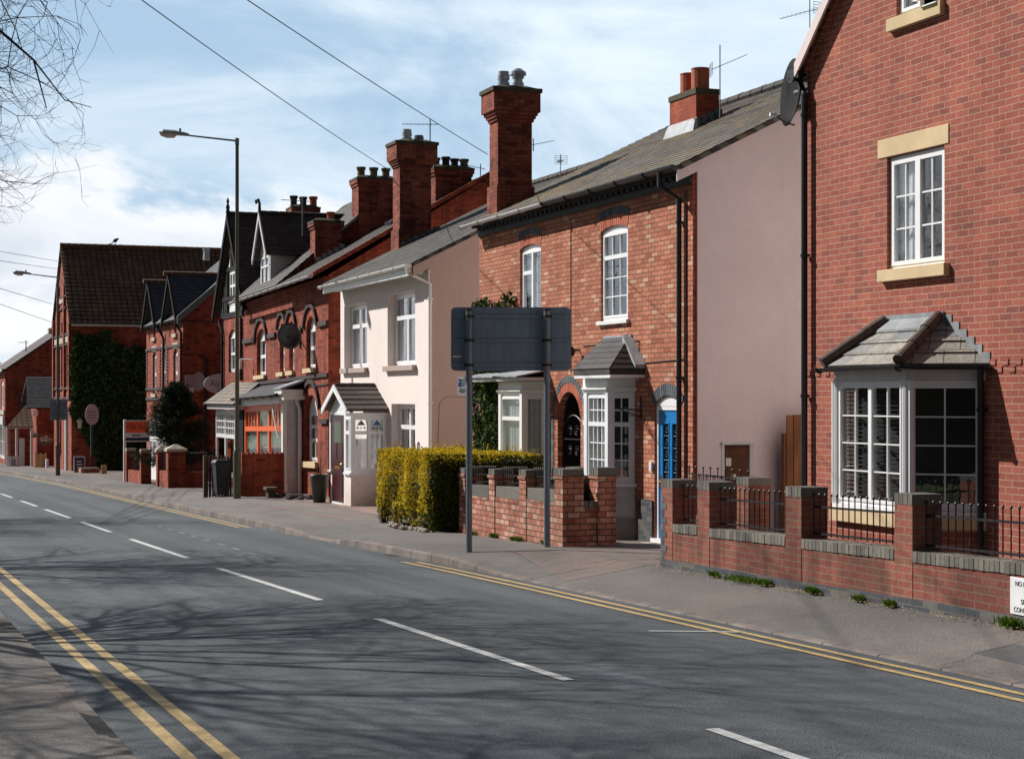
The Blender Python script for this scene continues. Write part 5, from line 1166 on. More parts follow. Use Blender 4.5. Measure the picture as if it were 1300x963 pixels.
for u in (-gc-.6, -gc+.6): t(u-.06, u+.06, zj, 6.3)
for u in (-gc-.25, -gc, -gc+.25): t(u-.04, u+.04, 6.3, 7.2)
x.build('timber_frame', M['timber_black'], g5)
window(h, Fg, dict(u0=-gc-.5, u1=-gc+.5, v0=5.0, v1=6.2, arch=0), [(0,.5,.6,1,1,1),(0,.5,0,.6,1,1),(.5,1,.6,1,1,1),(.5,1,0,.6,1,1)], w=-.01, curtain=None, fw=.07)
x = MB(); za_, zf_ = 8.03, 4.83; vf = Dg-.16
for s in (-1, 1):
    roof_plane(x, [(vf, gc+s*gh, zf_), (20, gc+s*gh, zf_), (20, gc, za_), (vf, gc, za_)], (1,0,0), .17, .013, .07)
r5 = x.build('roof', M['slate_dark'], h)
x = MB()
for s in (-1, 1):
    ye = gc+s*(gh+.02); x.hexa([(vf-.05,ye,zf_-.24),(vf,ye,zf_-.24),(vf,gc,za_-.24),(vf-.05,gc,za_-.24),(vf-.05,ye,zf_+.05),(vf,ye,zf_+.05),(vf,gc,za_+.06),(vf-.05,gc,za_+.06)])
split_build(x, 'bargeboard', M['timber_black'], r5)
x = MB(); ridge_tiles(x, (vf, gc, za_+.02), (14, gc, za_+.02), r=.09); x.lathe((vf, gc, za_+.05), [(.08,0),(.05,.12),(.07,.18),(.03,.3),(.05,.38),(.01,.5)], 8); x.build('ridge_finial', M['darkpot'], r5)
# white shopfront bay and mossy canopy
xb = 11.2; sy0, sy1 = yf(309.5, xb)-.0, yf(274, xb); Fb = front(xb); 
x = MB(); x.box(xb+.02, D5, sy0, sy1, -1.2, -.45); x.build('bay_base', M['brick_old'], h)
wn = window(h, Fb, dict(u0=-sy1, u1=-(sy0+1.2), v0=-.45, v1=1.66, arch=0), [(0,.5,.62,1,4,3),(0,.5,0,.62,1,1),(.5,1,.62,1,4,3),(.5,1,0,.62,1,1)], w=0, fw=.08, curtain=None, sash=.06, bar=.035, name='shop_window')
x = MB(); x.fbox(Fb, -sy1+.3, -sy1+1.0, .1, .7, -.3, -.28); x.build('reflection_panel', M['red_sign'], wn)  # red panel standing in for the sale board's reflection in the glass
x = MB(); x.box(xb, xb+.06, sy0+.1, sy0+1.1, -1, 1.66); x.build('shop_door', M['timber_black'], h)
x = MB(); x.box(xb-.26, D5, sy0-.1, sy1+.15, 1.7, 1.84); x.build('bay_fascia', M['greypaint'], h)
x = MB(); roof_plane(x, [(xb-.36, sy0-.15, 1.86), (xb-.36, sy1+.3, 1.86), (D5, sy1-.2, 2.55), (D5, sy0-.15, 2.55)], (0,1,0), .16, .014, .05)
roof_plane(x, [(xb-.36, sy1+.3, 1.86), (D5, sy1+.3, 1.86), (D5, sy1-.2, 2.55)], (1,0,0), .16, .014, .05); x.build('canopy_roof', M['slate_moss'], h)
downpipe(h, [(D5-.1, Y1+.25, zj-.1), (D5-.06, Y1-.05, zj-.5), (D5-.06, Y1-.05, -1)], 'black', .05)
downpipe(h, [(D5-.05, Y0+.25, zj-.1), (D5-.05, Y0+.25, zj-.4), (D5-.05, Y0+.25, 2.6)], 'black', .045)

# ================================================================== THE TWIN-GABLED HOUSE
D6 = 11.4; Y0, Y1 = 63.6, 72.0; F6 = front(D6); E6 = 5.05; B6 = 20; RX6 = 14.6; k6 = .87; RZ6 = E6+(RX6-11.3)*k6
h = thing('twin_gabled_house', 'red brick house with two small front gables and blue-black slates, behind the pine', 'house', (D6, 67.8, -1.2))
gs = [65.2, 70.0]; x = MB(); o6 = []
for g in gs: o6 += [op(g+.45, g-.45, 2.2, 3.9, .15), op(g+.3, g-.3, 4.45, 5.0)]
o6.append(op(68.2, 67.4, 2.2, 3.9))
facade(x, F6, -Y1, -Y0, -2, E6, o6, .12)
for g in gs: x.poly([(D6, g-1.45, E6), (D6, g+1.45, E6), (D6, g, 6.6)])
x.poly([(D6, Y0, -2), (B6, Y0, -2), (B6, Y0, E6-1), (RX6, Y0, RZ6-.1), (D6, Y0, E6)]); x.poly([(D6, Y1, -2), (B6, Y1, -2), (B6, Y1, E6-1), (RX6, Y1, RZ6-.1), (D6, Y1, E6)]); x.poly([(B6, Y0, -2), (B6, Y1, -2), (B6, Y1, E6), (B6, Y0, E6)])
x.build('wall', M['brick_far'], h)
for o in o6: window(h, F6, o, [(0,1,.5,1,1,1),(0,1,0,.5,1,1)], w=-.09, curtain='net' if o['v0'] < 3 else None, sash=.06, fw=.06)
x = MB(); 
for z in (1.95, 3.95, 2.35): x.box(D6-.05, D6, Y0, Y1, z, z+.09)
for yy in (63.75, 66.9, 68.6, 71.8):
    for z in range(12): x.box(D6-.04, D6, yy-.12, yy+.12, 2.45+z*.13, 2.45+z*.13+.05)
x.build('moulded_band', M['dark_arch'], h)
for o in o6: sill(h, F6, o, ext=.12, h=.14, out=.08, mat='stone_grey')
x = MB()
for o in o6:
    if o['v0'] < 3: x.fbox(F6, o['u0']-.12, o['u1']+.12, 3.9, 4.12, -.02, .02)
x.build('lintel', M['stone_grey'], h)
x = MB(); ex = 11.15
roof_plane(x, [(ex, Y0-.15, E6-.12), (ex, Y1+.15, E6-.12), (RX6, Y1+.15, RZ6), (RX6, Y0-.15, RZ6)], (0,1,0), .2, .012, .08)
roof_plane(x, [(18.2, Y0-.15, RZ6-(18.2-RX6)*k6), (18.2, Y1+.15, RZ6-(18.2-RX6)*k6), (RX6, Y1+.15, RZ6), (RX6, Y0-.15, RZ6)], (0,1,0), .2, .012, .08)
for g in gs:
    for s in (-1, 1): roof_plane(x, [(11.15, g+s*1.62, E6-.2), (RX6+.1, g+s*1.62, E6-.2), (RX6+.1, g, 6.68), (11.15, g, 6.68)], (1,0,0), .2, .012, .08)
r6 = x.build('roof', M['slate_blue'], h)
x = MB(); ridge_tiles(x, (RX6, Y0, RZ6+.02), (RX6, Y1, RZ6+.02)); 
for g in gs: ridge_tiles(x, (10.95, g, 6.7), (13.6, g, 6.7), r=.09)
x.build('ridge', M['ridge_brown'], r6)
x = MB()
for g in gs:
    for s in (-1, 1):
        ye = g+s*1.64; x.hexa([(11.1,ye,E6-.38),(11.15,ye,E6-.38),(11.15,g,6.5),(11.1,g,6.5),(11.1,ye,E6-.14),(11.15,ye,E6-.14),(11.15,g,6.76),(11.1,g,6.76)])
split_build(x, 'bargeboard', M['timber_black'], r6)
x = MB(); x.hexa([(ex,Y0-.2,E6-.3),(ex,Y0-.12,E6-.3),(RX6,Y0-.12,RZ6-.2),(RX6,Y0-.2,RZ6-.2),(ex,Y0-.2,E6-.02),(ex,Y0-.12,E6-.02),(RX6,Y0-.12,RZ6+.08),(RX6,Y0-.2,RZ6+.08)]); x.build('verge', M['lead_dark'], r6)
downpipe(h, [(ex-.02, Y0+.15, E6-.25), (D6-.06, Y0+.1, E6-.6), (D6-.06, Y0+.1, -1.5)], 'black', .05)
downpipe(h, [(ex-.02, 67.7, E6-.25), (D6-.06, 67.5, E6-.7), (D6-.06, 67.5, -1.5)], 'black', .05)
x = MB(); xx = xf(262, Y0); x.tube([(xx-.25, Y0-.06, 3.6), (xx, Y0-.06, 3.5), (xx, Y0-.06, -1.4)], .06, n=8); x.build('waste_pipe', M['black'], h)
x = MB(); xx = xf(243, Y0); x.box(xx-.08, xx+.08, Y0-.08, Y0, 2.25, 2.42); x.build('alarm_box', M['white'], h)
x = MB(); roof_plane(x, [(10.7, 63.9, .75), (10.7, 68.6, .75), (11.4, 68.2, 1.55), (11.4, 64.3, 1.55)], (0,1,0), .2, .012, .06); roof_plane(x, [(11.4, 63.9, .75), (10.7, 63.9, .75), (11.4, 64.3, 1.55)], (1,0,0), .2, .012, .06); x.build('canopy_roof', M['slate'], h)
x = MB(); x.box(10.85, 11.4, 64.1, 68.3, .48, .74); x.box(10.85, 11.4, 64.1, 68.3, -2, -.5); x.build('shop_fascia', M['white'], h)
for a, b in ((64.2, 66.0), (66.3, 68.2)): window(h, front(10.9), dict(u0=-b, u1=-a, v0=-.5, v1=.48, arch=0), [(0,.5,0,1,1,1),(.5,1,0,1,1,1)], w=0, curtain=None, name='shop_window')
x = MB(); xx = xf(284, Y0)-.1; x.lathe((xf(262,66),66.0,7.3), [(.14,0),(.12,.3),(.15,.45)], 10); x.build('roof_vent', M['greypaint'], h)
# signs on its gable wall
s = thing('oval_sign', 'white oval sign reading Aly in brown letters, on the brick gable beside the shop canopy', 'sign', (xf(279, Y0), Y0-.08, 1.9))
c = Vector((xf(283, 62.6), 62.6, zs(283, 487, 62.6))); a_ = 25/36.; b_ = 13/36.*1.05
x = MB(); Fo = side(62.6); x.prism([Fo.p(c.x+a_*math.cos(t), c.z+b_*math.sin(t), 0) for t in [2*PI*i/32 for i in range(32)]], (0,.05,0)); x.build('board', M['oval_sign'], s)
text_mesh('Aly', .34, Fo, c.x-.47, c.z-.09, .004, 'bronze_ink', s, sx=.8); x = MB(); x.fbox(Fo, c.x-.2, c.x+.25, c.z-.26, c.z-.22, .002, .006); x.build('underline', M['navy'], s)
s = thing('wall_sign', 'dusty pink sign, rectangle joined to a disc, on the brick gable above the pine', 'sign', (xf(247, Y0), Y0-.05, 1.9))
c = Vector((xf(252, Y0), Y0-.05, zs(252, 484, Y0))); Fo = side(Y0-.06)
x = MB(); x.prism([Fo.p(c.x+.24*math.cos(t), c.z+.35*math.sin(t), .0) for t in [2*PI*i/28 for i in range(28)]], (0,.04,0)); x.build('disc_panel', M['pink_sign'], s)
x = MB(); x.fbox(Fo, xf(234, Y0), c.x-.05, c.z-.24, c.z+.24, .004, .03); 
x.build('text_panel', M['pink_sign'], s)
x = MB()
for i in range(6): x.fbox(Fo, xf(236, Y0), c.x-.12, c.z-.19+.07*i, c.z-.175+.07*i, .031, .033)
x.build('printing', M['navy'], s)

# ================================================================== THE BIG TILED GABLE HOUSE UNDER IVY
D7 = 10.35; Y0, Y1 = 88.9, 96.8; gc = 92.85; F7 = front(D7); E7, A7 = 6.0, 9.95; BX = 19.0
h = thing('gabled_brick_house', 'tall brick gable building with a huge brown tiled roof and an ivy-covered flank', 'house', (D7, gc, -1.8))
o7 = [op(gc+2.9, gc+1.9, 2.6, 4.6), op(gc+.6, gc-.6, 2.6, 4.6), op(gc-1.9, gc-2.9, 2.6, 4.6), op(gc+.5, gc-.5, 5.4, 5.95), op(gc-.8, gc-2.0, -2.0, 1.1), op(gc+2.8, gc+.4, -1.2, 1.0)]
x = MB(); facade(x, F7, -Y1, -Y0, -2.6, E7, o7, .2); x.poly([(D7, Y0, E7), (D7, Y1, E7), (D7, gc, A7-.1)])
for yy in (Y0, Y1): x.poly([(D7, yy, -2.6), (BX, yy, -2.6), (BX, yy, E7), (D7, yy, E7)])
x.poly([(BX, Y0, -2.6), (BX, Y1, -2.6), (BX, Y1, E7), (BX, gc, A7-.1), (BX, Y0, E7)]); x.build('wall', M['brick_far'], h)
for i, o in enumerate(o7[:4]): window(h, F7, o, [(0,1,.5,1,1,1),(0,1,0,.5,1,1)], w=-.14, curtain='net', sash=.07, fw=.08)
window(h, F7, o7[5], [(0,.5,0,1,1,1),(.5,1,0,1,1,1)], w=-.05, curtain=None, sash=.06, fw=.1, name='shop_window', mat='red_door')
x = MB(); x.fbox(F7, o7[4]['u0'], o7[4]['u1'], -2.0, 1.1, -.08, -.02); x.build('red_door', M['red_door'], h)
x = MB(); x.box(D7-.12, D7, gc-2.4, gc-2.1, -2.2, 1.25); x.box(D7-.14, D7, gc-2.45, gc+3.2, 1.25, 1.6); x.build('shop_pilaster', M['white'], h)
x = MB()
for z in (1.95, 2.45, 4.7, 5.2): x.box(D7-.08, D7, Y0, Y1, z, z+.12)
x.box(D7-.08, D7, gc-2.2, gc+2.2, 7.2, 7.3); x.box(D7-.08, D7, gc-2.0, gc+2.0, 6.6, 6.7); x.build('moulded_band', M['dark_arch'], h)
x = MB(); x.box(D7-.06, D7, gc-1.0, gc+1.0, 6.95, 7.25) ; x.box(D7-.05, D7, Y0+.2, Y1-.2, 4.85, 5.15); x.build('stone_panel', M['stone_grey'], h)
x = MB()
for yy in (Y0+.35, gc-1.4, gc+1.4, Y1-.35):
    x.box(D7-.12, D7-.001, yy-.2, yy+.2, 2.0, 6.2 if abs(yy-gc) > 2 else 7.9)
x.build('pilaster', M['brick_far'], h)
x = MB(); vf = D7-.12; k7 = (A7-E7)/(gc-Y0)
for s in (-1, 1):
    ye = gc+s*(gc-Y0+.25); ze = E7-.25*k7
    roof_plane(x, [(vf, ye, ze), (BX+.1, ye, ze), (BX+.1, gc, A7), (vf, gc, A7)], (1,0,0), .32, .03, .08)
r7 = x.build('roof', M['tile_brown'], h)
x = MB(); ridge_tiles(x, (vf, gc, A7+.03), (BX, gc, A7+.03), r=.13, L=.33); x.build('ridge', M['ridge_brown'], r7)
half_round_gutter(h, [(vf+.1, Y0-.32, E7-.3), (BX, Y0-.32, E7-.3)], 'greypaint', .09, brackets=False)
x = MB(); x.box(D7-.3, D7+.4, Y1-.1, Y1+.5, E7-.5, E7-.2); x.build('eaves_box', M['greypaint'], h)
iv = thing('ivy', 'dark mass of ivy covering the flank of the big tiled gable building', 'ivy', (13, Y0-.2, -1.8))
xr = xf(190, Y0)
def ivd():
    while 1:
        X = R.uniform(D7-.15, 17.0); z = R.uniform(-1.9, 5.4); n_ = noise.noise(Vector((X*.7, z*.7, 5)))*.9+noise.noise(Vector((X*2.5, z*2.5, 1)))*.35
        top = 5.0+n_-.35*abs(math.sin(X*1.3)); left = D7-.1+max(0, (1.2-z))*.55*(1 if z < 1.2 else 0)+(.3*n_)
        if z < top and X > left: return (X, Y0-.05-R.uniform(0, .35)*(1+.8*noise.noise(Vector((X, z, 9)))), z), (0, -1, .3)
leaves('foliage', 'leaf_darkivy', iv, ivd, 26000, .16)
x = MB()
for kx in range(9):
    px_ = 11.6+kx*.6; P_ = [(px_, Y0-.04, -1.9)]
    for i in range(12): px_ += R.uniform(-.3, .3); P_.append((px_, Y0-.06, -1.9+.52*(i+1)))
    x.tube(P_, [.06*(1-.07*i) for i in range(13)], n=5)
x.build('stem', M['bark'], iv)
bz = thing('bird', 'small dark bird perched on the ridge of the big tiled roof', 'bird', (xf(146, gc), gc, A7+.15))
x = MB(); bx_ = xf(146, gc); c = Vector((bx_, gc, A7+.28)); x.lathe(c-Vector((.14,0,.0)), [(.01,0),(.03,.04),(.09,.12),(.1,.2),(.07,.28),(.03,.33)], 10, axis=(.8,0,.45)); x.ball(c+Vector((.13,0,.17)), .06, 8); x.bar(c+Vector((.18,0,.17)), c+Vector((.25,0,.16)), .018, .003)
x.bar(c-Vector((.1,0,.05)), c-Vector((.36,0,.14)), .03, .02); x.bar(c, c-Vector((.01,.02,.15)), .01); x.bar(c+Vector((.04,0,0)), c+Vector((.03,.02,-.15)), .01); x.build('body', M['bird'], bz)

# ================================================================== THE FAR SHOP HOUSE
D8 = 8.7; Y0, Y1 = 108.0, 119.0; F8 = front(D8); E8 = 3.75; B8 = 17; RX8, RZ8 = 12.6, 6.5
h = thing('far_shop_house', 'far brick shop house at the left edge with pale shopfront and tiled canopy', 'house', (D8, 113, -2.0))
o8 = [op(110.9, 109.3, 1.3, 3.1, .2), op(114.3, 112.7, 1.3, 3.1, .2), op(117.7, 116.1, 1.3, 3.1, .2), op(112.3, 108.6, -1.7, .35), op(118.3, 114.6, -1.7, .35)]
x = MB(); closed_body(x, D8, Y0, Y1, B8, -2.8, E8, ridge=(RX8, RZ8-.1), front_ops=o8, m_side=0); x.build('wall', [M['brick_far'], M['brick_far']], h)
for o in o8: window(h, F8, o, [(0,.5,0,1,1,2),(.5,1,0,1,1,2)], w=-.05, curtain='net' if o['v0'] > 0 else 'half', sash=.07, fw=.08)
x = MB(); x.box(D8-.15, D8, Y0, Y1, .4, .9); x.build('shop_fascia', M['greypaint'], h); x = MB(); x.box(D8-.1, D8, Y0, Y1, 1.0, 1.25); x.box(D8-.2, D8, Y0, Y1, E8-.25, E8); x.build('cornice', M['stone_grey'], h)
x = MB(); k8 = (RZ8-E8)/(RX8-D8)
for a in ((D8-.3, E8-.3*k8), (B8, RZ8-(B8-RX8)*k8)): roof_plane(x, [(a[0], Y0-.15, a[1]), (a[0], Y1+.1, a[1]), (RX8, Y1+.1, RZ8), (RX8, Y0-.15, RZ8)], (0,1,0), .3, .015, .1)
r8 = x.build('roof', M['slate_dark'], h)
chimney(h, 13.2, 14.2, 113.0, 113.8, 5.2, 7.0, 'corbel', [('pot', 13.5, 113.4, .4, .15, 'terracotta'), ('pot', 13.9, 113.4, .4, .15, 'terracotta')])
# small building in front of it
s = thing('small_brick_annexe', 'small brick annexe with dark slate roof and tiled porch beside the far shop', 'building', (10.5, 104, -1.9))
YA = 103.0; xa0, xa1 = xf(38, YA), xf(72, YA); xg = xf(34, YA)
x = MB(); z0 = -2.4; zt = zs(50, 516, YA)
x.box(xf(46, YA), xa1+1, YA, 107.6, z0, zt); x.build('wall', M['brick_far'], s)
x = MB(); zr = zs(50, 480, YA+1.6)
roof_plane(x, [(xg, YA-.15, zt-.05), (xa1+1, YA-.15, zt-.05), (xa1+1, YA+2.2, zr+.1), (xg+.2, YA+2.2, zr+.1)], (1,0,0), .22, .012, .08); roof_plane(x, [(xg, YA+4.5, zt-.05), (xa1+1, YA+4.5, zt-.05), (xa1+1, YA+2.2, zr+.1), (xg+.2, YA+2.2, zr+.1)], (1,0,0), .22, .012, .08); x.build('roof', M['slate_blue'], s)
x = MB(); c0, c1 = xf(8, YA-1), xf(42, YA-1); zp0, zp1 = zs(20, 541, YA-1), zs(35, 521, YA)
roof_plane(x, [(c0, YA-1.2, zp0), (c1, YA-1.2, zp0), (c1, YA+.6, zp1+.3), (c0+1.2, YA+.6, zp1+.3)], (1,0,0), .2, .012, .06); x.build('porch_roof', M['tile_brown'], s)
x = MB()
for xx in (9, 21, 40): x.bar((xf(xx, YA-1), YA-1, z0), (xf(xx, YA-1), YA-1, zp0), .07)
x.box(c0, c1, YA-1.1, YA-1.0, zp0-.12, zp0-.02); x.build('porch_post', M['greypaint'], s)
x = MB(); x.box(xf(24, YA), xf(31, YA), YA-.1, YA, z0, zs(28, 556, YA)); x.build('door', M['greypaint'], s)
x = MB(); x.box(c0+.3, c1, YA+.3, YA+.4, z0, zp0+.2); x.build('porch_back', M['brick_far'], s)
x = MB(); x.box(xf(42, YA), xf(48, YA), YA-.06, YA-.01, zs(45, 528, YA), zs(45, 520, YA)); x.build('window', M['upvc'], s)
x = MB(); x.box(xf(45.5, YA), xf(47, YA), YA-.12, YA-.02, z0, zs(46, 541, YA)); x.build('downpipe', M['greypaint'], s)
# ================================================================== GARDEN WALLS
def rail_panel(parent, X, ya, yb, z0, z1, mat='iron', pitch=.115, hoop=None, drop=0):
    """upright bars with ball tops between two flat rails, the ground falls by drop along it"""
    x = MB(); n = max(2, int(abs(yb-ya)/pitch))
    for i in range(n+1):
        y = ya+(yb-ya)*i/n; d = drop*i/n; x.bar((X, y, z0-d), (X, y, z1-d+(.0 if i % 2 else .015)), .0075, n=5); x.ball((X, y, z1-d+.012), .017, 6)
    for z in (z0+.03, z1-.12): x.hexa([(X-.004,ya,z-.012),(X+.004,ya,z-.012),(X+.004,yb,z-.012-drop),(X-.004,yb,z-.012-drop),(X-.004,ya,z+.012),(X+.004,ya,z+.012),(X+.004,yb,z+.012-drop),(X-.004,yb,z+.012-drop)])
    return x.build('railing', M[mat], parent)
def coping_blocks(x, X0, X1, ya, yb, za, zb, h=.1, along='y', bw=.075):
    n = max(1, round(abs(yb-ya)/bw))
    for i in range(n):
        a, b = ya+(yb-ya)*(i+.06)/n, ya+(yb-ya)*(i+.94)/n; z = za+(zb-za)*(i+.5)/n+R.uniform(-.003, .003); e = R.uniform(-.003, .003)
        if along == 'y': x.box(X0+e, X1+e, min(a,b), max(a,b), z, z+h)
        else: x.box(min(a,b), max(a,b), X0+e, X1+e, z, z+h)
def pier(parent, X, Y, w, d, z0, z1, mat, capmat='blue_blocks', ledge=False, name='pier', cap=.105, pyr=False):
    x = MB(); x.box(X, X+d, Y, Y+w, z0, z1-cap); 
    if ledge: x.box(X-.02, X+d+.02, Y-.02, Y+w+.02, z1-cap-.05, z1-cap-.004)
    p = x.build(name, M[mat], parent); c = MB()
    if pyr:
        c.box(X-.05, X+d+.05, Y-.05, Y+w+.05, z1-cap, z1-.02); c.hexa([(X-.05,Y-.05,z1-.02),(X+d+.05,Y-.05,z1-.02),(X+d+.05,Y+w+.05,z1-.02),(X-.05,Y+w+.05,z1-.02),(X+d*.4,Y+w*.4,z1+.12),(X+d*.6,Y+w*.4,z1+.12),(X+d*.6,Y+w*.6,z1+.12),(X+d*.4,Y+w*.6,z1+.12)])
    else: coping_blocks(c, X-.004, X+d+.004, Y-.003, Y+w+.003, z1-cap, z1-cap, cap)
    c.build('cap', M[capmat], p); return p

XW = 9.65; SL = .018
zw = lambda z, Y: z - SL*(Y-14.4)
gw = thing('garden_wall', 'low red brick garden wall with blue brick caps and black railings before the modern house', 'garden wall', (XW, 14, 0))
piers = [(19.64, .32), (18.64, .31), (16.48, .34), (14.37, .31), (12.2, .33), (10.05, .33)]
x = MB(); Yn, Yf_ = 8.0, 19.96
def sheared_box(x, X0, X1, ya, yb, za0, zb0, za1, zb1): x.hexa([(X0,ya,za0),(X1,ya,za0),(X1,yb,za1),(X0,yb,za1),(X0,ya,zb0),(X1,ya,zb0),(X1,yb,zb1),(X0,yb,zb1)])
sheared_box(x, XW+.018, XW+.27, Yn, Yf_-.02, zw(-.3,Yn), zw(.485,Yn), zw(-.3,Yf_), zw(.485,Yf_)); x.build('wall', M['brick_garden'], gw)
x = MB(); sheared_box(x, XW-.0, XW+.32, Yn, Yf_+.01, zw(-.35,Yn), zw(.13,Yn), zw(-.35,Yf_), zw(.13,Yf_)); x.build('plinth', M['blue_base'], gw)
for Yp, w in piers: pier(gw, XW+.012, Yp, w, .33, zw(.0, Yp), zw(1.145, Yp), 'brick_garden')
x = MB(); 
for i in range(9):                       # blue quoins on the end pier
    z = zw(.14, 19.8)+.09*i; L = .16 if i % 2 else .09
    if z+.075 < 1.0: x.box(XW+.006, XW+.2, 19.97-L, 19.968, z, z+.078)
x.build('quoin', M['blue_arch'], gw)
P_ = piers + [(7.7, .3)]
x = MB()
for (a, wa), (b, wb) in zip(P_[1:], P_): coping_blocks(x, XW+.006, XW+.29, a+wa+.01, b-.01, zw(.487, a), zw(.487, b), .103)
x.build('coping', M['blue_blocks'], gw)
for (a, wa), (b, wb) in zip(P_[1:], P_): rail_panel(gw, XW+.16, b-.02, a+wa+.02, zw(.62, b), zw(1.06, b), drop=zw(0,b)-zw(0,a+wa))
# passage wall and gate pier behind
gp = thing('passage_wall', 'low dark brick wall with iron hoop railing and blue-capped pier across the passage beside the rendered gable', 'wall', (11.6, 21.6, -.1))
pier(gp, 11.35, 20.75, .33, .34, -.3, 1.0, 'brick_garden')
x = MB(); x.box(11.5, 11.7, 21.1, 22.95, -.3, .36); x.build('wall', M['brick_garden'], gp)
x = MB()
for i in range(17):
    y = 21.12+1.8*i/16; x.bar((11.55, y, .36), (11.55, y, .98 if i % 2 else 1.05), .008, n=5)
    if i % 2 == 0: x.ball((11.55, y, 1.07), .018, 6)
for i in range(8): y = 21.12+1.8*(i*2+1)/16; x.tube([(11.55, y+.056*math.cos(t), .9+.06*math.sin(t)) for t in [2*PI*j/10 for j in range(11)]], .005, n=4)
for z in (.84, .96, .42): x.box(11.545, 11.555, 21.1, 22.95, z-.01, z+.01)
x.build('railing', M['iron'], gp)
tf = thing('fence_panel', 'brown close-boarded fence panel against the rendered gable beside the modern house', 'fence', (13.5, 22.6, -.1))
x = MB(); X0 = xf(999, 22.6)
for i in range(9):
    a = X0+.115*i; x.box(a, a+.108, 22.6-(.012 if i % 2 else 0), 22.625, -.2, zs(1005, 526, 22.6)+R.uniform(-.01, .01))
x.build('boards', M['wood'], tf)
x = MB(); x.box(X0-.03, X0+.08, 22.63, 22.72, -.2, 1.55); x.box(X0, X0+1.0, 22.626, 22.66, .2, .28); x.box(X0, X0+1.0, 22.626, 22.66, 1.2, 1.28); x.build('post', M['wood'], tf)
# white notice on the wall
ns = thing('notice_sign', 'white notice with dark capitals fixed to the garden wall at the right edge', 'sign', (XW, 12.6, .3))
Fn = front(XW+.01); u0 = -yf(1286, XW+.03); x = MB(); x.fbox(Fn, u0, u0+.62, .17, .5, 0, .012); x.build('board', M['sign_white'], ns, bevel=.004)
for s_, v, uo in (('NO B', .425, .075), ('P', .345, .20), ('SP', .27, .155), ('CONS', .195, .055)): text_mesh(s_, .062, Fn, u0+uo, v, .0135, 'ink', ns, sx=.95)

# ---------------------------------------------------------------- near terrace garden wall
XG = 10.0
gw = thing('garden_wall', 'low rough pink brick garden wall with capped piers behind the twin-post road sign', 'garden wall', (XG, 26, -.2))
zg = lambda Y: zback(Y)
x = MB(); sheared_box(x, XG+.012, XG+.26, 24.2, 28.6, zg(24.2)-.3, zg(24.2)+.62, zg(28.6)-.3, zg(28.6)+.6); x.build('wall', M['brick_garden2'], gw)
pcs = [(24.04, .34, 1.12), (yf(667, XG), .0, 1.12), (yf(627.6, XG), 0, 1.12), (yf(590, XG), 0, 1.12)]
pos = [24.04]
pier(gw, XG, 24.04, .33, .34, zg(24)-.2, zg(24)+1.16, 'brick_garden2', ledge=True, cap=.1)
for xx, xl in ((667.4, 659), (627.6, 620.6), (590, 582.5)):
    ya = yf(xx, XG); w = yf(xl, XG)-ya; pier(gw, XG, ya, w, .34, zg(ya)-.2, zg(ya)+1.13, 'brick_garden2', ledge=True, cap=.1); pos.append(ya)
ws = [.33] + [.3]*3
x = MB(); le = MB()
for i in range(3):
    a, b = pos[i]+.34, pos[i+1]-.01; x.box(XG+.02, XG+.28, a, b, zg(a)+.64, zg(a)+.82); le.box(XG+.005, XG+.3, a, b, zg(a)+.585, zg(a)+.635)
x.build('coping', M['blue_blocks'], gw); le.build('brick_ledge', M['brick_garden2'], gw)
for i in range(3): rail_panel(gw, XG+.15, pos[i+1]-.02, pos[i]+.33, zg(pos[i])+.83, zg(pos[i])+1.1, drop=-.04, pitch=.09)
# return wall and end pier
x = MB(); x.box(XG+.34, 10.66, 24.08, 24.3, zg(24)-.3, zg(24)+.56); x.build('return_wall', M['brick_garden2'], gw)
x = MB(); coping_blocks(x, 24.06, 24.32, XG+.345, 10.6, zg(24)+.56, zg(24)+.56, .1, along='x'); x.build('coping', M['blue_blocks'], gw)
pier(gw, 10.58, 24.04, .33, .3, zg(24)-.25, zg(24)+1.17, 'brick_garden2', ledge=True, cap=.12)
pier(gw, 11.15, 26.35, .33, .34, -.4, .93, 'brick_garden2', ledge=False, cap=.12)
gb = thing('wheelie_bin', 'dark green wheelie bin behind the return of the pink brick wall', 'bin', (10.3, 24.9, zg(24.9)))
def bin_(b, X, Y, z, w, d, h, mat, ribs=True):
    x = MB(); x.hexa([(X+.05,Y+.05,z+.05),(X+w-.05,Y+.05,z+.05),(X+w-.05,Y+d-.05,z+.05),(X+.05,Y+d-.05,z+.05),(X,Y,z+h-.08),(X+w,Y,z+h-.08),(X+w,Y+d,z+h-.08),(X,Y+d,z+h-.08)])
    for i in range(4): x.box(X+.1+i*(w-.2)/3-.012, X+.1+i*(w-.2)/3+.012, Y-.006, Y+.03, z+.25, z+h-.1)
    x.build('body', M[mat], b); x = MB(); x.box(X-.03, X+w+.03, Y-.04, Y+d+.03, z+h-.078, z+h-.03)
    x.hexa([(X-.02,Y-.03,z+h-.03),(X+w+.02,Y-.03,z+h-.03),(X+w+.02,Y+d+.02,z+h-.03),(X-.02,Y+d+.02,z+h-.03),(X+.04,Y+.03,z+h+.03),(X+w-.04,Y+.03,z+h+.03),(X+w-.04,Y+d-.03,z+h+.03),(X+.04,Y+d-.03,z+h+.03)])
    x.build('lid', M[mat], b); x = MB()
    for s in (X+.02, X+w-.07): x.bar((s, Y+d, z+.1), (s+.05, Y+d, z+.1), .1, n=12)
    x.build('wheel', M['black'], b)
bin_(gb, 10.22, 24.5, zg(24.9), .5, .55, 1.02, 'green_bin')

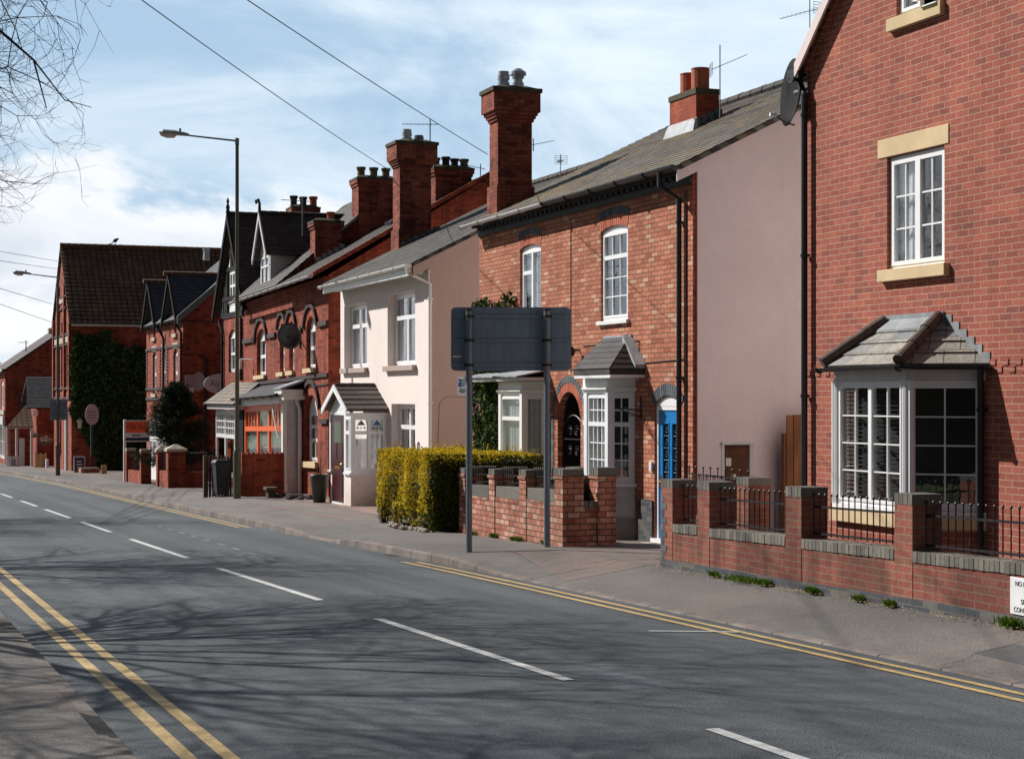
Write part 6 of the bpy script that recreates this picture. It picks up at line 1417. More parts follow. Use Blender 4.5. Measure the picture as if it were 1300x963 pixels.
# ---------------------------------------------------------------- golden hedge
hd = thing('hedge', 'clipped golden privet hedge between the cream house and the pink brick wall', 'hedge', (10.6, 31.5, -.4))
HX0, HX1, HY0, HY1 = 9.55, 11.3, 29.05, 32.4
def hy0(X): return 29.05-(X-9.55)*.58
def htop(X, Y): return 1.10-.012*(Y-30)+.05*noise.noise(Vector((X*1.3, Y*1.3, 2)))
def hed():
    f = R.random(); zb_ = -.28 if R.random() < .85 else -.4
    if f < .42: X, Y, z, nn = HX0, R.uniform(HY0, HY1), R.uniform(-.25, 1.1), (-1,0,0)
    else:
        X = R.uniform(HX0, HX1); Y = R.uniform(hy0(X), HY1); z, nn = 1.1, (0,0,1)
    if nn[2] == 0 and z < .0 and R.random() < .45: z = R.uniform(0, 1.1)
    b = .16*noise.noise(Vector((X*2.1, Y*2.1, z*2.1)))+.05*noise.noise(Vector((X*6, Y*6, z*6)))
    if nn[0] == -1: b += -.10*(max(0, .35-z)/.6)+.018*math.sin(Y*4.6)
    p = Vector((X, Y, z)) + Vector(nn)*(b - R.random()**2*.16)
    p.z = min(p.z, htop(p.x, p.y)+R.uniform(-.02, .03))
    # round the corners
    for ax_, lo in ((0, HX0), (1, HY0)):
        pass
    return p, nn
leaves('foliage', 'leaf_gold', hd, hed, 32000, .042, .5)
def hed2():                             # ends and foot get greener leaves, their shade put into the colour
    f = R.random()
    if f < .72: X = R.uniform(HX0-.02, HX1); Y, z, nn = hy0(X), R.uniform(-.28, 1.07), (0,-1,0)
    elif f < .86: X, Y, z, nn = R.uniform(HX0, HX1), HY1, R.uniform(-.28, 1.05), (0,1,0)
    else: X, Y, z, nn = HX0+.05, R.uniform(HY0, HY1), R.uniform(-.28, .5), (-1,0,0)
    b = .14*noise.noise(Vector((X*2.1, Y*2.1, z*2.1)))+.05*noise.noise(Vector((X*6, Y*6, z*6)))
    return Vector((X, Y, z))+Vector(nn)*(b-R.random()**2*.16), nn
leaves('shade_toned_foliage', 'leaf_privet_shade', hd, hed2, 20000, .044, .5)
def shoots():
    k_ = R.random(); i = int(k_*60); rr_ = random.Random(i); 
    if i % 3: X, Y, z, dx, dy = rr_.uniform(HX0, HX1), rr_.uniform(HY0, HY1), 1.1, 0, 0
    else: X, Y, z, dx, dy = HX0, rr_.uniform(HY0, HY1), rr_.uniform(.1, 1.0), -.8, 0
    L = rr_.uniform(.05, .17)*R.random(); return (X+dx*L+rr_.uniform(-.2,.2)*L, Y+rr_.uniform(-.3,.3)*L, z+L*(1 if not dx else .3)), (0,0,1)
leaves('shoots', 'leaf_gold', hd, shoots, 900, .04, .45)
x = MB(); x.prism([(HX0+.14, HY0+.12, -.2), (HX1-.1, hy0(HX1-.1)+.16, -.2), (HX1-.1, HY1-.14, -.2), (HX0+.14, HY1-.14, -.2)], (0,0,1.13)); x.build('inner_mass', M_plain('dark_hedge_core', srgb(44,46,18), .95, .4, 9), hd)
x = MB()
for i in range(26): X, Y = R.uniform(HX0+.05, HX1-.1), R.uniform(HY0+.05, HY1-.05); x.bar((X, Y, -.5), (X+R.uniform(-.1,.1), Y+R.uniform(-.1,.1), -.05), .018, .01, n=5)
x.build('stem', M['bark'], hd)
for i, (xx, hh) in enumerate(((484, .34), (500, .26))):
    t_ = MB(); Y = yf(xx, 9.6); z = zback(Y); t_.box(9.58, 9.68, Y-.07, Y+.07, z-.1, z+hh+.1); 
    tag(t_.build('timber_post', M['wood_old'], None), ['old wooden post at the left end of the golden hedge', 'shorter old wooden post under the golden hedge'][i], 'post', 'old posts under the hedge')
x = MB()
for i in range(26): 
    Y = R.uniform(29.0, 31.3); X = 9.44+R.uniform(-.04, .14); r = R.uniform(.03, .08); z = zback(Y); x.lathe((X, Y, z-.02), [(r*.6,0),(r,r*.4),(r*.8,r*.9),(r*.2,r*1.2)], 7)
tag(x.build('edging_stones', M['rock'], None), 'pale loose stones edging the ground under the golden hedge', 'stones', kind='stuff')
x = MB(); x.prism([(9.58, 29.5, -.1), (10.3, 29.5, -.1), (10.3, 32.2, -.1), (9.66, 32.2, -.1)], (0,0,.0001)) if False else None

# ================================================================== GARDENS FARTHER ALONG
def Ybase(x, y, X):  return yf(x, X)
# brick flank wall of the shop forecourt, facing the camera
fw = thing('forecourt_wall', 'dark brick forecourt wall with scalloped top beside the lamp column', 'wall', (10.3, 45.6, zback(45.6)))
YF = 45.6; a0, a1 = xf(307, YF), xf(361, YF); zt = .55
x = MB(); x.box(a0, a1, YF, YF+.22, -.9, zt); x.build('wall', M['brick_old'], fw)
x = MB(); n = 9
for i in range(n): c0 = a0+(a1-a0)*(i+.5)/n; r = (a1-a0)/n/2; x.prism([(c0+r*math.cos(t), YF+.02, zt+r*.75*math.sin(t)) for t in [PI*j/8 for j in range(9)]], (0,.16,0))
x.build('scalloped_coping', M['brick_old'], fw)
df = thing('timber_fence', 'dark timber fence with scalloped top behind the wheelie bins', 'fence', (9.3, 46.6, -.6)); YD = 47.0
b0, b1 = xf(261, YD), xf(306, YD); x = MB(); n = 12
for i in range(n):
    a = b0+(b1-b0)*i/n; w = (b1-b0)/n; x.prism([(a+.01, YD, -.9), (a+w-.01, YD, -.9), (a+w-.01, YD, .42), (a+w/2, YD, .5), (a+.01, YD, .42)], (0,.03,0))
x.build('boards', M['darkwood'], df)
x = MB(); x.box(b0-.06, b0+.04, YD-.06, YD+.06, -.9, .5); x.box(b0, b1, YD+.031, YD+.07, .1, .18); x.build('post', M['wood_old'], df)
for i, (xx, lab) in enumerate(((286.5, 'charcoal wheelie bin between the dark timber fence and the street lamp'),)):
    Yb = 46.0; X = xf(xx, Yb)-.27; b = thing('wheelie_bin', lab, 'bin', (X+.27, Yb+.3, zback(Yb)), None); bin_(b, X, Yb, zback(Yb)-.03, .42, .5, .95, 'dark_bin')
# stone bench-like stub, rubble border, planter by the porch
st = thing('stone_bench', 'small stone bench stub on the forecourt by the white doorcase', 'bench', (10.6, 43.5, zback(43.5)))
X = 10.2; Y = yf(343, X); z = zback(Y); x = MB(); x.box(X-.14, X+.16, Y-.18, Y+.2, z+.2, z+.27); x.build('slab', M['wood_old'], st); x = MB(); x.box(X-.08, X+.12, Y-.15, Y+.18, z-.05, z+.22); x.build('leg', M['darkpot'], st)
X = 10.65; Y = yf(405.5, X); z = zback(Y)
pl = thing('plant_pot', 'tall dark tapered plant pot between the brick house and the cream porch', 'plant pot', (X, Y, z)); x = MB(); x.lathe((X, Y, z), [(.15,0),(.23,.62),(.24,.68),(.21,.68),(.19,.55)], 16); x.build('pot', M['planter'], pl, smooth=True)
x = MB(); 
for i in range(9): a = R.uniform(0, 6.3); P0 = Vector((X, Y, z+.55)); x.tube([P0, P0+Vector((.08*math.cos(a), .08*math.sin(a), .25)), P0+Vector((.16*math.cos(a), .16*math.sin(a), .42+R.uniform(0,.2)))], .006, n=4)
x.build('twigs', M['bark'], pl)
x = MB()
for i in range(34):
    Y = R.uniform(42.6, 45.0); X = 10.45+R.uniform(-.15, .7); r = R.uniform(.05, .13); z = zback(Y); x.lathe((X, Y, z-.02), [(r*.6,0),(r,r*.4),(r*.7,r*.9),(r*.2,r*1.1)], 7)
tag(x.build('rubble_border', M['darkpot'], None), 'dark rubble and stones bordering the forecourt before the red brick house', 'stones', kind='stuff')
def tuft(X, Y, z, n, s, rr):
    x = MB()
    for i in range(n):
        a = R.uniform(0, 6.3); l = R.uniform(.5, 1)*s; px = X+R.gauss(0, rr*.4); py = Y+R.gauss(0, rr)
        d = Vector((math.cos(a)*.6, math.sin(a)*.6, 1)).normalized()*l; w = Vector((-math.sin(a), math.cos(a), 0))*.006
        p = Vector((px, py, z)); x.poly([p-w, p+w, p+d*.6+w*.8, p+d+Vector((math.cos(a), math.sin(a), -.3))*l*.15, p+d*.6-w*.8])
    return x
wd = [(XW-.05, yf(xx, XW), 'garden') for xx in (912, 945, 962, 975)] + [(XW-.05, yf(xx, XW), 0) for xx in (1037, 1096, 1135, 1288)] + [(XG-.05, yf(xx, XG), 0) for xx in (604, 630, 655, 662, 695)]
x = MB()
for i, (X, Y, _) in enumerate(wd):
    t_ = tuft(X, Y, zback(Y)-.0, 150 if i in (1, 3, 4, 7, 9) else 70, .10 if i != 7 else .13, (.05, .16, .12, .06, .06, .05, .05, .07, .06, .06, .06, .06, .06)[i]); k_ = len(x.v); x.v += t_.v; x.f += [tuple(j+k_ for j in f) for f in t_.f]; x.uv += t_.uv; x.mi += t_.mi
tag(x.build('weeds', M['leaf_green'], None), 'green weeds and grass tufts along the foot of the garden walls', 'weeds', kind='stuff')
# leaf litter and grit at the wall foot
x = MB()
for i in range(900):
    Y = R.uniform(9, 20); X = XW-.02-abs(R.gauss(0, .12)); z = zback(Y)+.012; a = R.uniform(0, 6); s_ = R.uniform(.006, .02); c = Vector((X, Y, z)); 
    x.poly([c+Vector((s_*math.cos(a), s_*math.sin(a), 0)), c+Vector((-s_*.5*math.sin(a), s_*.5*math.cos(a), .004)), c-Vector((s_*math.cos(a), s_*math.sin(a), 0)), c+Vector((s_*.5*math.sin(a), -s_*.5*math.cos(a), .004))])
tag(x.build('leaf_litter', M['wood_pale'], None), 'dry leaf litter and grit at the foot of the red brick garden wall', 'litter', kind='stuff')

# brick garden front of the twin-gabled house: piers and railings
gw = thing('garden_wall', 'low brick wall with tall pointed-cap piers and railings in front of the dark pine', 'garden wall', (9.3, 56, -.8))
XH = 9.35
for i, (xa, xb_, yt) in enumerate(((210, 225, 569), (196, 207, 570), (176, 184, 570), (158.5, 161.5, 569))):
    Yn_ = yf(xa+(.35 if i == 0 else .3)*(xb_-xa) if i == 0 else xa+3, XH); w = .42 if i == 0 else .3
    Yn_ = {0: yf(213.5, XH), 1: yf(200, XH), 2: yf(179, XH), 3: yf(160.5, XH)}[i]
    pier(gw, XH, Yn_, w, .55 if i == 0 else .35, zback(Yn_)-.3, zat(yt, XH, Yn_), 'brick_old', capmat='stone_grey', pyr=(i < 2), cap=.1)
Ya, Yb = yf(213.5, XH)+.42, yf(160.5, XH)
x = MB(); sheared_box(x, XH+.05, XH+.27, Ya, yf(200, XH), zback(Ya)-.3, zback(Ya)+.5, zback(Ya)-.3, zback(Ya)+.48); sheared_box(x, XH+.05, XH+.27, yf(179, XH)+.3, Yb, zback(62)-.3, zback(62)+.45, zback(64)-.3, zback(64)+.45); x.build('wall', M['brick_old'], gw)
YR = yf(213.5, XH)-.0; x = MB(); x1 = xf(263, YR); x.box(XH+.55, x1, YR+.05, YR+.27, zback(YR)-.3, zback(YR)+.48); x.build('return_wall', M['brick_old'], gw)
x = MB(); n = 11
for i in range(n+1): X = XH+.6+(x1-XH-.6)*i/n; zt_ = zat(575, X, YR); x.bar((X, YR+.15, zback(YR)+.48), (X, YR+.15, zt_), .012, n=5); x.ball((X, YR+.15, zt_), .025, 6)
for z in (.55, 1.05): x.box(XH+.56, x1, YR+.14, YR+.16, zback(YR)+z, zback(YR)+z+.03)
x.build('railing', M['iron'], gw)
x = MB(); 
for i in range(8): Y = yf(184, XH)-.3-2.0*i/8+1.0; 
n = 14
for i in range(n+1): Y = yf(179, XH)+.3+(Yb-yf(179, XH)-.3)*i/n; x.bar((XH+.15, Y, zback(Y)+.42), (XH+.15, Y, zat(572, XH, Y)), .012, n=4)
for i in range(n+1): Y = yf(213.5, XH)+.42+(yf(200, XH)-yf(213.5, XH)-.42)*i/n; x.bar((XH+.15, Y, zback(Y)+.42), (XH+.15, Y, zat(573, XH, Y)), .012, n=4)
x.build('railing', M['iron'], gw)
# for sale board
fs = thing('for_sale_sign', 'estate board reading FOR SALE in black on orange-red, white post by the brick piers', 'sign', (9.4, 66, -1.2))
YS = yf(158, 9.4); Fz = side(YS-.02); px_ = xf(157, YS); p1 = xf(190, YS); zt, zb_ = zs(170, 533, YS), zs(170, 560.5, YS); zm = zs(170, 549, YS)
x = MB(); x.box(px_-.0, px_+.09, YS, YS+.09, zback(YS)-.1, zt+.02); x.build('post', M['white'], fs)
x = MB(); x.fbox(Fz, px_, p1, zb_, zt, 0, .03); x.build('board', M['sign_white'], fs)
x = MB(); x.fbox(Fz, px_+.06, p1-.04, zm, zt-.05, .03, .034); x.build('red_panel', M['red_sign'], fs)
text_mesh('FOR SALE', .24, Fz, px_+.09, (zt+zm)/2-.1, .036, 'ink', fs, sx=(p1-px_-.2)/1.12*1.0 if False else .78)
x = MB(); x.fbox(Fz, px_+.3, p1-.35, zm-.12, zm-.07, .03, .034); x.fbox(Fz, px_+.06, p1-.04, zb_+.04, zb_+.15, .03, .034); x.build('print', M['navy'], fs)
# pine tree
pt = thing('pine_tree', 'dark bushy pine rising behind the garden piers in front of the twin-gabled house', 'tree', (10.6, 58.5, -.9))
YP = 58.5; pcx = xf(225, YP); zb0 = zback(YP); ztop = zs(216, 486, YP); x = MB(); x.tube([(pcx, YP, zb0), (pcx+.03, YP, zb0+1.5), (pcx, YP, ztop)], [.09, .06, .015], n=7); x.build('trunk', M['bark'], pt)
vs_ = []; lim = MB(); tips = []
for i in range(170):
    t_ = R.random()**.9; z = zb0+.35+(ztop-zb0-.45)*t_; L = (1.38*(1-t_)**.7+.14)*R.uniform(.6, 1.1); a = R.uniform(0, 2*PI)
    p = Vector((pcx, YP, z)); q = p+Vector((math.cos(a)*L, math.sin(a)*L, L*R.uniform(.15, .55))); lim.bar(p, q, .016, .006, n=4); tips.append((p, q))
lim.build('branch', M['bark'], pt)
def pins():
    p, q = R.choice(tips); t_ = R.uniform(.25, 1.05); c = p+(q-p)*t_+Vector((R.gauss(0,.07), R.gauss(0,.07), R.gauss(0,.07))); return c, ((q-p).normalized()*.3+Vector((0,0,.3)))
leaves('foliage', 'leaf_pine', pt, pins, 24000, .13, .16)

# ================================================================== SIGN, LAMPS, STREET THINGS
sg = thing('road_sign', 'back of a large grey road sign on two steel posts at the pavement', 'road sign', (9.2, 24.3, -.2))
P1 = Vector((8.67, 24.5, 0)); P2 = Vector((9.76, 24.08, 0)); rt = Vector((CN, -SN, 0)); nn = Vector((SN, CN, 0))   # panel faces up the street
Fz = Fr(P1, rt, -nn); zt, zb_ = 3.44, 2.485; u0, u1 = -.275, 1.53
x = MB(); r = .07; pts = []
for cx_, cz_, a0 in ((u1-r, zt-r, 0), (u0+r, zt-r, 90), (u0+r, zb_+r, 180), (u1-r, zb_+r, 270)):
    for i in range(6): a = math.radians(a0+18*i); pts.append(Fz.p(cx_+r*math.cos(a), cz_+r*math.sin(a), -.085))
x.prism(pts, nn*.012); x.build('panel', M['sign_back'], sg)
x = MB()
for z in (3.30, 2.94, 2.57): x.fbox(Fz, u0+.01, u1-.01, z-.022, z+.022, -.084, -.055)
x.build('channel', M['sign_back'], sg)
x = MB(); x.fbox(Fz, u0+.03, u0+.15, zb_+.2, zb_+.225, -.072, -.068); x.build('maker_label', M['sign_white'], sg)
for P_, nm in ((P1, 0), (P2, 1)):
    zb0 = zroad(P_.y)+.1+.19*0; u = (P_-P1).dot(rt); off = (P_-P1).dot(nn)
    base = Fz.p(u, 0, 0); x = MB(); x.bar((base.x, base.y, -.35), (base.x, base.y, zt+.0-.06), .048, n=14); pp = x.build('post', M['galv'], sg)
    x = MB(); x.bar((base.x, base.y, zt-.06), (base.x, base.y, zt-.03), .05, n=14); x.build('post_cap', M['darkpot'], pp)
    for z in (3.30, 2.94, 2.57): x = MB(); x.bar((base.x, base.y, z-.018), (base.x, base.y, z+.018), .055, n=14); x.fbox(Fz, u-.075, u+.075, z-.018, z+.018, -.056, -.03); x.build('clamp', M['darkpot'], pp)
ps_ = thing('parking_sign', 'small white parking plate with blue P symbol on the left sign post', 'sign', tuple(P1+Vector((-.05,-.06,2.2))))
Fk = Fr(P1+Vector((-.07,-.045,0)), Vector((.99, .1, 0)), Vector((.1,-.99,0))); z0, z1 = 2.12, 2.395
Fk = Fr(P1-(rt-nn*.8).normalized()*.22+Vector((0,0,0))-nn*.02, (rt-nn*.8).normalized(), (-nn-rt*.8).normalized()); x = MB(); x.fbox(Fk, 0, .18, z0, z1, 0, .006); x.build('plate', M['sign_white'], ps_)
x = MB(); x.fbox(Fk, .012, .062, z0+.13, z1-.03, .006, .009); x.build('blue_panel', M['blue_sign'], ps_); text_mesh('P', .07, Fk, .016, z0+.17, .0095, 'sign_white', ps_)
x = MB()
for i, (a, b, z) in enumerate(((.075,.165,.225),(.08,.155,.195),(.075,.165,.165),(.08,.14,.135),(.035,.15,.085),(.02,.16,.06),(.04,.14,.035))): x.fbox(Fk, a, b, z0+z, z0+z+.012, .006, .0075)
x.build('printing', M['ink'], ps_)

def lamp(label, X, Y, ztop, arm, mat, thick=1.0, zb0=None, headL=.75):
    zb0 = zback(Y)-.12 if zb0 is None else zb0
    l = thing('street_lamp', label, 'street lamp', (X, Y, zb0), 'street lamps along the pavement')
    x = MB(); x.tube([(X, Y, zb0), (X, Y, zb0+1.3), (X, Y, zb0+1.36), (X, Y, zb0+1.42), (X, Y, zb0+4.5), (X, Y, ztop)], [.1, .1, .085, .058, .052, .045], n=14); x.box(X-.03, X+.03, Y-.107, Y-.09, zb0+.45, zb0+1.05); x.build('column', M[mat], l)
    d = -rt; x = MB(); a = Vector((X, Y, ztop-.04)); b = a+d*arm+Vector((0,0,.14)); x.bar(a, b, .026, .022, n=8); x.bar(Vector((X,Y,ztop-.14)), Vector((X,Y,ztop+.03)), .055, n=10); x.build('arm', M['galv'], l)
    x = MB(); hv = (b-a).normalized(); e = b+hv*headL
    s_ = hv.cross(Vector((0,0,1))).normalized(); prof = [(0,.05,.05),(.12,.09,.07),(.5,.13,.1),(.85,.12,.09),(1,.04,.04)]; rings = []
    for t_, w, h_ in prof:
        c = b+(e-b)*t_; rings.append([c+s_*w*math.cos(an)+Vector((0,0,1))*(h_*math.sin(an) if math.sin(an) > 0 else h_*.35*math.sin(an)) for an in [2*PI*i/14 for i in range(14)]])
    for A, B_ in zip(rings, rings[1:]):
        for i in range(14): x.poly([A[i], A[(i+1) % 14], B_[(i+1) % 14], B_[i]])
    x.poly(rings[0]); x.poly(rings[-1]); c = b+(e-b)*.3; x.bar(c+Vector((0,0,.07)), c+Vector((0,0,.16)), .03, n=8); hh = x.build('lamp_head', M['lamp_grey'], l)
    x = MB(); A = []
    for t_, w, h_ in ((.42,.02,.02),(.5,.1,.09),(.75,.11,.11),(.95,.07,.07),(1.0,.01,.01)):
        c = b+(e-b)*t_-Vector((0,0,.02)); A.append([c+s_*w*math.cos(an)-Vector((0,0,1))*h_*math.sin(an) for an in [PI*i/8 for i in range(9)]])
    for P_, Q_ in zip(A, A[1:]):
        for i in range(8): x.poly([P_[i], P_[i+1], Q_[i+1], Q_[i]])
    x.build('lamp_bowl', M['lamp_glass'], hh, smooth=True); return l
YL = yf(301, 9.4); lamp('nearer street lamp on a tall drab green column in front of the charcoal bins', 9.4, YL, zat(177, 9.4, YL), 1.25, 'pole_green', zb0=-.66, headL=.78)
YL2 = yf(73.5, 8.4); lamp('farther street lamp beside the red shop door, with a sign panel on it', 8.4, YL2, zat(351, 8.4, YL2), 1.15, 'pole_green', zb0=zroad(YL2)+.1, headL=.8)
s = thing('road_sign', 'back of a dark grey sign panel fixed to the farther lamp column', 'road sign', (8.4, YL2-.1, .6)); Fz = Fr((8.4, YL2, 0), rt, -nn)
x = MB(); zz0, zz1 = zat(533, 8.4, YL2), zat(507, 8.4, YL2); x.fbox(Fz, -.36, .38, zz0, zz1, -.12, -.1); x.build('panel', M['sign_back'], s); x = MB(); x.fbox(Fz, -.34, .36, zz0+.2, zz0+.25, -.1, -.06); x.fbox(Fz, -.34, .36, zz1-.25, zz1-.2, -.1, -.06); x.build('channel', M['galv'], s)

for P_, lb in ((P1, 'small rusty-edged tarmac patch round the left sign post foot'), (P2, 'small tarmac patch round the right sign post foot')):
    pass
# road gullies beside the kerb
for Yg, lb in ((26.2, 'iron gully grate by the kerb beyond the sign posts'), (14.2, 'iron gully grate by the kerb before the modern house'), (49.5, 'iron gully grate by the kerb near the street lamp')):
    t_ = thing('drain_grate', lb, 'drain', (xkerb(Yg)-.22, Yg, zroad(Yg)), 'gully grates'); x = MB(); Xg = xkerb(Yg)-.24; zg_ = zroad(Yg)
    sheared_box(x, Xg-.2, Xg+.2, Yg-.2, Yg-.17, zg_+.002, zg_+.012, zg_+.002, zg_+.012); sheared_box(x, Xg-.2, Xg+.2, Yg+.17, Yg+.2, zg_-.004, zg_+.006, zg_-.004, zg_+.006)
    for i in range(7): sheared_box(x, Xg-.2+.062*i, Xg-.17+.062*i, Yg-.17, Yg+.17, zg_+.002, zg_+.011, zg_-.004, zg_+.005)
    x.build('grate', M['iron'], t_)
# overhead wires
def wire(label, p, q, sag, r=.008, n=24):
    p = Vector(p); q = Vector(q); x = MB(); x.tube([p+(q-p)*(i/n)-Vector((0,0,4*sag*(i/n)*(1-i/n))) for i in range(n+1)], r, n=5); tag(x.build('overhead_wire', M['black'], None), label, 'wire', 'overhead wires')
def pix(xp, yp, Z): q = q_(xp); return ((CN*q+SN)*Z, (CN-SN*q)*Z, CH+(HY-yp)/FPX*Z)
a = Vector(pix(190, 0, 27)); b = Vector(pix(496, 217, 50.3)); wire('overhead wire running down to the mossy chimney with three buff pots', a+(a-b)*.35, b, .12, .010)
a = Vector(pix(322, 0, 21)); b = Vector(pix(619, 196, 33.5)); wire('overhead wire running down to the tall chimney of the orange brick terrace', a+(a-b)*.45, b, .06, .0075)
b0_ = Vector((8.4, YL2, 0))
far = [(330, 0, 330, 'topmost'), (343, 0, 348, 'second'), (362, 0, 385, 'third'), (388, 0, 412, 'lowest')]
fx = [(0, 319, 70, 331, 'topmost of the four far wires left of the farther lamp column'), (0, 331, 70, 341, 'second highest of the four far wires left of the farther lamp column'), (0, 366, 70, 387, 'third highest of the four far wires left of the farther lamp column'), (0, 386, 66, 409, 'lowest of the four far wires left of the farther lamp column')]
for x0_, y0_, x1_, y1_, lb in fx:
    A = Vector(pix(x0_, y0_, 70)); B_ = Vector(pix(x1_, y1_, 95)); wire(lb, A+(A-B_)*1.2, B_+(B_-A)*.1, .0, .012)

# aerials
def aerial(label, xm, ytop, ybot, Y, X=None, boom=None, kind='yagi', s=1.0, yc=None):
    X = xf(xm, Y) if X is None else X; z1, z0 = zat(ytop, X, Y), zat(ybot, X, Y)
    t_ = thing('tv_aerial', label, 'aerial', (X, Y, z0), 'aerials on the roofs'); x = MB(); x.bar((X, Y, z0), (X, Y, z1), .018*s, n=6); x.build('mast', M['galv'], t_)
    x = MB(); zc = z1-.12 if yc is None else zat(yc, X, Y); d = Vector(boom).normalized(); L = Vector(boom).length; c = Vector((X, Y, zc)); x.bar(c-d*L*.25, c+d*L*.75, .012*s, n=4); s_ = d.cross(Vector((0,0,1))).normalized()
    k = 9
    for i in range(k): p = c-d*L*.15+d*L*.88*i/(k-1); w = (.16-.08*i/k)*s; x.bar(p-s_*w, p+s_*w, .006*s, n=4)
    if kind == 'grid':
        b = c-d*L*.25
        for i in range(5): x.bar(b-s_*.28*s+Vector((0,0,(i-2)*.09*s)), b+s_*.28*s+Vector((0,0,(i-2)*.09*s)), .008*s, n=4)
        for sg_ in (-1, 0, 1): x.bar(b+s_*.26*s*sg_+Vector((0,0,-.18*s)), b+s_*.26*s*sg_+Vector((0,0,.18*s)), .008*s, n=4)
    x.build('antenna', M['galv'], t_); return t_
aerial('mast aerial with grid reflector behind the chimney with two terracotta pots', 914, 57, 150, 27.6, boom=(.62, -.2, .28), kind='grid', s=.6, yc=84)
t_ = aerial('aerial on the ridge of the mossy slate roof', 711.5, 196, 222, 29.0, boom=(.1, .35, 0), kind='grid', s=.42, yc=204)
aerial('thin aerial on the silver-cowled chimney of the cream house', 546, 152, 180, 42.5, boom=(-.9, .3, .0), s=.9)
aerial('aerial clamped to the side of the tall terrace chimney', 677, 176, 192, 31.7, boom=(.55, -.1, .12), kind='grid', s=.6)
aerial('small aerial beside the four-pot chimney', 610, 208, 224, 45.3, boom=(-.5, .2, .12), s=.8)
aerial('leaning aerial above the dormer', 384, 250, 300, 50.6, boom=(-.8, .3, .05), s=1.0)
aerial('aerial at the eaves of the modern red house seen against the sky', 1028, 0, 75, 24.0, boom=(-.2, .9, .0), kind='grid', s=.5, yc=14)
aerial('distant aerial on the roof of the far shop house', 33, 432, 446, 111.0, boom=(-.6, .2, .0), s=1.8)

# pavement clutter far along
def Pg(x, y, X): Y = yf(x, X); return X, Y, zback(Y)
def aboard(label, x0, x1, yt, yb, Y, mat, frame, lean=.08):
    X0, X1 = xf(x0, Y), xf(x1, Y); z0, z1 = zs(x0, yb, Y), zs(x0, yt, Y); t_ = thing('pavement_board', label, 'A-board', ((X0+X1)/2, Y, z0), 'boards standing on the pavement')
    x = MB()
    for s_ in (-1, 1):
        yb_ = Y+s_*lean*1.5; yt_ = Y+s_*.02
        x.hexa([(X0,yb_,z0),(X1,yb_,z0),(X1,yb_+.02,z0),(X0,yb_+.02,z0),(X0,yt_,z1),(X1,yt_,z1),(X1,yt_+.02,z1),(X0,yt_+.02,z1)])
    x.build('frame', M[frame], t_); x = MB(); a = .05; f = lambda v: Y-lean*1.5+(lean*1.5-.02)*v
    x.hexa([(X0+a,f(.12)-.02,z0+(z1-z0)*.12),(X1-a,f(.12)-.02,z0+(z1-z0)*.12),(X1-a,f(.12)-.003,z0+(z1-z0)*.12),(X0+a,f(.12)-.003,z0+(z1-z0)*.12),(X0+a,f(.93)-.02,z0+(z1-z0)*.93),(X1-a,f(.93)-.02,z0+(z1-z0)*.93),(X1-a,f(.93)-.003,z0+(z1-z0)*.93),(X0+a,f(.93)-.003,z0+(z1-z0)*.93)])
    x.build('panel', M[mat], t_); x = MB()
    for i in range(4): v = .25+.15*i; zz = z0+(z1-z0)*v; x.box(X0+a+.08, X1-a-.08-.05*(i % 2), f(v)-.03, f(v)-.021, zz, zz+.05)
    x.build('print', M['sign_white' if mat == 'blackboard' else 'ink'], t_)
aboard('chalkboard A-board with pale frame beside the ivy-covered building', 93.5, 108, 579, 603, 84.5, 'blackboard', 'greypaint')
aboard('white A-board in front of the porch of the far annexe', 11, 23.5, 579, 593.5, 101, 'sign_white', 'greypaint')
aboard('small narrow pale wooden board beside the brick planter', 128.5, 135.5, 590, 608, 80.0, 'wood_pale', 'wood_pale')
t_ = thing('slatted_pallet', 'pale slatted wooden pallet leaning outside the far annexe', 'pallet', (xf(52, 98), 98, zback(98))); x = MB(); Y = 98.0
for i in range(8): z = zs(50, 596, Y)+.11*i; x.box(xf(44.5, Y), xf(58.5, Y), Y+.01*i, Y+.01*i+.02, z, z+.085)
for xx in (44.5, 51, 58): x.box(xf(xx, Y), xf(xx, Y)+.06, Y+.1, Y+.16, zs(50, 598, Y), zs(50, 575, Y))
x.build('slats', M['wood_pale'], t_)
t_ = thing('white_box', 'pale blue-white crate beside the slatted pallet', 'crate', (xf(59, 97.5), 97.5, zback(97.5))); x = MB(); x.box(xf(58.6, 97), xf(62, 97), 97, 97.4, zs(60, 597, 97), zs(60, 583, 97)); x.build('crate', M['oval_sign'], t_, bevel=.02)
t_ = thing('brick_planter', 'low brick planter box at the foot of the ivy-covered wall', 'planter', (10, 83, zback(83))); Y = 82.5; x = MB()
x.box(xf(103, Y), xf(127, Y), Y, Y+.9, zback(Y)-.1, zs(110, 594.5, Y)); x.build('box', M['brick_garden2'], t_); x = MB()
x.box(xf(103, Y)+.05, xf(127, Y)-.05, Y+.05, Y+.85, zs(110, 594.5, Y), zs(110, 594.5, Y)+.02); x.build('soil', M['soil'], t_)
t_ = thing('post_sign', 'oval dusty pink sign on a thick black post beside the ivy', 'sign', (xf(116, 84), 84, zback(84))); Y = 84; Fo = side(Y); x = MB(); cz = zs(117, 526, Y); cx_ = xf(117, Y)
x.prism([Fo.p(cx_+.32*math.cos(t), cz+.5*math.sin(t), 0) for t in [2*PI*i/24 for i in range(24)]], (0,.05,0)); x.build('board', M['pink_sign'], t_)
x = MB(); x.bar((cx_, Y+.1, zback(Y)), (cx_, Y+.1, cz-.3), .07); x.build('post', M['black'], t_)
x = MB()
for i in range(3): x.fbox(Fo, cx_-.2, cx_+.2, cz-.16+.14*i, cz-.13+.14*i, .002, .006)
x.build('print', M['navy'], t_)
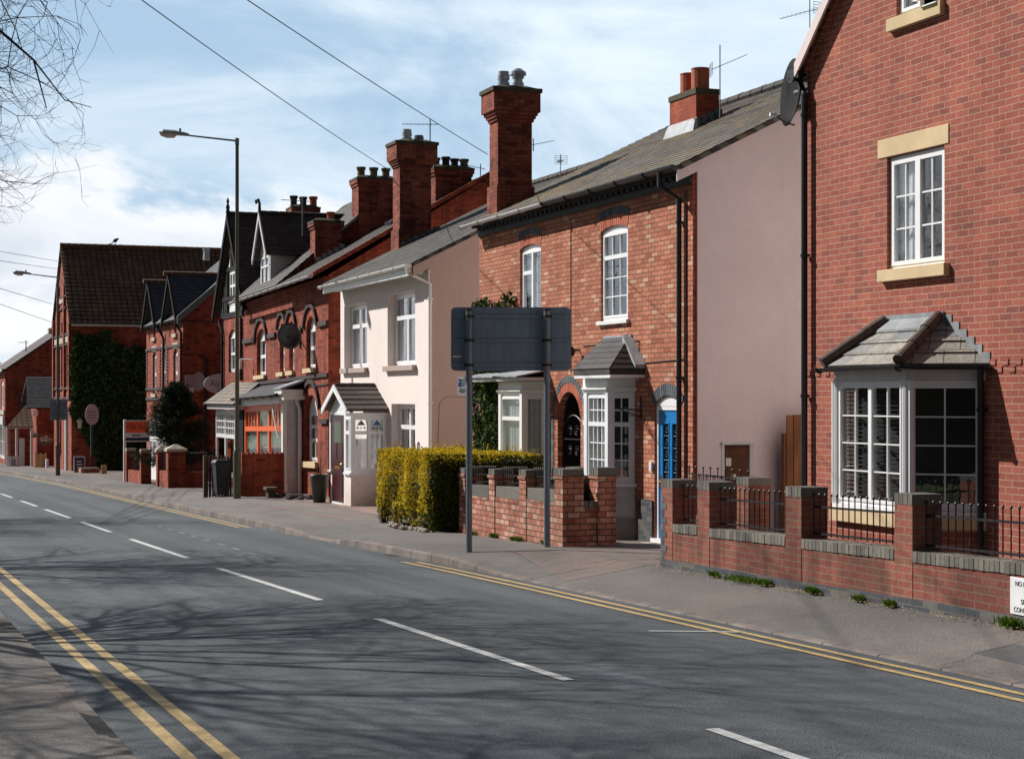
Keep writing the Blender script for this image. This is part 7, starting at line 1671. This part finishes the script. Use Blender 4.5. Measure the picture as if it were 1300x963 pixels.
t_ = thing('wall_lantern', 'pale glass lantern on the corner of the ivy-covered building', 'lamp', (xf(101, 88.5), 88.5, 1)); Y = 88.5; x = MB(); cx_ = xf(101, Y); cz = zs(101, 538, Y)
x.lathe((cx_, Y-.1, cz-.22), [(.05,0),(.1,.06),(.13,.36),(.17,.38),(.06,.48),(.02,.52)], 10); x.bar((cx_, Y-.1, cz+.1), (cx_, Y+.4, cz+.15), .02); x.build('lantern', M['lamp_glass'], t_)
for i, (xx, yy, Yb, lb) in enumerate(((58, 560, 99.5, 'hanging flower basket on the far annexe wall beside the lamp column'), (43, 552, 102.5, 'small hanging plant by the annexe window'))):
    t_ = thing('hanging_basket', lb, 'basket', (xf(xx, Yb), Yb, .2), 'hanging baskets'); c = Vector((xf(xx, Yb), Yb, zs(xx, yy, Yb))); s_ = .28 if i == 0 else .16
    x = MB(); x.lathe(c-Vector((0,0,s_)), [(.02,0),(s_*.7,s_*.3),(s_,s_)], 10); x.bar(c, c+Vector((0,.3,s_*2.2)), .012); x.build('basket', M['wood_old'], t_)
    leaves('flowers', 'ocean_flower', t_, lambda: (c+Vector((R.gauss(0,s_*.6), R.gauss(0,s_*.5), R.gauss(.05,s_*.45))), (0,-1,.5)), 220, .07)

# ================================================================== GROUND
ys = [-60, -20, 0, 4, 8]+[10+i*1.0 for i in range(60)]+[70+2*i for i in range(25)]+[125, 140, 160, 180]
def strip(name, mat, xa, xb_, za, zb_, ysl, cols=1, label=None):
    x = MB()
    for a, b in zip(ysl, ysl[1:]):
        for c in range(cols):
            def P(Y, f): X = xa(Y)+(xb_(Y)-xa(Y))*f; return (X, Y, za(Y)+(zb_(Y)-za(Y))*f)
            x.poly([P(a, c/cols), P(a, (c+1)/cols), P(b, (c+1)/cols), P(b, c/cols)])
    o = x.build(name, M[mat], None); structure(o); return o
camb = lambda X, Y: zroad(Y)+.06*(1-min(1, ((X-xmid(Y))/((xkerb(Y)-xleft(Y))/2))**2))
x = MB(); NC = 8
for a, b in zip(ys, ys[1:]):
    for c in range(NC):
        def P(Y, f): X = xleft(Y)-.05+(xkerb(Y)+.1-xleft(Y))*f; return (X, Y, camb(X, Y))
        x.poly([P(a, c/NC), P(a, (c+1)/NC), P(b, (c+1)/NC), P(b, c/NC)])
structure(x.build('road', M['road'], None))
kt = lambda Y: zroad(Y)+kerb_h(Y)
x = MB()
for a, b in zip(ys, ys[1:]):
    for (P0, P1_) in (((xkerb, 0), 1),):
        pass
    ka, kb_ = xkerb(a), xkerb(b); w = .13
    x.poly([(ka,a,zroad(a)-.05),(kb_,b,zroad(b)-.05),(kb_+.012,b,kt(b)-.012),(ka+.012,a,kt(a)-.012)]); x.poly([(ka+.012,a,kt(a)-.012),(kb_+.012,b,kt(b)-.012),(kb_+.025,b,kt(b)),(ka+.025,a,kt(a))]); x.poly([(ka+.025,a,kt(a)),(kb_+.025,b,kt(b)),(kb_+w,b,kt(b)+.003),(ka+w,a,kt(a)+.003)])
structure(x.build('kerb', M['kerb'], None))
x = MB(); kl = lambda Y: zroad(Y)+.11
for a, b in zip(ys, ys[1:]):
    ka, kb_ = xleft(a), xleft(b); w = .13
    x.poly([(ka,a,zroad(a)-.05),(kb_,b,zroad(b)-.05),(kb_-.012,b,kl(b)-.012),(ka-.012,a,kl(a)-.012)]); x.poly([(ka-.012,a,kl(a)-.012),(kb_-.012,b,kl(b)-.012),(kb_-.025,b,kl(b)),(ka-.025,a,kl(a))]); x.poly([(ka-.025,a,kl(a)),(kb_-.025,b,kl(b)),(kb_-w,b,kl(b)+.003),(ka-w,a,kl(a)+.003)])
structure(x.build('kerb', M['kerb'], None))
strip('pavement', 'pave', lambda Y: xkerb(Y)+.13, lambda Y: XW+.06 if Y < 60 else max(9.0, xkerb(Y)+1.6), lambda Y: kt(Y)+.001, zback, ys)
strip('pavement', 'pave', lambda Y: xleft(Y)-2.4, lambda Y: xleft(Y)-.13, lambda Y: kl(Y)+.04, lambda Y: kl(Y)+.001, ys)
strip('forecourt', 'yard', lambda Y: (XW if Y < 60 else max(8.9, xkerb(Y)+1.5)), lambda Y: 26, lambda Y: zback(Y)-.006, lambda Y: zback(Y)-.02, ys)
# block paved forecourt before the cream porch, darker trench patches in the pavement
def patch(name, mat, pts, lift, label=None):
    x = MB(); x.poly([(X, Y, (kt(Y)+(zback(Y)-kt(Y))*min(1, max(0, (X-xkerb(Y)-.13)/(XW+.06-xkerb(Y)-.13))))+lift) for X, Y in pts]); structure(x.build(name, M[mat], None))
for a, b in ((33.2, 35), (35, 37), (37, 39), (39, 41), (41, 42.6)): patch('block_paving', 'setts', [(9.25+.0*a, a), (11.6, a), (11.6, b), (9.25, b)], .006)

for (Xa, Xb, a, b) in ((8.6, 9.0, 9.0, 12.2), ): 
    for i in range(4): c, d = a+(b-a)*i/4, a+(b-a)*(i+1)/4; patch('tarmac_patch', 'pave_new', [(Xa+.05*i, c), (Xb+.05*i, c), (Xb+.05*i+.05, d), (Xa+.05*i+.05, d)], .004)
for i in range(8):
    c, d = 20.3+.45*i, 20.3+.45*(i+1); patch('tarmac_patch', 'yard', [(8.5+.08*i, c), (9.64, c), (9.64, d), (8.5+.08*(i+1), d)], .004)
# far ground sheet
x = MB(); G_ = []
gy = [-400, -60, -20, 10, 60, 110, 160, 400, 3000]; gx = [-3000, -60, -10, -1.2, 3, 9, 14, 40, 3000]
for a, b in zip(gy, gy[1:]):
    for c, d in zip(gx, gx[1:]): x.poly([(X, Y, zroad(Y)-.16) for X, Y in ((c,a),(d,a),(d,b),(c,b))])
structure(x.build('ground', M['grass'], None))
x = MB()
for a, b in zip(ys, ys[1:]): x.poly([(xleft(a)-2.4, a, kl(a)+.04), (xleft(b)-2.4, b, kl(b)+.04), (xleft(b)-14, b, kl(b)+.2), (xleft(a)-14, a, kl(a)+.2)])
structure(x.build('verge', M['grass'], None))
# road markings
def mark(x, segs, w, lift):             # polyline of (X, Y) -> painted band following the camber
    for (xa, a), (xb_, b) in zip(segs, segs[1:]):
        x.poly([(xa-w/2, a, camb(xa-w/2, a)+lift), (xa+w/2, a, camb(xa+w/2, a)+lift), (xb_+w/2, b, camb(xb_+w/2, b)+lift), (xb_-w/2, b, camb(xb_-w/2, b)+lift)])
def frange(a, b, s=1.0):
    o = [a]; 
    while o[-1]+s < b-1e-6: o.append(math.floor((o[-1]+s)/s)*s if False else o[-1]+s)
    o.append(b); return o
mk = thing('centre_line', 'broken white centre line down the road', 'road marking', (5, 12, zroad(12)), kind='structure')
dash = [(5.3, 9.9), (12.23, 17.0), (19.11, 24.22), (26.34, 31.42), (33.77, 37.95), (39.78, 44.54), (46.51, 50.52), (53.06, 56.7), (60, 63.8), (67, 71), (74, 78), (81, 85), (88, 92), (95, 99)]
x = MB()
for a, b in dash: mark(x, [(xmid(Y)+(.0), Y) for Y in frange(a, b)], .1, .006)
x.build('line', M['line_white'], mk)
mk = thing('yellow_lines', 'double yellow lines along both kerbs', 'road marking', (8, 12, zroad(12)), kind='structure'); x = MB()
for off in (.22, .44): mark(x, [(xkerb(Y)-off, Y) for Y in frange(-20, 24.7)], .085, .006); mark(x, [(xkerb(Y)-off, Y) for Y in frange(35.0, 110)], .085, .006)
mark(x, [(xkerb(24.7)-.48, 24.72), (xkerb(24.7)-.2, 24.72)], .0, .006)
for off in (.35, .58): mark(x, [(xleft(Y)+off, Y) for Y in frange(-20, 110)], .09, .006)
x.build('line', M['line_yellow'], mk)
mk = thing('parking_bay_line', 'worn pale dashes of an old parking bay on the far lane', 'road marking', (6, 30, zroad(30)), kind='structure'); x = MB()
for i in range(9): Y = 25.3+1.25*i; mark(x, [(5.9, Y), (5.9, Y+.55)], .08, .005)
x.build('line', M['line_worn'], mk)
mk = thing('end_mark', 'thin worn pale mark crossing the double yellow lines by the kerb', 'road marking', (7.6, 14.9, zroad(14.9)), kind='structure'); x = MB()
for i in range(6):
    a, b = 7.15+.14*i, 7.15+.14*(i+1); ya, yb = 15.02-.045*i, 15.02-.045*(i+1); x.poly([(a, ya, camb(a, ya)+.009), (b, yb, camb(b, yb)+.009), (b, yb+.05, camb(b, yb)+.009), (a, ya+.05, camb(a, ya)+.009)])
x.build('line', M['line_white'], mk)
# ================================================================== BARE TREES on the near pavement (off to the left)
def bare_tree(label, X, Y, H, seed, lean=(0,0)):
    rn = random.Random(seed); zb0 = zroad(Y)+.12; t = thing('bare_tree', label, 'tree', (X, Y, zb0), 'bare street trees'); tk = MB(); cr = MB()
    def inside(p, m_=0): return p.z > zb0+4.6+.4*noise.noise(p*.6) and math.hypot(p.x-X, p.y-Y) < 5.0-m_+.5*noise.noise(p*.5+Vector((5,0,0)))
    def grow(p, d, L, r, lvl, mb):
        if lvl > 6 or r < .0016: return
        n = 4 if lvl < 4 else 3; pts = [p]; rs = [r]; dd = d.copy(); ends = []
        for i in range(n):
            j = (.05, .13, .17, .2, .22, .24, .24)[lvl]
            dd = (dd+Vector((rn.gauss(0,j), rn.gauss(0,j), rn.gauss(0,j)+(.05, .03, .0, -.05, -.03, .05, .08)[lvl]))).normalized(); q = p+dd*L/n
            if lvl > 0 and not inside(q): break
            p = q; pts.append(p); rs.append(r*(1-.55*(i+1)/n)); ends.append((p, dd.copy(), rs[-1]))
        if len(pts) < 2: return
        rs[-1] *= .7
        mb.tube(pts, rs, n=7 if lvl < 2 else (5 if lvl < 3 else 3))
        if lvl == 0:
            for i in range(14):
                a = 2*PI*i/7+rn.uniform(-.35,.35); h_ = rn.uniform(.8, 1); q = pts[0]+(pts[-1]-pts[0])*h_; e = Vector((math.cos(a), math.sin(a), rn.uniform(.15, 1.1))).normalized(); grow(q+Vector((0,0,.25)), e, H*.3*rn.uniform(.8, 1.15), .06, 1, cr)
            grow(p, dd, H*.35, .09, 1, cr)
        else:
            k = (0, 5, 6, 4, 3, 3, 0)[lvl]; m_ = len(ends)
            for i in range(k):
                q, qd, qr = ends[min(m_-1, int(m_*(.1+.9*(i+.6)/k)))]; ax_ = qd.orthogonal(); ax_.rotate(Matrix.Rotation(rn.uniform(0, 2*PI), 3, qd)); e = qd.copy(); e.rotate(Matrix.Rotation(math.radians(rn.uniform(25, 60)), 3, ax_)); grow(q, e, L*rn.uniform(.5, .72), max(.0032, qr*.72) if lvl < 4 else (.0028 if lvl < 5 else .0022), lvl+1, cr)
    grow(Vector((X, Y, zb0)), Vector((lean[0], lean[1], 1)).normalized(), H*.38, .19, 0, tk)
    tk.build('trunk', M['bark'], t); cr.build('crown', M['bark'], t); return t
T1 = bare_tree('bare winter tree whose twigs hang into the top left of the view', -2.3, 21.5, 12.0, 5, (.02, 0))
def copy_thing(root, loc, rz, label, sc=1):
    r = root.copy(); COL.objects.link(r); r.location = loc; r.rotation_euler = (0,0,rz); r.scale = (sc,)*3; r['label'] = label
    for ch in list(root.children):
        c = ch.copy(); COL.objects.link(c); c.parent = r
    return r
copy_thing(T1, (-2.8, 31.5, zroad(31)+.12), 2.1, 'bare tree farther up the opposite pavement, its shadow across the road', .92)
copy_thing(T1, (-2.6, 12.5, zroad(12)+.12), 4.0, 'bare tree nearest to the camera on the opposite pavement', .85)
copy_thing(T1, (-3.2, 44, zroad(44)+.12), 5.1, 'bare tree farthest up the opposite pavement', .9)
# hedge across the road, seen in the window reflections
hb = thing('roadside_hedge', 'dark green hedge along the opposite side of the road', 'hedge', (-6, 10, .5)); x = MB(); x.box(-6.6, -5.6, -25, 70, -1.2, 2.9)
x.build('inner_mass', M_plain('hedge_core_green', srgb(40,52,26), .95, .4, 4), hb)
leaves('foliage', 'leaf_ivy', hb, lambda: ((-5.6+R.uniform(-.1,.12), R.uniform(-25, 60), R.uniform(-.2, 3.1)), (1,0,.2)), 20000, .16)
# distant bare copse behind the far roofs
x = MB(); rn = random.Random(3)
for i in range(60):
    X, Y = rn.uniform(14, 40), rn.uniform(190, 230); z = -3; hgt = rn.uniform(6, 9); x.bar((X, Y, z), (X, Y, z+hgt), .15, .04, n=4)
    for k in range(26):
        a = rn.uniform(0, 6.3); zz = z+hgt*rn.uniform(.35, 1); L = rn.uniform(.8, 2.6)*(1.2-(zz-z)/hgt*.7); q = Vector((X, Y, zz)); e = q+Vector((math.cos(a)*L, math.sin(a)*L, L*.9)); x.bar(q, e, .05, .015, n=3)
        for m_ in range(3): a2 = a+rn.uniform(-1, 1); p = q+(e-q)*rn.uniform(.4, 1); x.bar(p, p+Vector((math.cos(a2), math.sin(a2), .9))*rn.uniform(.4, 1), .02, .008, n=3)
tag(x.build('distant_copse', M['bark'], None), 'distant bare copse behind the far shop house', 'woodland', kind='stuff')

# ================================================================== LIGHT, SKY, CAMERA
EL, AZ = math.radians(38), math.radians(51)          # azimuth measured from the house-front normal towards up-street
Sv = Vector((-math.cos(EL)*math.cos(AZ), math.cos(EL)*math.sin(AZ), math.sin(EL)))
sl = bpy.data.lights.new('sun', 'SUN'); sl.energy = 5.0; sl.angle = math.radians(.53); sl.color = (1, .955, .90)
so = bpy.data.objects.new('sun', sl); COL.objects.link(so); so.rotation_euler = (-Sv).to_track_quat('-Z', 'Y').to_euler(); so.location = (-20, 30, 40)
W = bpy.data.worlds.new('World'); scene.world = W; W.use_nodes = True; nt = W.node_tree; nt.nodes.clear()
def wn(t, **k):
    x = nt.nodes.new(t)
    for a, b in k.items(): setattr(x, a, b)
    return x
out = wn('ShaderNodeOutputWorld'); bg = wn('ShaderNodeBackground'); nt.links.new(bg.outputs[0], out.inputs[0]); bg.inputs[1].default_value = .05
sky = wn('ShaderNodeTexSky'); sky.sky_type = 'NISHITA'; sky.sun_disc = False; sky.sun_elevation = EL; sky.sun_rotation = math.atan2(Sv.x, Sv.y); sky.air_density = 1.0; sky.dust_density = 1.2; sky.ozone_density = 1.3; sky.altitude = 60
tc = wn('ShaderNodeTexCoord'); sp = wn('ShaderNodeSeparateXYZ'); nt.links.new(tc.outputs['Generated'], sp.inputs[0])
def mth(op_, a, b=None, c=None, cl=False):
    x = wn('ShaderNodeMath', operation=op_); x.use_clamp = cl
    for i, v in enumerate((a, b, c)):
        if v is None: continue
        if isinstance(v, (int, float)): x.inputs[i].default_value = v
        else: nt.links.new(v, x.inputs[i])
    return x.outputs[0]
def nz(vec, sc, det, ro, di=0):
    x = wn('ShaderNodeTexNoise'); x.inputs['Scale'].default_value = sc; x.inputs['Detail'].default_value = det; x.inputs['Roughness'].default_value = ro; x.inputs['Distortion'].default_value = di; nt.links.new(vec, x.inputs['Vector']); return x.outputs[0]
def vm(v, s, off=(0,0,0)):
    x = wn('ShaderNodeVectorMath', operation='MULTIPLY_ADD'); nt.links.new(v, x.inputs[0]); x.inputs[1].default_value = s; x.inputs[2].default_value = off; return x.outputs[0]
def smooth(v, a, b):
    x = wn('ShaderNodeMapRange', interpolation_type='SMOOTHSTEP'); nt.links.new(v, x.inputs[0]); x.inputs[1].default_value = a; x.inputs[2].default_value = b; return x.outputs[0]
def rgb(f, a, b):
    x = wn('ShaderNodeMix', data_type='RGBA')
    if isinstance(f, (int, float)): x.inputs[0].default_value = f
    else: nt.links.new(f, x.inputs[0])
    for i, v in ((6, a), (7, b)):
        if isinstance(v, tuple): x.inputs[i].default_value = v
        else: nt.links.new(v, x.inputs[i])
    return x.outputs[2]
gen = tc.outputs['Generated']; z_ = sp.outputs[2]
# thin high cloud everywhere
c1 = nz(vm(gen, (1.5, 1.5, 4.0), (3.1, .4, 1.7)), 2.6, 10, .62, .6); c2 = nz(vm(gen, (1, 1, 6), (7, 2, 0)), 1.6, 7, .55, .8)
cir = smooth(mth('ADD', mth('MULTIPLY', c1, .6), mth('MULTIPLY', c2, .4)), .40, .64)
# heaped cloud low down, tops broken by noise
h1 = nz(vm(gen, (1, 1, 1.9), (.3, 5.2, .6)), 7, 12, .58, .25); h0 = nz(vm(gen, (1, 1, .4), (2.2, 1.1, .6)), 2.6, 4, .5)
left = mth('SUBTRACT', mth('MULTIPLY', sp.outputs[1], .36), mth('MULTIPLY', sp.outputs[0], .93))   # how far up-street of the view axis
hgt_ = mth('ADD', mth('MULTIPLY', mth('SUBTRACT', h1, .5), .16), mth('MULTIPLY', mth('SUBTRACT', h0, .5), .10))
line = mth('ADD', mth('ADD', hgt_, mth('MULTIPLY', left, .17)), .098)
cum = smooth(mth('SUBTRACT', line, z_), 0, .016)
shade = nz(vm(gen, (1, 1, 2.6), (1.3, .2, .9)), 8.5, 7, .6, .3); edge = smooth(mth('SUBTRACT', line, z_), .0, .05)
# cloud tops are white, the thick low middle greyer
gsh = mth('MULTIPLY', smooth(shade, .38, .60), edge)
K = 2.0
def kc(r, g, b): return (r*K, g*K, b*K, 1)
cumc = rgb(gsh, kc(8.3, 8.5, 8.8), kc(5.9, 6.5, 7.3))
# cloud and bright haze lie on the sun's side of the sky; the unseen sky behind is dimmed to keep shaded walls dark
fwd = mth('ADD', mth('MULTIPLY', sp.outputs[1], .95), mth('MULTIPLY', sp.outputs[0], .05)); side_ = smooth(fwd, .25, .85)
cov = mth('MULTIPLY', side_, mth('ADD', .06, mth('MULTIPLY', cir, .86)))
rs = wn('ShaderNodeVectorMath', operation='MULTIPLY'); nt.links.new(rgb(.3, sky.outputs[0], (2.2, 2.2, 2.3, 1)), rs.inputs[0]); rs.inputs[1].default_value = (.62, .6, .58); rearsky = rs.outputs[0]
s0 = rgb(mth('MULTIPLY', side_, .7), rearsky, kc(4.4, 6.5, 8.8))
s1 = rgb(cov, s0, kc(7.5, 8.4, 9.1)); s2 = rgb(mth('MULTIPLY', cum, mth('MULTIPLY', side_, .97)), s1, cumc)
nt.links.new(s2, bg.inputs[0])

cam = bpy.data.cameras.new('camera'); co = bpy.data.objects.new('camera', cam); COL.objects.link(co); scene.camera = co
cam.sensor_width = 36; cam.lens = FPX/1300*36; cam.clip_end = 6000; cam.clip_start = .1; co.location = (0, 0, CH)
co.rotation_euler = Vector((SN, CN, 0)).to_track_quat('-Z', 'Y').to_euler(); cam.shift_y = 21.5/1300
scene.view_settings.view_transform = 'Standard'; scene.view_settings.look = 'None'; scene.view_settings.gamma = 1; scene.view_settings.use_curve_mapping = False; scene.view_settings.exposure = .27
scene.render.engine = 'CYCLES'; scene.cycles.max_bounces = 8; scene.cycles.transparent_max_bounces = 12
